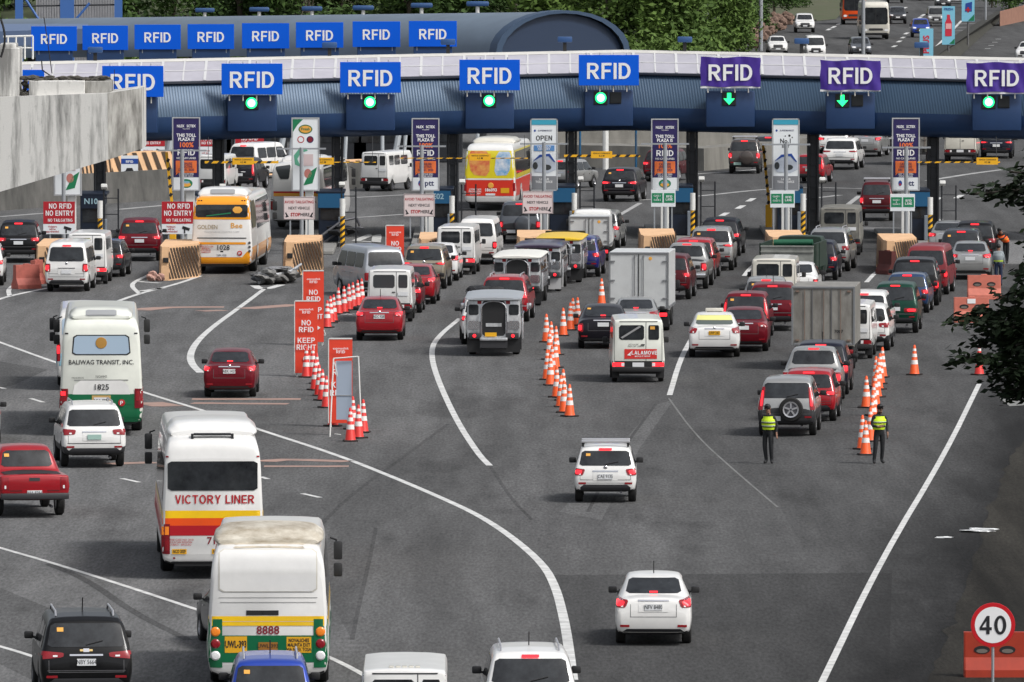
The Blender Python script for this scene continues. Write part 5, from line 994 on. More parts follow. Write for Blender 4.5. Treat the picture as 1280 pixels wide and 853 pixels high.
def clearance(px0, px1, py, ground_py, plate=None, label='', tilt=0, th=1.0):
    Y = G((px0+px1)/2, ground_py).y; a, b = AT(px0, py, Y), AT(px1, py+tilt, Y); m = Model(); d = b-a; l = d.length; i = m.add('bar', MB().box((l/2, 0, 0), (l, .06, .10*th)), YEL); t = MB(); u = .1
    while u < l-.2: t.prism([(u, -.052*th), (u+.17, -.052*th), (u+.27, .052*th), (u+.10, .052*th)], -.04, -.036); u += .42
    m.add('stripe', t, BLK, i)
    if plate:
        pc = AT(plate, py-1, Y); x = pc.x-a.x; p = m.add('plate', MB().box((x, -.06, .05), (.92, .03, .30)), YEL); m.flat_text('VEHICLE CLEARANCE', x, -.08, .11, .085, INK, .012, .9, p); m.flat_text('4.2 M', x, -.08, 0, .11, INK, .015, 1, p)
    for x in (.15, l-.15): m.add('hanger', MB().tube((x, 0, .06), (x, .3, 4.95-a.z), .012, n=5), DARKST)
    m.inst('clearance_bar', a, 0, None, label, 'height bar', 'hanging clearance bars')
clearance(256, 348, 203, 316, 304, 'black and yellow clearance bar with yellow plate beside the white jeep van at left', -3)
clearance(396, 470, 203, 314, 404, 'thin clearance bar with a yellow plate behind the white food board', 0, .4)
clearance(500, 660, 198, 313, 600, 'long clearance bar with yellow plate crossing the yellow and red bus', 1, .4)
clearance(705, 800, 195, 310, 752, 'clearance bar with yellow plate over the black crossover')
clearance(1147, 1250, 203, 315, 1234, 'clearance bar with yellow plate low at the right end of the canopy', 2, .6)
for px, py0, py1, lab in ((216, 256, 201, 'raised yellow and black barrier arm left of the yellow and white bus'), (961, 243, 186, 'raised yellow and black barrier arm beside the brown off-roader')):
    b = G(px, py0+46); m = Model(); h = 1.9; m.add('cabinet', MB().box((0, 0, .6), (.3, .3, 1.2), bev=.03), YEL); i = m.add('arm', MB().box((-.12, 0, 2.5), (.12, .08, 2.9), ry=R(-6)), YEL); t = MB()
    for k in range(7): t.box((-.02-.03*k, -.043, 1.3+k*.38), (.125, .01, .16), ry=R(30))
    m.add('stripe', t, BLK, i); m.inst('barrier_arm', b, 0, None, lab, 'barrier', 'raised barrier arms')
# ================================================================ CONCRETE PIER CAP, upper left
CONC = bpy.data.materials.new('stained_concrete'); CONC.use_nodes = True; n = CONC.node_tree; b = n.nodes['Principled BSDF']; b.inputs['Roughness'].default_value = .9
tc = n.nodes.new('ShaderNodeTexCoord')
def cn(scale, st, lo, hi, a, c, det=8):
    mp = n.nodes.new('ShaderNodeMapping'); mp.inputs['Scale'].default_value = st; t = n.nodes.new('ShaderNodeTexNoise'); t.inputs['Scale'].default_value = scale; t.inputs['Detail'].default_value = det; t.inputs['Roughness'].default_value = .7
    n.links.new(tc.outputs['Object'], mp.inputs[0]); n.links.new(mp.outputs[0], t.inputs[0]); r = n.nodes.new('ShaderNodeMapRange'); r.inputs['From Min'].default_value = lo; r.inputs['From Max'].default_value = hi; r.inputs['To Min'].default_value = a; r.inputs['To Max'].default_value = c; n.links.new(t.outputs[0], r.inputs['Value']); return r.outputs[0]
def mm(x, y):
    q = n.nodes.new('ShaderNodeMath'); q.operation = 'MULTIPLY'; n.links.new(x, q.inputs[0]); n.links.new(y, q.inputs[1]); return q.outputs[0]
f = mm(mm(cn(1.3, (1, 1, .10), .40, .52, .36, 1), cn(6, (1, 1, .35), .30, .42, .70, 1)), cn(22, (1, 1, 1), .3, .7, .93, 1.05))
mx = n.nodes.new('ShaderNodeMix'); mx.data_type = 'RGBA'; mx.blend_type = 'MULTIPLY'; mx.inputs['Factor'].default_value = 1; mx.inputs['A'].default_value = (.66, .65, .62, 1); n.links.new(f, mx.inputs['B']); n.links.new(mx.outputs['Result'], b.inputs['Base Color'])
CONCD = mat('weathered_concrete', (.46, .45, .42), .95, mottle=(.10, .095, .085), nscale=2.6, stretch=(1, 1, .3)); MOSS = mat('grimy_mortar', (.12, .11, .09), 1, mottle=(.02, .02, .018), nscale=6)
YP = 225.0*K; px2 = lambda x, y, Y=YP: AT(x, y, Y); m = Model()
fr = [px2(-90, 270), px2(0, 240), px2(135, 200), px2(135, 117), px2(-90, 121)]; en = [px2(178, 186, YP+1.2*K), px2(178, 112, YP+1.2*K)]
bk = lambda p, d: Vector((p.x, p.y+d, p.z))
A = [fr[0], fr[1], fr[2], en[0], bk(en[0], 3.2), bk(fr[2], 4.4), bk(fr[1], 4.4), bk(fr[0], 4.4)]; ztop = lambda p, z: Vector((p.x, p.y, z))
zt = [fr[4].z, fr[4].z-.01, fr[3].z+.01, en[1].z+.05, en[1].z+.05, fr[3].z+.01, fr[4].z, fr[4].z]; T_ = [ztop(p, z) for p, z in zip(A, zt)]
mb = MB().add(A+T_, [(i, (i+1) % 8, 8+(i+1) % 8, 8+i) for i in range(8) if i != 2]+[(0, 7, 6, 1), (1, 6, 5, 2), (2, 5, 4, 3), (8, 9, 14, 15), (9, 10, 13, 14), (10, 11, 12, 13)]); m.add('beam', mb, CONC)
m.add('beam_end', MB().add([A[2], A[3], T_[3], T_[2]], [(0, 1, 2, 3)]), CONCD)
p0, p1 = px2(36, 121, YP+.4), px2(106, 102, YP+.4); m.add('bearing_block', MB().box(((p0.x+p1.x)/2, YP+1.4, (p0.z+p1.z)/2), (p1.x-p0.x, 2.0, p1.z-p0.z+.05), bev=.03), CONC); p2 = px2(138, 101, YP+.5); m.add('bearing_block', MB().box(((p1.x+p2.x)/2+.005, YP+1.55, (p0.z+p1.z)/2), (p2.x-p1.x, 2.0, p1.z-p0.z+.02), bev=.03), CONCD)
t = MB()
for k in range(60): t.blob((p0.x-.15+random.random()*(p2.x-p0.x+.1), YP+.5+random.random()*1.5, p1.z+.02+random.uniform(0, .10)), random.uniform(.06, .14), jit=.3, sub=1, sc=(1.6, 1, .6))
for k in range(16): t.blob((p0.x-.1+random.uniform(-.12, .1), YP+.4+random.random(), p0.z+random.uniform(0, .45)), random.uniform(.05, .11), jit=.3, sub=1)
m.add('mortar_crust', t, MOSS)
q0, q1 = px2(-90, 121, YP+.6), px2(24, 60, YP+.6); m.add('stub_column', MB().box(((q0.x+q1.x)/2, YP+1.6, (q0.z+q1.z)/2), (q1.x-q0.x, 2.0, q1.z-q0.z), bev=.03).box((px2(8, 0).x, YP+1.5, q1.z+.06), (.5, 1.4, .14), bev=.04), CONCD if False else CONC)
m.add('reinforcing_bar', MB().path([px2(65, 92, YP+.7), px2(60, 55, YP+.7), px2(55, 22, YP+.7)], .016, 6).path([px2(62, 94, YP+.8), px2(53, 88, YP+.8), px2(52, 76, YP+.8)], .022, 6).path([px2(143, 112, YP+.9), px2(143, 87, YP+.9)], .012, 6), mat('rust_black', (.02, .016, .014), .8))
c = [px2(2+5*math.sin(k/12*math.pi)-1, 24+k*4.0, YP+.3) for k in range(13)]; m.add('cable', MB().path(c, .035, 8), BLK, smooth=True)
bx = px2(-150, 200, YP+2.2); m.add('column', MB().box((bx.x, YP+2.2, fr[0].z/2+.2), (2.6, 2.6, fr[0].z+.4), bev=.05), CONC)
m.inst('pier_cap', (0, 0, 0), 0, None, 'stained grey concrete bridge pier cap with rusty rods at upper left', 'concrete beam')
# ================================================================ BACKGROUND
LEAF = mat('leaf_mid', (.080, .140, .034), .7, mottle=(.028, .056, .016), nscale=.55, spec=.2); LEAF2 = mat('leaf_bright', (.120, .190, .040), .7, mottle=(.045, .085, .020), nscale=.5, spec=.2); LEAFD = mat('leaf_dark', (.017, .032, .012), .7, mottle=(.007, .012, .006), nscale=1.5, spec=.2); LEAFO = mat('leaf_dry', (.085, .125, .038), .7, mottle=(.034, .055, .018), nscale=.6, spec=.2); BARK = mat('bark', (.09, .075, .055), .9, noise=.3, nscale=4)
def leaves(mb, rng, lobes, n, size):
    vs = []; fs = []; tot = sum(l[1]**2 for l in lobes)
    for c, r in lobes:
        for _ in range(int(n*r*r/tot)):
            d = Vector((rng.gauss(0, 1), rng.gauss(0, 1), rng.gauss(0, 1))).normalized(); rr = r*(rng.random()**.35)*(1+.25*math.sin(5*d.x+3*d.z+r*7)); p = c+Vector((d.x*rr, d.y*rr, d.z*rr*.8)); s = size*rng.uniform(.6, 1.4)
            u = Vector((rng.gauss(0, 1), rng.gauss(0, 1), rng.gauss(0, .6))).normalized(); w = u.cross(Vector((rng.gauss(0, 1), rng.gauss(0, 1), rng.gauss(0, 1)))).normalized(); k = len(vs)
            vs += [p-u*s, p+w*s*.45, p+u*s, p-w*s*.45]; fs.append((k, k+1, k+2, k+3))
    mb.add(vs, fs)
def tree_model(seed, h, r, lm, n=5200, size=.24, low=False):
    rng = random.Random(seed); m = Model(); t = MB(); base = .10 if low else .18; top = Vector((rng.uniform(-.4, .4), rng.uniform(-.4, .4), h*.72)); t.tube((0, 0, -1), top*.5, .05*h*.5, .04*h*.5, 8); t.tube(top*.5, top, .04*h*.5, .015*h*.5, 8); lobes = []
    for k in range(14):
        a = rng.uniform(0, 6.28); z = h*rng.uniform(base, .95); rad = r*(.75 if z < h*.75 else .45)*rng.random()**.5; c = Vector((rad*math.cos(a), rad*math.sin(a), z)); lobes.append((c, r*rng.uniform(.28, .55))); t.tube(top*rng.uniform(.45, .95), c, .012*h*.5, .005*h*.5, 6)
    m.add('trunk', t, BARK); c = MB(); leaves(c, rng, lobes, n, size); m.add('crown', c, lm); return m
TM = [tree_model(1, 9, 4.2, LEAF), tree_model(2, 8, 4.6, LEAF2), tree_model(3, 10, 4.0, LEAF), tree_model(4, 7, 4.4, LEAFO), tree_model(5, 8.5, 4.4, LEAFD if False else LEAF, low=True), tree_model(6, 6, 4.0, LEAF2, low=True)]
# hillside behind the plaza and the verge of the far road
struct('hillside', MB().add([(x, y, z) for y, z in ((532*K, -.05), (553*K, 2.5), (590*K, 7), (660*K, 14)) for x in (-120, -60, -20, 6, 12, 15)], [(j*6+i, j*6+i+1, (j+1)*6+i+1, (j+1)*6+i) for j in range(3) for i in range(5)]), mat('hill_grass', (.06, .075, .03), .95, mottle=(.03, .042, .014), nscale=.25))
KN = ['mid green', 'bright green', 'tall mid green', 'dry olive', 'bushy green', 'low bright green']
tr = [(-20, 372, 0), (20, 376, 3), (130, 366, 0), (170, 372, 2), (215, 360, 4), (258, 371, 0), (300, 362, 2), (345, 372, 0), (385, 360, 4), (430, 368, 3), (470, 374, 0), (512, 361, 2), (556, 370, 1), (598, 362, 0), (640, 372, 1), (682, 360, 5), (722, 366, 1), (762, 360, 1), (800, 368, 1), (838, 358, 5), (872, 372, 1), (905, 380, 4), (938, 392, 0), (700, 384, 1), (780, 388, 0), (850, 392, 2), (610, 390, 2), (520, 392, 0), (420, 390, 2), (330, 392, 0), (240, 388, 4)]
tr += [(915, 364, 5)]
rows = {True: sorted(t[0] for t in tr if t[1] < 375), False: sorted(t[0] for t in tr if t[1] >= 375)}
for k, (px, Y, v) in enumerate(tr):
    near = Y < 375; o_ = rows[near].index(px); n_ = len(rows[near]); lab = f'{ORD[o_]} from the left' if o_ < n_/2 else f'{ORD[n_-1-o_]} from the right'
    Y = (532+(Y-352)*1.5)*K; X = (px-640)/F_PX*Y; z = 0 if Y < 532*K else (Y-532*K)*.12/K
    TM[v].inst('tree', (X, Y, z-.3 if near else z), k*1.3, None, f'{KN[v]} tree on the hillside, {lab} in the {"front" if near else "back"} row', 'tree', 'trees on the hillside behind the plaza', scale=(.9+.03*(k*7 % 9))*(.80 if px > 860 else 1))
for k, (px, py, v, sc) in enumerate(((922, 50, 0, .62), (938, 42, 4, .6), (954, 30, 0, .62), (968, 20, 2, .6), (984, 10, 4, .62), (1003, 2, 0, .55), (1020, -6, 2, .55))): TM[v].inst('tree', G(px, py), k*2.1, None, f'dark tree by the far road behind the rubble, {ORD[k]} from the left', 'tree', 'trees lining the far road', scale=sc)
rng = random.Random(11); c = MB(); leaves(c, rng, [(Vector(((px-640)/F_PX*Y, Y, rng.uniform(.3, 1.2)+(Y/K-528)*.10)), rng.uniform(1.2, 2.4)) for px, Y in [(rng.uniform(-40, 900), rng.uniform(522, 548)*K) for _ in range(80)]], 36000, .24); single('undergrowth', c, LEAF2, 'low bushy undergrowth at the foot of the hillside trees', 'undergrowth', kind='stuff')
# verges and the far carriageways
struct('verge', MB().sheet([G(1045, 24, .03), G(1062, 6, .03), G(1062, -40, .03), G(900, -40, .03), G(940, 30, .03), G(985, 30, .03)]), mat('verge_grass', (.05, .075, .022), .95, mottle=(.09, .08, .05), nscale=.4))
struct('embankment', MB().add([G(1140, 75, .02), G(1195, 75, .02), G(1262, 14, .02), G(1246, 14, .02), G(1168, 72, 1.0), G(1254, 14, 1.0)], [(0, 4, 5, 3), (4, 1, 2, 5)]), mat('bank_dark', (.045, .045, .035), .95, mottle=(.03, .028, .022), nscale=.5))
for a in ([(1167, 62), (1182, 47), (1202, 26)], ): strip(a, .25, LINE, .02)
for k in range(4): strip([(1194, 43-k*4.2), (1226-k*2, 42-k*4.2)], .9, LINE_W, .02)
for k in range(4): strip([(1231+k*4.5, 61-k*4), (1238+k*4.5, 61-k*4)], .9, LINE, .03)
for px, py in ((1118, 58), (1124, 52), (1129, 47), (1133, 42), (1141, 34), (1036, 37), (1042, 34), (1049, 30), (1150, 22), (1154, 19), (1131, 10)): strip([(px-2, py+1), (px+2, py-1)], .35, LINE, .02)
single('brick_wall', MB().add([G(1250, 33), G(1292, 24), G(1292, 24)+Vector((0, .6, 0)), G(1250, 33)+Vector((0, .6, 0)), G(1250, 33)+Vector((0, 0, 1.4)), G(1292, 24)+Vector((0, 0, 1.6)), G(1292, 24)+Vector((0, .6, 1.6)), G(1250, 33)+Vector((0, .6, 1.4))], [(0, 1, 5, 4), (1, 2, 6, 5), (2, 3, 7, 6), (3, 0, 4, 7), (4, 5, 6, 7)]), mat('wall_brick', srgb(150, 110, 92), .9, noise=.15, nscale=1.5), 'low reddish wall beside the road at the top right corner', 'wall')
for k, (px, py, s) in enumerate(((1262, 8, .9), (1240, 4, .8), (1285, 6, .9))): TM[k % 3].inst('tree', G(px, py+6), k, None, ['leafy tree above the reddish wall at top right', 'small tree behind the blue sign at top right', 'tree at the top right corner of the photo'][k], 'tree', scale=s*.6)
PK = mat('rubble_red', srgb(116, 94, 82), .9, noise=.3, nscale=1.2)
t = MB(); rng = random.Random(3)
for k in range(130):
    u = rng.random(); p = G(932+u*50, 62-u*36); t.blob((p.x+rng.uniform(-1, 1), p.y, rng.uniform(0, .9)), rng.uniform(.18, .5), jit=.3, sub=1)
single('rubble_heap', t, PK, 'heap of reddish broken rubble on the far road verge', 'rubble', kind='stuff')
def banner_post(px, ptop, pbot, ground, w, txt, label):
    b = G(px, ground); s = F_PX/(ray(px, ground).y and (CAM_H/-ray(px, ground).z)); m = Model(); a, c = AT(px, ptop, b.y).z, AT(px, pbot, b.y).z; W = w/s
    m.add('post', MB().tube((0, .1, 0), (0, .1, a), .09, n=8), mat('post_dark', (.12, .12, .12), .6)); i = m.add('banner', MB().box((0, 0, (a+c)/2), (W, .06, a-c)), mat('banner_sky', srgb(128, 196, 220), .5))
    if txt == 'bottle':
        z = (a+c)/2; h = a-c; m.add('picture', MB().prism([(x*W, z+y*h) for x, y in ((-.26, -.28), (.26, -.28), (.26, .08), (.12, .18), (.12, .28), (-.12, .28), (-.12, .18), (-.26, .08))], -.05, -.035), mat('bottle_red', srgb(206, 50, 70), .4), i); m.add('picture', MB().box((0, -.055, z-.02*h), (W*.44, .02, h*.14)), mat('label_pink', srgb(236, 170, 170), .5), i); m.add('picture', MB().prism([(x*W, z+y*h) for x, y in ((.05, -.48), (.48, -.48), (.48, -.34))], -.05, -.035), INKG, i); m.flat_text('FRESH', 0, -.05, z+.42*h, W*.26, INKB, .02, 1, i)
    elif txt == 'plus':
        z = (a+c)/2; h = a-c; m.flat_text('PLUS', 0, -.05, z+.05*h, W*.62, mat('bottle_red', srgb(206, 50, 70), .4), .03, 1, i, rz=math.pi/2)
    else:
        z = (a+c)/2; h = a-c; m.add('picture', MB().prism([(x*W, z+y*h) for x, y in ((-.24, -.2), (.3, -.2), (.3, .1), (-.2, .05))], -.05, -.035), INKB, i); m.add('picture', MB().prism([(x*W, z+y*h) for x, y in ((.0, -.48), (.48, -.48), (.48, -.28))], -.05, -.035), INKG, i); m.flat_text('+', 0, -.055, z-.16*h, W*.7, INKR, .05, 1, i)
    m.inst('banner_post', b, 0, None, label, 'banner', 'sky blue banners along the far road')
banner_post(1158, 36, 80, 84, 17, 'plus', 'sky blue upright banner with red letters, lowest of the roadside banners'); banner_post(1185.5, 8, 56, 76, 16, 'bottle', 'sky blue upright banner with a red bottle picture'); banner_post(1210, -14, 27, 60, 16, 'cross', 'sky blue upright banner at the top edge, right of the bottle banner')
b = G(1232, 34); m = Model(); m.add('post', MB().tube((0, 0, 0), (0, 0, 3.2), .1, n=8), GPOST); m.add('panel', MB().box((0, -.1, 3.3), (1.4, .08, .9)), mat('panel_azure', srgb(110, 170, 226), .5)); m.inst('road_sign', b, 0, None, 'small azure road sign on a grey post at the top right', 'sign')
for k, (px, g0, hh, r) in enumerate(((951, 64, 14, .16), (1079, 78, 15, .14), (858, 74, 14, .07), (716, 74, 14, .12), (471, 66, 14, .13), (119, 70, 14, .2))):
    m = Model(); b = G(px, g0); m.add('pole', MB().tube((0, 0, 0), (0, 0, hh), r*1.15, r*.8, 10), GPOST, smooth=True); m.add('lamp_arm', MB().path([(0, 0, hh-.1), (.8, 0, hh+.3), (1.6, 0, hh+.35)], .05, 6), GPOST); m.add('lamp_head', MB().box((1.8, 0, hh+.33), (.7, .25, .12), bev=.03), GPOST); m.inst('street_lamp', b, 0, None, ['grey lamp pole beside the reddish rubble heap', 'grey lamp pole in front of the white truck at top right', 'thin lamp pole above the leftmost purple banner', 'grey lamp pole behind the dark arched roof end', 'grey lamp pole among trees left of centre', 'thick grey pole by the blue gantry at top left'][k], 'lamp pole', 'tall lamp poles beyond the canopy')
# second, skewed toll canopy
D = Vector((math.cos(R(57)), -math.sin(R(57)), 0)); E = Vector((math.sin(R(57)), math.cos(R(57)), 0)); end = AT(700, 50, 412*K); end.z = 0; m = Model()
zend = AT(640, 57, 408*K).z; zr = AT(697, 15, 412*K).z; W2 = 4.45; L2 = 68
prof = [(-W2*math.cos(a), zend-.6+(zr-zend+.6)*math.sin(a)) for a in [k*math.pi/14 for k in range(15)]]
def at2(u, w, z): p = end-D*u+E*w; return (p.x, p.y, z)
tilt = lambda u: -.022*u
RG = mat('old_roof_grey', srgb(104, 118, 132), .5, .2, noise=.12, nscale=.35); vs = [at2(u, w, z+tilt(u)) for u in (0, L2*.5, L2) for w, z in prof]; n15 = len(prof)
m.add('roof', MB().add(vs, [(j*n15+i, j*n15+i+1, (j+1)*n15+i+1, (j+1)*n15+i) for j in range(2) for i in range(n15-1)]), RG, smooth=True)
m.add('gable_end', MB().add([at2(-.02, w*.95, z-.10) for w, z in prof], [tuple(range(n15))]), mat('gable_navy', srgb(36, 52, 76), .5))
t = MB(); pr2 = [(w*1.03, z+.1) for w, z in prof]; vs = [at2(u, w, z) for u in (-.35, .4) for w, z in pr2]+[at2(-.35, w*.95, z-.08) for w, z in prof]; t.add(vs, [(i, i+1, n15+i+1, n15+i) for i in range(n15-1)]+[(i, 2*n15+i, 2*n15+i+1, i+1) for i in range(n15-1)]); m.add('arch_rim', t, mat('rim_navy', srgb(52, 72, 96), .5), smooth=True)
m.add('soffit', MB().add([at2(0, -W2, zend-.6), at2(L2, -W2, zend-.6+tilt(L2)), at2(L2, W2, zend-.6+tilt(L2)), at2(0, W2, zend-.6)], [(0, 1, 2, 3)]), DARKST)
for u in (3, 19, 35, 51, 66):
    for w in (-3.4, 3.4): x, y, z = at2(u, w, zend-.6+tilt(u)); m.add('column', MB().tube((x, y, -.05), (x, y, z), .28, n=10), DARKST)
m.inst('arched_toll_canopy', (0, 0, 0), 0, None, 'older arched grey toll canopy behind the front one, seen end on', 'canopy')
for k, (px, py, w) in enumerate(((67.5, 48.5, 54), (131.5, 47.5, 54), (197, 46.5, 55), (263.5, 46, 55.5), (332, 45, 56.5), (399.5, 44, 57), (470.5, 43, 57.5), (541, 42.5, 58))):
    u = 62-k*7.6; Yk = 2.72*F_PX/w*math.cos(PITCH)*.985-4.2-(7-k)*2.2-4; p = AT(px, py, Yk); s = Model(); pb = s.add('panel', MB().box((0, 0, 0), (2.72, .08, 1.46), bev=.01), SB); s.flat_text('RFID', 0, -.055, -.02, .80, INKW, .018, .96, pb); s.add('bracket', MB().tube((-.9, .08, -.95), (-.9, .08, .6), .04, n=6).tube((.9, .08, -.95), (.9, .08, .6), .04, n=6), GPOST); s.add('signal_housing', MB().box((0, .3, -1.1), (2.2, .5, .9), bev=.04), HOUS)
    s.inst('rfid_sign', p, 0, None, 'smaller blue RFID sign in the upper back row, %s from the left' % ['first', 'second', 'third', 'fourth', 'fifth', 'sixth', 'seventh', 'eighth'][k], 'sign', 'RFID signs on the arched back canopy')
for k, (px, py) in enumerate(((256, 13), (324, 12), (390, 11), (454, 10), (527, 7), (597, 5))):
    Yk = (500-k*14)*K; p = AT(px, py, Yk); f = Model(); f.add('lamp_cap', MB().box((0, 0, 0), (1.36, .5, .3), bev=.1), MATS['floodlight_blue'], smooth=True); f.add('post', MB().tube((0, 0, -1.0), (0, 0, -.1), .12, n=8), WPAINT); f.inst('roof_ventilator', p, 0, None, 'small blue capped white post on the back canopy ridge, %s from the left' % ['first', 'second', 'third', 'fourth', 'fifth', 'sixth'][k], 'roof vent', 'capped posts along the back canopy ridge')
# what shows under the front canopy at the left: second plaza lanes
t = Model(); YB = 393.0*K
for k, (px, lab) in enumerate(((152, ''), (250, ''), (318, ''), (420, ''), (478, ''), (540, ''))):
    b = AT(px, 190, YB); m = Model(); m.add('cabin', MB().box((0, 1.5, 1.5), (3.3, 3.0, 3.0), bev=.05), DARKST); m.add('window', MB().box((0, -.02, 1.5), (2.4, .02, .8)), GLASS); m.inst('back_shade_booth', (b.x, YB+3, 0), 0, None, f'black booth standing in for back plaza shade {["behind the concrete beam", "left of the clearance bar", "behind the red camera sign", "behind the white food board", "above the white jeep van", "left of the yellow and red bus"][k]}', 'toll booth', 'black shade-filling booths of the back plaza')  # black boxes widened to stand in for the shade under the back canopy
PW = mat('prop_white', srgb(178, 184, 188), .5)
for k, (px, lean) in enumerate(((212, 10), (296, 10), (352, 12), (364, 8), (432, 3), (496, 11), (506, 6), (424, 9), (597, 0), (478, 0))):
    a, b = AT(px-lean/2, 214, YB-3), AT(px+lean/2, 150, YB-3); single('slanted_prop', MB().tube((0, 0, 0), (b.x-a.x, 0, b.z-a.z), .16 if lean > 9 else .10, n=8), PW, 'pale slanted prop in the shade under the canopy, %s from the left' % ['second', 'third', 'fourth', 'fifth', 'eighth', 'tenth', 'eleventh', 'sixth', 'last', 'ninth'][k] if False else 'pale prop under the canopy, %s' % ['left of the purple board with the oval emblem', 'left of the white jeep roof', 'left edge of the food board, thick', 'left edge of the food board, thin', 'right of the food board, upright', 'above the white jeep van, thick', 'above the white jeep van, thin', 'right of the food board, slanted', 'behind the yellow and red bus', 'left of the white jeep van roof'][k], 'prop', 'pale props of the back plaza', loc=(a.x, YB-3, a.z))
for k, (px, w) in enumerate(((191, 15), (262, 14), (312, 34))):
    b = AT(px, 184, YB-5); s = Model(); W = w/22; p = s.add('panel', MB().box((0, 0, .35), (max(W, 1.3), .05, .62)), REDS); s.flat_text('NO RFID', 0, -.03, .45, .26, INKW, .03, .9, p); s.flat_text('NO ENTRY', 0, -.03, .22, .2, INKW, .02, .9, p); q = s.add('panel', MB().box((0, 0, -.26), (max(W, 1.3), .05, .56)), WB); s.add('camera_picture', MB().box((.35, -.03, -.2), (.34, .01, .13), ry=R(18)), INK, q); s.flat_text('Violators\nwill be', -.25, -.03, -.26, .14, INKR, .01, 1, q)
    s.add('leg', MB().box((-.5, .05, -b.z/2-.2), (.06, .05, b.z-.3)), GPOST); s.add('leg', MB().box((.5, .05, -b.z/2-.2), (.06, .05, b.z-.3)), GPOST); s.inst('notice_sign', b, 0, None, ['far red and white sign left of the purple oval board', 'far red and white sign right of the purple oval board', 'far red and white camera sign above the clearance bar at left'][k], 'sign', 'red signs of the back plaza')
b = AT(162, 226, G(162, 238).y); m = Model(); p = m.add('panel', MB().box((0, 0, .62), (.86, .04, 1.30)), WB); m.add('header', MB().box((0, -.025, .98), (.86, .01, .26)), INKB, p); m.add('footer', MB().box((0, -.025, .07), (.86, .01, .18)), INKB, p); m.flat_text('RFID', 0, -.035, .96, .18, INKW, .02, 1, p); m.flat_text('FREE', 0, -.035, .07, .14, INKW, .01, 1, p); m.add('car_picture', MB().prism([(-.3, .3), (-.3, .46), (-.2, .5), (-.14, .64), (.14, .64), (.2, .5), (.3, .46), (.3, .3)], -.03, -.022), INK, p); m.add('post', MB().tube((0, .05, -b.z), (0, .05, .4), .05, n=6), GPOST)
m.inst('notice_sign', b, 0, None, 'white and navy sign with a car picture at the tip of the concrete beam', 'sign')
# barrier walls
def wall(pts, h, mt, label, thick=.5, name='barrier_wall', stripes=False, nose=.0):
    P0 = [G(x, y) for x, y in pts]; m = Model(); t = MB(); n = len(P0)
    vs = []
    for p in P0: vs += [p, p+Vector((0, .12, h*.45)), p+Vector((0, .2, h)), p+Vector((0, .2+thick, h)), p+Vector((0, .3+thick, 0))]
    t.add(vs, [(i*5+j, (i+1)*5+j, (i+1)*5+j+1, i*5+j+1) for i in range(n-1) for j in range(4)]+[(0, 1, 2, 3, 4), tuple((n-1)*5+j for j in (4, 3, 2, 1, 0))]); m.add('wall', t, mt)
    if stripes:
        s = MB()
        for a, b in zip(P0, P0[1:]): s2 = clip_stripes(a+Vector((0, -.03, 0)), b+Vector((0, -.03, 0)), .1, h-.06, .75, .34, -.55, .0); s.add(s2.v, s2.f)
        s.v = [(x, y+.14*min(1, z/(h*.45))*.9+max(0, z-h*.45)*.08/(h*.55), z) for x, y, z in s.v]; m.add('stripe', s, STR)
    m.inst(name, (0, 0, 0), 0, None, label, 'barrier')
CW1 = mat('barrier_concrete', (.14, .135, .125), .9, mottle=(.065, .065, .06), nscale=1.2, stretch=(1, 1, .4))
wall([(-30, 266), (60, 259), (215, 250), (240, 248)], 1.5, CW1, 'long stained concrete barrier wall behind the leftmost booths'); wall([(424, 238), (462, 234)], 1.3, CW1, 'concrete barrier wall ending left of the white jeep van')
wall([(40, 240), (140, 227), (215, 224)], 1.5, TAN, 'tan striped barrier row behind the leftmost concrete wall', stripes=True); wall([(225, 224), (300, 220), (345, 219)], 1.0, TAN, 'tan striped barrier row behind the white van at left', stripes=True); wall([(430, 219), (462, 218)], .8, TAN, 'short tan striped barrier left of the white jeep van', stripes=True)
CW2 = mat('retaining_concrete', (.235, .225, .20), .9, mottle=(.13, .125, .11), nscale=.9, stretch=(1, 1, .35))
wall([(700, 209), (800, 211), (880, 214), (960, 206), (1010, 200)], 1.2, CW2, 'lower concrete wall right of the OPEN board', thick=4.0, name='retaining_wall'); wall([(690, 192), (800, 191), (900, 190), (1020, 184)], 1.7, CW2, 'upper stained concrete retaining wall behind the lower wall', thick=.6, name='retaining_wall')
for px, lab in ((725, 'pale post with a short crossbar behind the clearance bar right of the OPEN board'), (757, 'thick pale post in the middle of the lane gap right of the OPEN board'), (795, 'blue post with white cap right of the middle lane gap')):
    b = G(px, 212); m = Model(); th = .06 if px != 757 else .16; m.add('post', MB().tube((0, 0, 0), (0, 0, 3.4), th, n=8), WPAINT if px == 757 else TEAL); m.add('cap', MB().box((0, 0, 3.45 if px != 757 else 2.4), (.36 if px != 757 else 1.25, .16, .12), bev=.02), WPAINT); m.inst('lane_post', b, 0, None, lab, 'post')
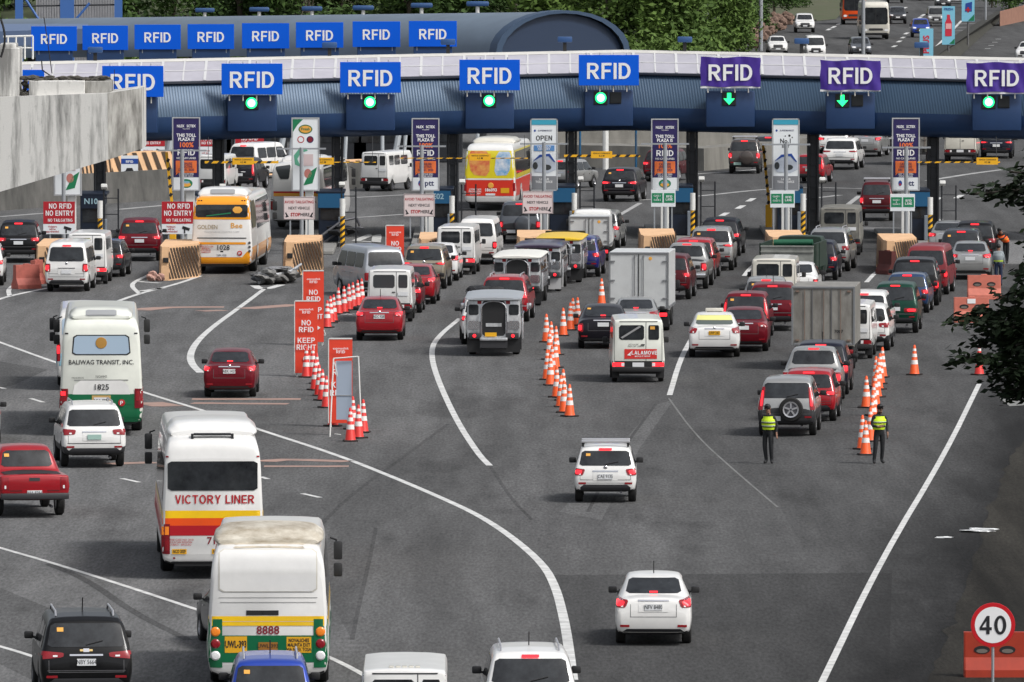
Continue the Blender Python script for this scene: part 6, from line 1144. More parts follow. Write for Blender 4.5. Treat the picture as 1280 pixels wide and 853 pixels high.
# upper left: blue gantry frame, corrugated fence, handrail, grey lower roof
BLG = mat('gantry_blue', srgb(62, 104, 168), .5)
m = Model()
for px in (24, 84, 148): b = AT(px, 24, 470*K); m.add('post', MB().box((b.x, 470*K, 6), (.5 if px != 84 else .9, .5, 12)), BLG)
for a in (((30, -4), (52, 30)), ((112, 4), (92, 28))): m.add('brace', MB().path([AT(*a[0], 470*K), AT(*a[1], 470*K)], .09, 6), BLG)
m.add('beam', MB().path([AT(20, 8, 470*K), AT(150, 6, 470*K)], .06, 6), DARKST); m.inst('blue_gantry', (0, 0, 0), 0, None, 'blue steel gantry frame with diagonal braces at the top left', 'gantry')
FEN = mat('corrugated_grey', srgb(150, 150, 152), .6, noise=.1, nscale=2); t = MB(); a, b = AT(46, 26, 476*K), AT(146, 24, 476*K); k = 0; n_s = 60
for i in range(n_s): x0 = a.x+(b.x-a.x)*i/n_s; t.box((x0, 476*K+(.05 if i % 2 else 0), a.z*.5+.9), ((b.x-a.x)/n_s+.005, .06, a.z+1.8))
single('corrugated_fence', t, FEN, 'grey corrugated metal fence behind the blue gantry', 'fence')
YH = canopy_pt(-22.5, 5.5).y; m = Model(); pts = [AT(4, 46, YH), AT(41, 45, YH)]; m.add('rail', MB().path(pts, .05, 6).path([AT(4, 60, YH), AT(41, 60, YH)], .035, 6), WPAINT)
for px in (10, 20, 31, 41): m.add('baluster', MB().path([AT(px, 45, YH), AT(px, 74, YH)], .045, 6), WPAINT)
m.inst('handrail', (0, 0, 0), 0, None, 'pale handrail on the canopy roof left of the first small RFID sign', 'railing')
t = MB(); p = [AT(-20, 30, 440*K), AT(110, 30, 440*K), AT(110, 36, 436*K), AT(-20, 40, 436*K)]; single('flat_roof', t.add([(q.x, q.y, q.z) for q in p]+[(q.x, q.y, q.z-.9) for q in p], [(0, 1, 2, 3), (4, 5, 6, 7), (0, 1, 5, 4), (1, 2, 6, 5), (2, 3, 7, 6), (3, 0, 4, 7)]), mat('roof_bluegrey', srgb(90, 108, 138), .5), 'blue grey flat roof edge behind the first small RFID sign', 'roof')
# ================================================================ CONES, SIGNS, BARRIERS, PEOPLE, DEBRIS
CO, CR = mat('cone_orange', srgb(240, 92, 34), .45), mat('cone_red', srgb(214, 50, 44), .45); BAND = mat('cone_band', srgb(236, 230, 226), .4)
def cone(cm):
    m = Model(); m.add('base', MB().box((0, 0, .025), (.42, .42, .05), bev=.012), mat('cone_base', (.02, .012, .01), .7)); r = lambda z: .165-.13*z/1.0
    i = m.add('body', MB().lathe([(r(.05)+.012, .05), (r(.08), .08), (r(.97), .97), (.02, 1.0), (0, 1.0)], 18), cm, smooth=True)
    for a, b in ((.36, .50), (.60, .71), (.80, .88)): m.add('reflective_band', MB().lathe([(r(a)+.004, a), (r(b)+.004, b)], 18), BAND, i, smooth=True)
    return m
CN = {'o': cone(CO), 'r': cone(CR)}; crng = random.Random(5)
def cones(pts, k, group, labels, sc=1.):
    for i, (x, y) in enumerate(pts): CN[k].inst('traffic_cone', G(x, y), crng.uniform(0, 6), None, labels(i), 'traffic cone', group, scale=sc)
near = 'lowest and nearest cone of '
cones([(712, 521), (705, 516), (701, 509), (696, 497), (683, 428) ], 'o', 'orange cones left of the white delivery van', lambda i: ['nearest orange cone of the line left of the white delivery van', 'second nearest orange cone of the short lower cluster left of the delivery van', 'orange cone third from the bottom of the lower cluster left of the delivery van', 'orange cone at the front of the middle cluster left of the delivery van', 'pale banded orange cone at the far left end of the line beside the jeepney'][i])
cones([(704, 501), (688, 482), (684, 475), (690, 470), (694, 460), (687, 450), (695, 444), (689, 438)], 'o', 'orange cones left of the white delivery van', lambda i: f'orange cone, {ORD[i]} from below in the packed middle cluster left of the delivery van')
cones([(704, 420), (713, 413), (716, 407), (722, 406)], 'o', 'orange cones left of the dark sedan', lambda i: ['nearest orange cone left of the dark grey sedan', 'second nearest orange cone left of the dark grey sedan', 'orange cone half hidden between two others left of the dark grey sedan', 'farthest orange cone touching the dark grey sedan'][i])
cones([(752, 381)], 'o', 'orange cones left of the dark sedan', lambda i: 'single orange cone beside the rear of the white box truck')
cones([(438, 552), (448, 548), (454, 541), (441, 537), (391, 472), (416, 533)], 'r', 'red cones by the NO RFID signs', lambda i: ['brightest nearest orange-red cone at the foot of the empty sign frame', 'red cone just right of the nearest cone by the sign frame', 'red cone behind and right of the empty sign frame', 'red cone inside the foot of the empty sign frame', 'red cone at the foot of the middle NO RFID sign', 'red cone left of the empty sign frame'][i])
cones([(408, 510), (403, 501), (399, 495), (394, 488), (396, 480), (383, 472)], 'r', 'red cones by the NO RFID signs', lambda i: f'red and white cone, {ORD[i]} from below in the diagonal row between two orange signs')
cones([(409, 410), (413, 404), (417, 402)], 'r', 'red cones by the NO RFID signs', lambda i: ['nearest', 'middle', 'farthest'][i]+' red cone of the trio right of the half hidden NO RFID sign'); cones([(423, 393), (430, 391), (436, 388), (441, 386), (447, 383), (452, 381)], 'r', 'red cones behind the red sedan', lambda i: f'red and white cone, {ORD[i]} from the left in the slanting row beside the red sedan')
cones([(1143, 469)], 'o', 'orange cones on the right', lambda i: 'single orange cone standing alone right of the cone cluster'); cones([(1224, 469)], 'r', 'orange cones on the right', lambda i: 'red cone half hidden by the leafy branch at right')
cones([(1082, 569), (1078, 562), (1083, 510)], 'o', 'orange cones on the right', lambda i: ['nearest orange-red cone left of the right-hand guard', 'orange cone just left of and behind the nearest one by the right-hand guard', 'orange cone standing slightly left of the packed row at right'][i])
cones([(1088, 552), (1090, 540), (1091, 530), (1092, 520), (1094, 508), (1096, 497), (1098, 487), (1095, 484), (1100, 480), (1103, 472)], 'o', 'orange cones on the right', lambda i: f'orange cone, {ORD[i]} from below in the packed row behind the right-hand guard')
SO = mat('sign_orange', srgb(224, 66, 42), .45)
def keep_right(px, py, h, w, label, arrow=True, rz=0.):
    m = Model(); p = m.add('panel', MB().box((0, 0, .12+h/2), (w, .05, h), rx=R(-2)), SO); m.add('frame_edge', MB().box((-w/2-.015, .01, .12+h/2), (.03, .06, h), rx=R(-2)).box((0, .03, .12+h), (w, .05, .04)), WPAINT); T = lambda s, z, sz, b=.03, sx=1.: m.flat_text(s, .0, -.036-(.0)+(z-.12-h/2)*-.0-abs(z-.12-h/2)*.0-.05, z, sz, INKW, b, sx, p)
    T('expresslink', .12+h*.885, .10, .01, 1.05); T('RFID', .12+h*.845, .12, .03, 1.1); T('NO', .12+h*.70, .24); T('RFID', .12+h*.605, .24, .03, 1.0); T('KEEP', .12+h*.455, .24, .03, 1.0); T('RIGHT', .12+h*.36, .24, .03, .96)
    z = .12+h*.20; m.add('arrow', MB().prism([(-.10, z-.05), (.08, z-.05), (.08, z-.12), (.24, z), (.08, z+.12), (.08, z+.05), (-.10, z+.05)], -.09, -.07), INKW, p)
    for s in (1, -1): m.add('leg', MB().path([(s*w*.42, .02, h*.5), (s*w*.46, .55, 0)], .02, 6).path([(s*w*.42, 0, .14), (s*w*.42, -.02, 0)], .02, 6), WPAINT)
    m.inst('keep_right_sign', G(px, py), rz, None, label, 'sign', 'orange NO RFID KEEP RIGHT signs')
keep_right(383, 471, 2.38, .74, 'orange NO RFID KEEP RIGHT sign in the middle, full text visible', rz=0); keep_right(392, 432, 2.5, .72, 'orange NO RFID KEEP RIGHT sign half hidden behind the middle one'); keep_right(426, 534, 2.55, .70, 'orange NO RFID sign nearest, blocked by the empty white frame'); keep_right(494, 360, 2.35, .70, 'orange NO RFID sign farthest, left of the gold SUV')
m = Model(); s = F_PX/(CAM_H/-ray(430, 545).z); b = G(430, 545); fr = MB(); W, Hh = .62, 2.3
fr.path([(-W/2-.1, -.45, 0), (-W/2+.0, 0, Hh), (W/2+.12, 0, Hh+.06), (W/2+.22, -.3, 0)], .022, 6).path([(-W/2+.02, .05, Hh-.1), (-W/2+.5, .3, .05)], .018, 6).path([(-.1, .5, 0), (-W/2+.02, .5, .02)], .018, 6); m.add('frame', fr, WPAINT); m.add('back_panel', MB().box((.0, .1, 1.35), (.46, .03, 1.75)).box((.0, .09, 1.2), (.48, .05, .03), 1), [mat('panel_bluegrey', srgb(160, 172, 188), .4), GPOST]); m.inst('sign_frame', b, 0, None, 'white tube sign frame showing its blue grey back panel', 'sign frame')
m = Model(); m.add('frame', MB().path([(-.12, 0, .02), (0, .02, .34), (.12, 0, .02), (-.12, 0, .02)], .016, 6).path([(-.12, 0, .02), (-.15, .3, .0)], .014, 6), WPAINT); m.inst('small_triangle_stand', G(403, 420), 0, None, 'tiny white triangular stand right of the middle NO RFID sign', 'stand')
FB = mat('barrier_faded', srgb(196, 110, 92), .6, noise=.14, nscale=3); OB = mat('barrier_orange', srgb(158, 46, 20), .55, noise=.12, nscale=3)
def jersey(mt, W=1.28, H=.92, hol=True, sticker=False):
    m = Model(); pr = [(-.28, 0), (-.27, .16), (-.13, .42), (-.11, H), (.11, H), (.13, .42), (.27, .16), (.28, 0)]; n = len(pr); t = MB().add([(x, a, b) for x in (-W/2, -W/2+.03, W/2-.03, W/2) for a, b in ([(p*(.92 if abs(x) > W/2-.02 else 1), q) for p, q in pr])], [(k*n+i, (k+1)*n+i, (k+1)*n+i+1, k*n+i+1) for k in range(3) for i in range(n-1)]+[tuple(range(n)), tuple(3*n+i for i in range(n))]); m.add('body', t, mt)
    if hol:
        for x in (-.27, .27): i = m.add('fork_hole', MB().prism([(x+.17*math.cos(a), .58+.085*math.sin(a)) for a in [k*math.pi/10 for k in range(20)]], -.136, -.118), BLK); m.add('hole_floor', MB().prism([(x+.12*math.cos(a), .555+.045*math.sin(a)) for a in [k*math.pi/8 for k in range(16)]], -.142, -.137), mat('hole_grey', (.16, .14, .12), .7), i)
    m.add('filler_cap', MB().box((0, 0, H+.015), (.24, .14, .05), bev=.015), mt)
    if sticker: m.add('sticker', MB().box((0, -.13, .78), (.3, .02, .17)), INKW)
    return m
jersey(FB).inst('plastic_barrier', G(1230, 374), R(2), None, 'faded orange plastic barrier behind, below the worker in grey', 'barrier', 'plastic barriers'); jersey(FB, sticker=True).inst('plastic_barrier', G(1214, 403), R(1), None, 'faded orange plastic barrier in front with a white sticker', 'barrier', 'plastic barriers'); jersey(OB, 1.3, .95).inst('plastic_barrier', G(1243, 846), 0, None, 'bright orange plastic barrier behind the 40 speed sign', 'barrier', 'plastic barriers')
FR2 = mat('barrier_dull', srgb(176, 96, 84), .65, noise=.2, nscale=3); DRB = mat('barrier_maroon', srgb(84, 34, 30), .7, noise=.2, nscale=3)
jersey(FR2, 1.1, .95, False).inst('plastic_barrier', G(33, 361), R(35), None, 'dull red plastic barrier left of the white van at left', 'barrier', 'plastic barriers'); jersey(FR2, .8, .95, False).inst('plastic_barrier', G(46, 355), R(70), None, 'dull red plastic barrier touching the tan crash block at far left', 'barrier', 'plastic barriers'); jersey(DRB, 1.0, .95, False).inst('plastic_barrier', G(1109, 343), R(-60), None, 'dark maroon plastic barrier beside the tan crash block at right', 'barrier', 'plastic barriers')
m = Model(); b = G(1241, 872); m.add('post', MB().tube((0, .03, 0), (0, .03, 1.95), .03, n=8), GPOST); q = m.add('disc', MB().lathe([(0, -.01), (.455, -.01), (.46, .01), (0, .01)], 40, 'Y', (0, 0, 1.5)), mat('ring_red', srgb(196, 22, 34), .4)); m.add('face', MB().lathe([(0, -.014), (.375, -.014), (.375, -.011)], 40, 'Y', (0, 0, 1.5)), INKW, q); m.flat_text('40', 0, -.022, 1.5, .52, INK, .035, 1.0, q); m.inst('speed_sign', b, 0, None, 'round red ringed 40 speed limit sign on a thin post', 'sign')
# people
SKIN = mat('skin', (.22, .11, .07), .6); UNI = mat('uniform_black', (.010, .011, .013), .8); HIVIS = mat('vest_lime', srgb(206, 236, 40), .6); REFL = mat('vest_band', srgb(214, 224, 190), .5); JEANS = mat('jeans_navy', srgb(28, 40, 66), .8); GSH = mat('shirt_grey', srgb(140, 148, 152), .8); ORV = mat('vest_orange', srgb(240, 96, 30), .6)
def person(px, py, joints, top, trousers, vest, vband, label, rz=0., H=1.68, hat=None, helmet=None):
    """one skinned body; joints override a standing pose (x right, y away from the viewer, z up)"""
    J = dict(pelvis=(0, 0, .93), waist=(0, 0, 1.05), chest=(0, 0, 1.28), neck=(0, 0, 1.44), head0=(0, -.01, 1.53), head1=(0, -.02, 1.63), shl=(-.17, 0, 1.38), shr=(.17, 0, 1.38), ell=(-.22, .02, 1.12), elr=(.22, .02, 1.12), wrl=(-.21, -.06, .89), wrr=(.21, -.06, .89), hal=(-.21, -.08, .82), har=(.21, -.08, .82), hpl=(-.09, 0, .90), hpr=(.09, 0, .90), knl=(-.10, -.01, .50), knr=(.10, -.01, .50), anl=(-.10, .02, .09), anr=(.10, .02, .09), tol=(-.11, -.13, .035), tor=(.11, -.13, .035)); J.update(joints)
    RD = dict(pelvis=.135, waist=.13, chest=.15, neck=.058, head0=.078, head1=.092, shl=.07, shr=.07, ell=.046, elr=.046, wrl=.034, wrr=.034, hal=.036, har=.036, hpl=.095, hpr=.095, knl=.074, knr=.074, anl=.054, anr=.054, tol=.042, tor=.042); nm = list(J)
    ed = [('pelvis', 'waist'), ('waist', 'chest'), ('chest', 'neck'), ('neck', 'head0'), ('head0', 'head1'), ('chest', 'shl'), ('chest', 'shr'), ('shl', 'ell'), ('shr', 'elr'), ('ell', 'wrl'), ('elr', 'wrr'), ('wrl', 'hal'), ('wrr', 'har'), ('pelvis', 'hpl'), ('pelvis', 'hpr'), ('hpl', 'knl'), ('hpr', 'knr'), ('knl', 'anl'), ('knr', 'anr'), ('anl', 'tol'), ('anr', 'tor')]
    V = [Vector(J[k]) for k in nm]; E_ = [(nm.index(a), nm.index(b)) for a, b in ed]; rad = [RD[k] for k in nm]
    for side, s in (('l', -1), ('r', 1)):       # fingers and thumb
        h = Vector(J['ha'+side]); d = (h-Vector(J['wr'+side])).normalized(); w = d.cross(Vector((s, 0, 0))); w = w.normalized() if w.length > .01 else Vector((0, 1, 0))
        for q in range(4): a = len(V); ln = (.075, .088, .082, .062)[q]; V += [h+w*(q-1.5)*.02+d*.04, h+w*(q-1.5)*.022+d*(.04+ln*.6), h+w*(q-1.5)*.022+d*(.04+ln)-Vector((s*.02, 0, 0))]; rad += [.010, .009, .008]; E_ += [(nm.index('ha'+side), a), (a, a+1), (a+1, a+2)]
        a = len(V); V += [h-w*.045+d*.01, h-w*.055+d*.05]; rad += [.011, .009]; E_ += [(nm.index('ha'+side), a), (a, a+1)]
    me = bpy.data.meshes.new('body'); me.from_pydata(V, E_, []); o = bpy.data.objects.new('body', me); COL.objects.link(o); md = o.modifiers.new('skin', 'SKIN'); md.use_smooth_shade = True; sv = me.skin_vertices[0].data
    for i, r in enumerate(rad): sv[i].radius = (r*(1.0), r*.82) if i < 3 else (r, r); sv[i].use_root = (i == 0)
    o.modifiers.new('sub', 'SUBSURF').levels = 1; dg = bpy.context.evaluated_depsgraph_get(); bm_me = bpy.data.meshes.new_from_object(o.evaluated_get(dg)); bpy.data.objects.remove(o)
    for mt in (top, trousers, SKIN, BLK): bm_me.materials.append(mt)
    hz = J['head0'][2]-.05
    for p in bm_me.polygons:
        c = p.center; z = c.z; p.use_smooth = True
        dh = min((c-Vector(J['hal'])).length, (c-Vector(J['har'])).length)
        p.material_index = 3 if z < .085 else 2 if (c-Vector(J['head1'])).length < .19 or dh < .10 else 1 if z < J['waist'][2]-.06 and abs(c.x) < .2 and dh > .1 and (c-Vector(J['pelvis'])).length < 1.2 and min((c-Vector(J['wrl'])).length, (c-Vector(J['wrr'])).length) > .09 else 0
    m = Model(); m.parts.append(('body', bm_me, [], None, None)); hd = Vector(J['head1'])
    m.add('hair', MB().blob((hd.x, hd.y+.012, hd.z+.025), .108, sc=(.92, 1.02, .95)), helmet or BLK, smooth=True); m.add('cap_peak', MB().box((hd.x, hd.y-.11, hd.z+.06), (.15, .10, .02), bev=.006), helmet or BLK)
    f = MB().box((hd.x-.033, hd.y-.088, hd.z-.01), (.024, .014, .012)).box((hd.x+.033, hd.y-.088, hd.z-.01), (.024, .014, .012)).box((hd.x, hd.y-.088, hd.z-.07), (.045, .012, .010)); m.add('face_features', f, BLK); m.add('nose', MB().blob((hd.x, hd.y-.095, hd.z-.032), .016), SKIN); m.add('ear', MB().blob((hd.x-.092, hd.y, hd.z-.02), .022, sc=(.4, 1, 1.2)).blob((hd.x+.092, hd.y, hd.z-.02), .022, sc=(.4, 1, 1.2)), SKIN)
    # vest wrapped round the torso
    a, b = Vector(J['waist'])-Vector((0, 0, .05)), Vector(J['neck'])-Vector((0, 0, .05)); ax = (b-a).normalized(); ux = Vector((1, 0, 0)); uy = ax.cross(ux).normalized(); vs = []; nn = 20; lv = 7
    for j in range(lv+1):
        t = j/lv; c = a+(b-a)*t; rw, rd = (.178+.035*math.sin(t*2.6), .135+.04*math.sin(t*2.4)); rw *= (1 if t < .8 else .82); rd *= (1 if t < .8 else .8)
        for i in range(nn): q = 2*math.pi*i/nn; vs.append(c+ux*rw*math.cos(q)+uy*rd*math.sin(q))
    vm = MB().add(vs, [(j*nn+i, j*nn+(i+1) % nn, (j+1)*nn+(i+1) % nn, (j+1)*nn+i) for j in range(lv) for i in range(nn)]); i = m.add('vest', vm, vest, smooth=True)
    def band(t0, t1, mt, nm='vest_band'):
        vs = []
        for t in (t0, t1):
            c = a+(b-a)*t; rw, rd = .185+.035*math.sin(t*2.6), .142+.04*math.sin(t*2.4)
            for q in range(nn): g_ = 2*math.pi*q/nn; vs.append(c+ux*rw*math.cos(g_)+uy*rd*math.sin(g_))
        m.add(nm, MB().add(vs, [(q, (q+1) % nn, nn+(q+1) % nn, nn+q) for q in range(nn)]), mt, i, smooth=True)
    for t0, t1, mt in vband: band(t0, t1, mt)
    m.inst('person', G(px, py), rz, None, label, 'person', 'people working at the plaza', scale=H/1.72)
vb = [(.18, .26, UNI), (.26, .34, REFL), (.48, .56, UNI), (.56, .62, REFL)]
person(960, 580, dict(waist=(.02, 0, 1.05), chest=(.03, 0, 1.28), neck=(.02, -.01, 1.44), elr=(.26, .05, 1.14), wrr=(.28, -.04, .90), har=(.30, -.06, .84), wrl=(-.18, .10, .92), hal=(-.14, .13, .88), knr=(.12, -.05, .5), anl=(-.05, .0, .09), anr=(.12, .0, .09), tol=(-.06, -.14, .035), tor=(.18, -.12, .035), head1=(-.01, -.03, 1.63)), UNI, UNI, HIVIS, vb, 'guard in black with lime vest standing behind the silver crossover with spare wheel', R(-25))
person(1099, 580, dict(waist=(-.02, 0, 1.05), chest=(-.02, .01, 1.28), ell=(-.25, -.02, 1.14), wrl=(-.12, -.20, 1.08), hal=(-.05, -.23, 1.10), elr=(.25, .03, 1.13), wrr=(.22, -.10, .90), har=(.21, -.13, .84), knl=(-.13, -.03, .5), anl=(-.16, 0, .09), anr=(.10, .06, .09), tol=(-.20, -.13, .035), tor=(.12, -.09, .035), head1=(.02, -.02, 1.63)), UNI, UNI, HIVIS, vb, 'guard in black with lime vest standing beside the orange cone cluster', R(20))
person(1248, 358, dict(), GSH, JEANS, GSH, [(.05, .18, HIVIS)], 'worker seen from behind in grey shirt and lime braces near the plastic barriers', R(175), 1.66)
person(1255, 330, dict(pelvis=(.10, 0, .92), waist=(.05, -.06, 1.04), chest=(-.06, -.12, 1.22), neck=(-.14, -.2, 1.33), head0=(-.18, -.24, 1.38), head1=(-.22, -.27, 1.46), shl=(-.22, -.1, 1.29), shr=(.10, -.14, 1.29), ell=(-.36, -.14, 1.12), wrl=(-.50, -.16, 1.10), hal=(-.56, -.16, 1.10), elr=(-.05, -.3, 1.1), wrr=(-.28, -.3, 1.08), har=(-.34, -.3, 1.08), hpl=(.03, 0, .90), hpr=(.16, 0, .90), knl=(.02, -.02, .5), knr=(.15, 0, .5), anl=(.02, .02, .09), anr=(.14, .02, .09), tol=(.0, -.13, .035), tor=(.12, -.13, .035)), UNI, UNI, ORV, [(.40, .52, STICKER)], 'worker in orange vest leaning towards the black SUV at right', R(0), 1.66)
# lime braces on the grey-shirted worker
# debris
rng = random.Random(21); m = Model(); CRM = mat('crumpled_metal', srgb(150, 148, 144), .6, .2, mottle=srgb(72, 72, 72), nscale=3); b = G(346, 356)
def crumple(c, r, sc, seed):
    q = MB().blob((0, 0, 0), 1, sub=3); rr = random.Random(seed); ph = [(rr.uniform(2, 7), rr.uniform(2, 7), rr.uniform(2, 7), rr.uniform(0, 6)) for _ in range(5)]; out = []
    for x, y, z in q.v: d = 1+sum(.11*math.copysign(abs(math.sin(a*x+b_*y+c_*z+e))**.5, math.sin(a*x+b_*y+c_*z+e)) for a, b_, c_, e in ph); out.append((c[0]+x*d*r*sc[0], c[1]+y*d*r*sc[1], max(.01, c[2]+z*d*r*sc[2])))
    return MB().add(out, q.f)
m.add('crushed_shell', crumple((-.45, .3, .28), .55, (.95, 1.6, .55), 1), CRM); m.add('crushed_shell', crumple((.25, 1.6, .32), .6, (.95, 2.0, .48), 2), CRM); m.add('torn_sheet', crumple((-.05, 1.2, .58), .42, (1.1, 1.6, .22), 3), mat('torn_grey', (.22, .22, .225), .6)); m.add('torn_sheet', crumple((-.55, -.1, .30), .35, (1.1, .6, .5), 4), mat('tarp_grey', (.16, .165, .175), .5)); t = MB().path([(-.7, -.4, .1), (.4, 1.0, .35), (.75, 2.6, .55)], .07).path([(-.5, -.5, .3), (.55, 1.2, .5), (.9, 2.9, .68)], .05); m.add('bent_rail', t, STEEL); m.inst('wreckage', b, 0, None, 'crumpled grey metal wreckage in front of the tan crash block', 'wreckage')
m = Model(); b = G(428, 309); m.add('crushed_frame', crumple((.0, .4, .7), .45, (1.3, 1.2, .5), 7), BLK); m.add('bent_rail', MB().path([(-.9, 0, .5), (0, .3, 1.15), (.6, .6, 1.25), (.75, .6, .9)], .06).path([(-.8, .2, .2), (.1, .5, .8), (.9, .7, .8)], .05), DRIM); m.inst('wreckage', b, 0, None, 'mangled black barrier frame behind the grey and white van', 'wreckage')
m = Model(); b = G(200, 352); m.add('broken_lump', crumple((-.3, 0, .22), .22, (1, .7, .9), 9), mat('foam_pink', srgb(178, 140, 128), .9, noise=.2, nscale=4)); m.add('broken_lump', crumple((.0, .05, .16), .17, (1, .7, .9), 10), MATS['foam_pink']); m.inst('broken_lumps', b, 0, None, 'broken pinkish lumps at the foot of the left tan crash block', 'debris')
LIT = mat('litter_white', (.75, .76, .76), .6); t = crumple((0, 0, .03), .5, (.85, .4, .12), 31); single('litter_sheet', t, LIT, 'white crumpled sheet lying on the dark shoulder', 'litter', loc=G(1224, 665)); t = crumple((0, 0, .02), .3, (.7, .2, .08), 32); single('litter_scrap', t, LIT, 'small white scrap left of the crumpled sheet on the shoulder', 'litter', loc=G(1180, 673)); t = crumple((0, 0, .02), .25, (1.3, .3, .1), 33); single('litter_scrap', t, mat('litter_grey', (.5, .48, .5), .7), 'pale scrap on the ground between the white van and the red cones', 'litter', loc=G(436, 394))
for px, py in ((572, 758), (936, 720), (1041, 590), (815, 575)): pass
# the leafy branch at the right edge
rng = random.Random(8); m = Model(); b = G(1365, 1010); Yt = b.y; t = MB(); top = AT(1352, 190, Yt); zz = top.z; t.tube((0, 0, -.2), (0, 0, zz*.5), .30, .24, 10); t.tube((0, 0, zz*.5), (.1, .2, zz), .24, .08, 10); lf = MB(); vs = []; fs = []
def leafclump(p, d, n=30, s=.20):
    for _ in range(n):
        c = p+Vector((rng.gauss(0, .13), rng.gauss(0, .16), rng.gauss(0, .08))); u = (d+Vector((rng.gauss(0, .5), rng.gauss(0, .5), rng.gauss(-.3, .4)))).normalized(); w = u.cross(Vector((rng.gauss(0, 1), rng.gauss(0, 1), 1))).normalized(); L_ = s*rng.uniform(.6, 1.15); k = len(vs); vs.extend([c-u*L_*.5, c+w*L_*.24, c+u*L_*.5, c-w*L_*.24]); fs.append((k, k+1, k+2, k+3))
br = [((1340, 245), (1216, 243), .55), ((1345, 235), (1262, 215), .5), ((1340, 300), (1240, 228), .0), ((1330, 420), (1192, 399), 1.0), ((1335, 400), (1225, 392), 1), ((1330, 440), (1222, 425), 1), ((1330, 470), (1196, 446), 1.0), ((1330, 480), (1240, 470), 1), ((1330, 500), (1246, 488), 1), ((1340, 360), (1252, 372), .9), ((1345, 340), (1268, 345), .8), ((1330, 440), (1232, 414), 1), ((1330, 460), (1256, 440), 1), ((1330, 478), (1262, 462), 1), ((1340, 275), (1232, 238), .4), ((1340, 225), (1258, 232), .4), ((1335, 390), (1265, 410), 1.), ((1335, 480), (1270, 492), 1.), ((1335, 430), (1270, 432), 1.)]
for (a, c, dn) in br:
    dy = rng.uniform(-.5, .5); A0 = AT(a[0], a[1], Yt)-b; C0 = AT(c[0], c[1], Yt+dy)-b; A0.x = max(A0.x, C0.x+.3); mid = (A0+C0)/2+Vector((0, 0, .10)); t.path([Vector((.05, .1, min(zz, A0.z-.5))), A0, mid, C0], .025, 6)
    if dn:
        nst = int((C0-A0).length/.13)
        for k in range(nst+1): u = k/max(1, nst); p = (A0*(1-u)+mid*u) if False else A0*(1-u)**2+mid*2*u*(1-u)+C0*u*u; leafclump(p+Vector((0, 0, -.02)), (C0-A0).normalized(), int((30 if u < .8 else 20)*dn))
for k in range(260): p = AT(rng.uniform(1288, 1420), rng.uniform(190, 520), Yt+rng.uniform(-1.5, 1.5))-b; leafclump(p, Vector((-1, 0, 0)), 16)
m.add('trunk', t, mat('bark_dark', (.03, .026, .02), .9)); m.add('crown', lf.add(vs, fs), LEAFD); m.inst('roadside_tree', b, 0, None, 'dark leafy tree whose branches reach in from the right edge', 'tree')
# ================================================================ TRAFFIC
QG = 'vehicles queueing on the toll approach'
def place(model, px, py, rel, pnt, label, cat, name='parked_car', group=QG, front=False, scale=1.):
    g = G(px, py); r = math.atan2(g.x, g.y); a = r+R(rel)
    if front: a = r+math.pi+R(rel); d = Vector((math.sin(a), math.cos(a), 0)); g = g-d*(model.dim[4] if hasattr(model, 'dim') else 4.0)
    return model.inst(name, g, -a, pnt, label, cat, group, scale)
C = car
# ---- foreground
place(C('suv', L=4.85, W=1.9, H=1.84, lights='split', lit=False, brake=False, rails=True, ptext='NBY 5664', emblem='bowtie', sticker=True, antenna=True), 105, 878, -3, P['black'], 'glossy black SUV with silver roof rails and gold badge, bottom left', 'car', 'suv')
place(C('sedan', W=1.75, lit=False), 319, 812, -9, P['dgrey'], 'dark grey car mostly hidden behind the white and green bus', 'car', 'sedan')
place(bus('8888', 2.56, 9.6, 3.12), 337, 852, .6, P['white'], 'white and green bus numbered 8888 with a yellow band', 'bus', 'bus')
place(C('suv', L=4.4, W=1.68, H=1.70, lights='wrap', lit=False, rails=True, brake=False, sticker=True, antenna=True), 338, 928, -.5, P['blue'], 'blue car with roof rails cut off below the 8888 bus', 'car', 'suv')
place(multicab(1.74, 4.2, 1.97, 'two', vents=True), 506, 961, .3, P['white'], 'boxy white van cut off at the bottom edge of the photo', 'van', 'van')
place(C('suv', L=4.8, W=1.84, H=1.83, lights='wrap', lit=True, emblem='oval', antenna=True, rails=True), 662, 926, -1.5, P['white'], 'white SUV with lit brake lights cut off at the bottom edge', 'car', 'suv')
place(C('sedan', W=1.70, H=1.5, lights='corner', lit=True, ptext='NFV 8480', antenna=True), 817, 804, .2, P['white'], 'white sedan alone at lower right with brake lights lit', 'car', 'sedan')
place(C('suv', L=3.66, W=1.67, H=1.52, r=.30, lights='corner', lit=True, rack=True, ptext='CAE 9135', emblem='oval', sticker=True), 757, 627, .5, P['white'], 'small white hatchback with a flat roof rack in the open lane', 'car', 'hatchback')
place(bus('victory', 2.5, 11.5, 3.45), 263, 713, -1.1, P['white'], 'white bus lettered VICTORY LINER with yellow and red bands', 'bus', 'bus')
place(bus('baliwag', 2.5, 11.5, 3.55), 127, 538, .1, P['milk'], 'cream and green bus lettered BALIWAG TRANSIT numbered 1825', 'bus', 'bus')
place(bus('minibus', 2.0, 7.5, 2.62), 109, 482, 0, P['white'], 'white and sky blue minibus mostly hidden by the cream and green bus', 'bus', 'minibus')
place(C('suv', L=4.7, W=1.82, H=1.8, lights='wrap', lit=False, brake=False, plate='green', rails=True, clad=.62), 115, 583, -4, P['white'], 'white SUV right behind the cream and green bus', 'car', 'suv')
place(C('pickup', lights='block', lit=False, ptext='NIA 8284', chrome=False, sticker=True, brake=False), 36, 644, -7, P['red'], 'red pickup truck at the left edge', 'pickup', 'pickup_truck')
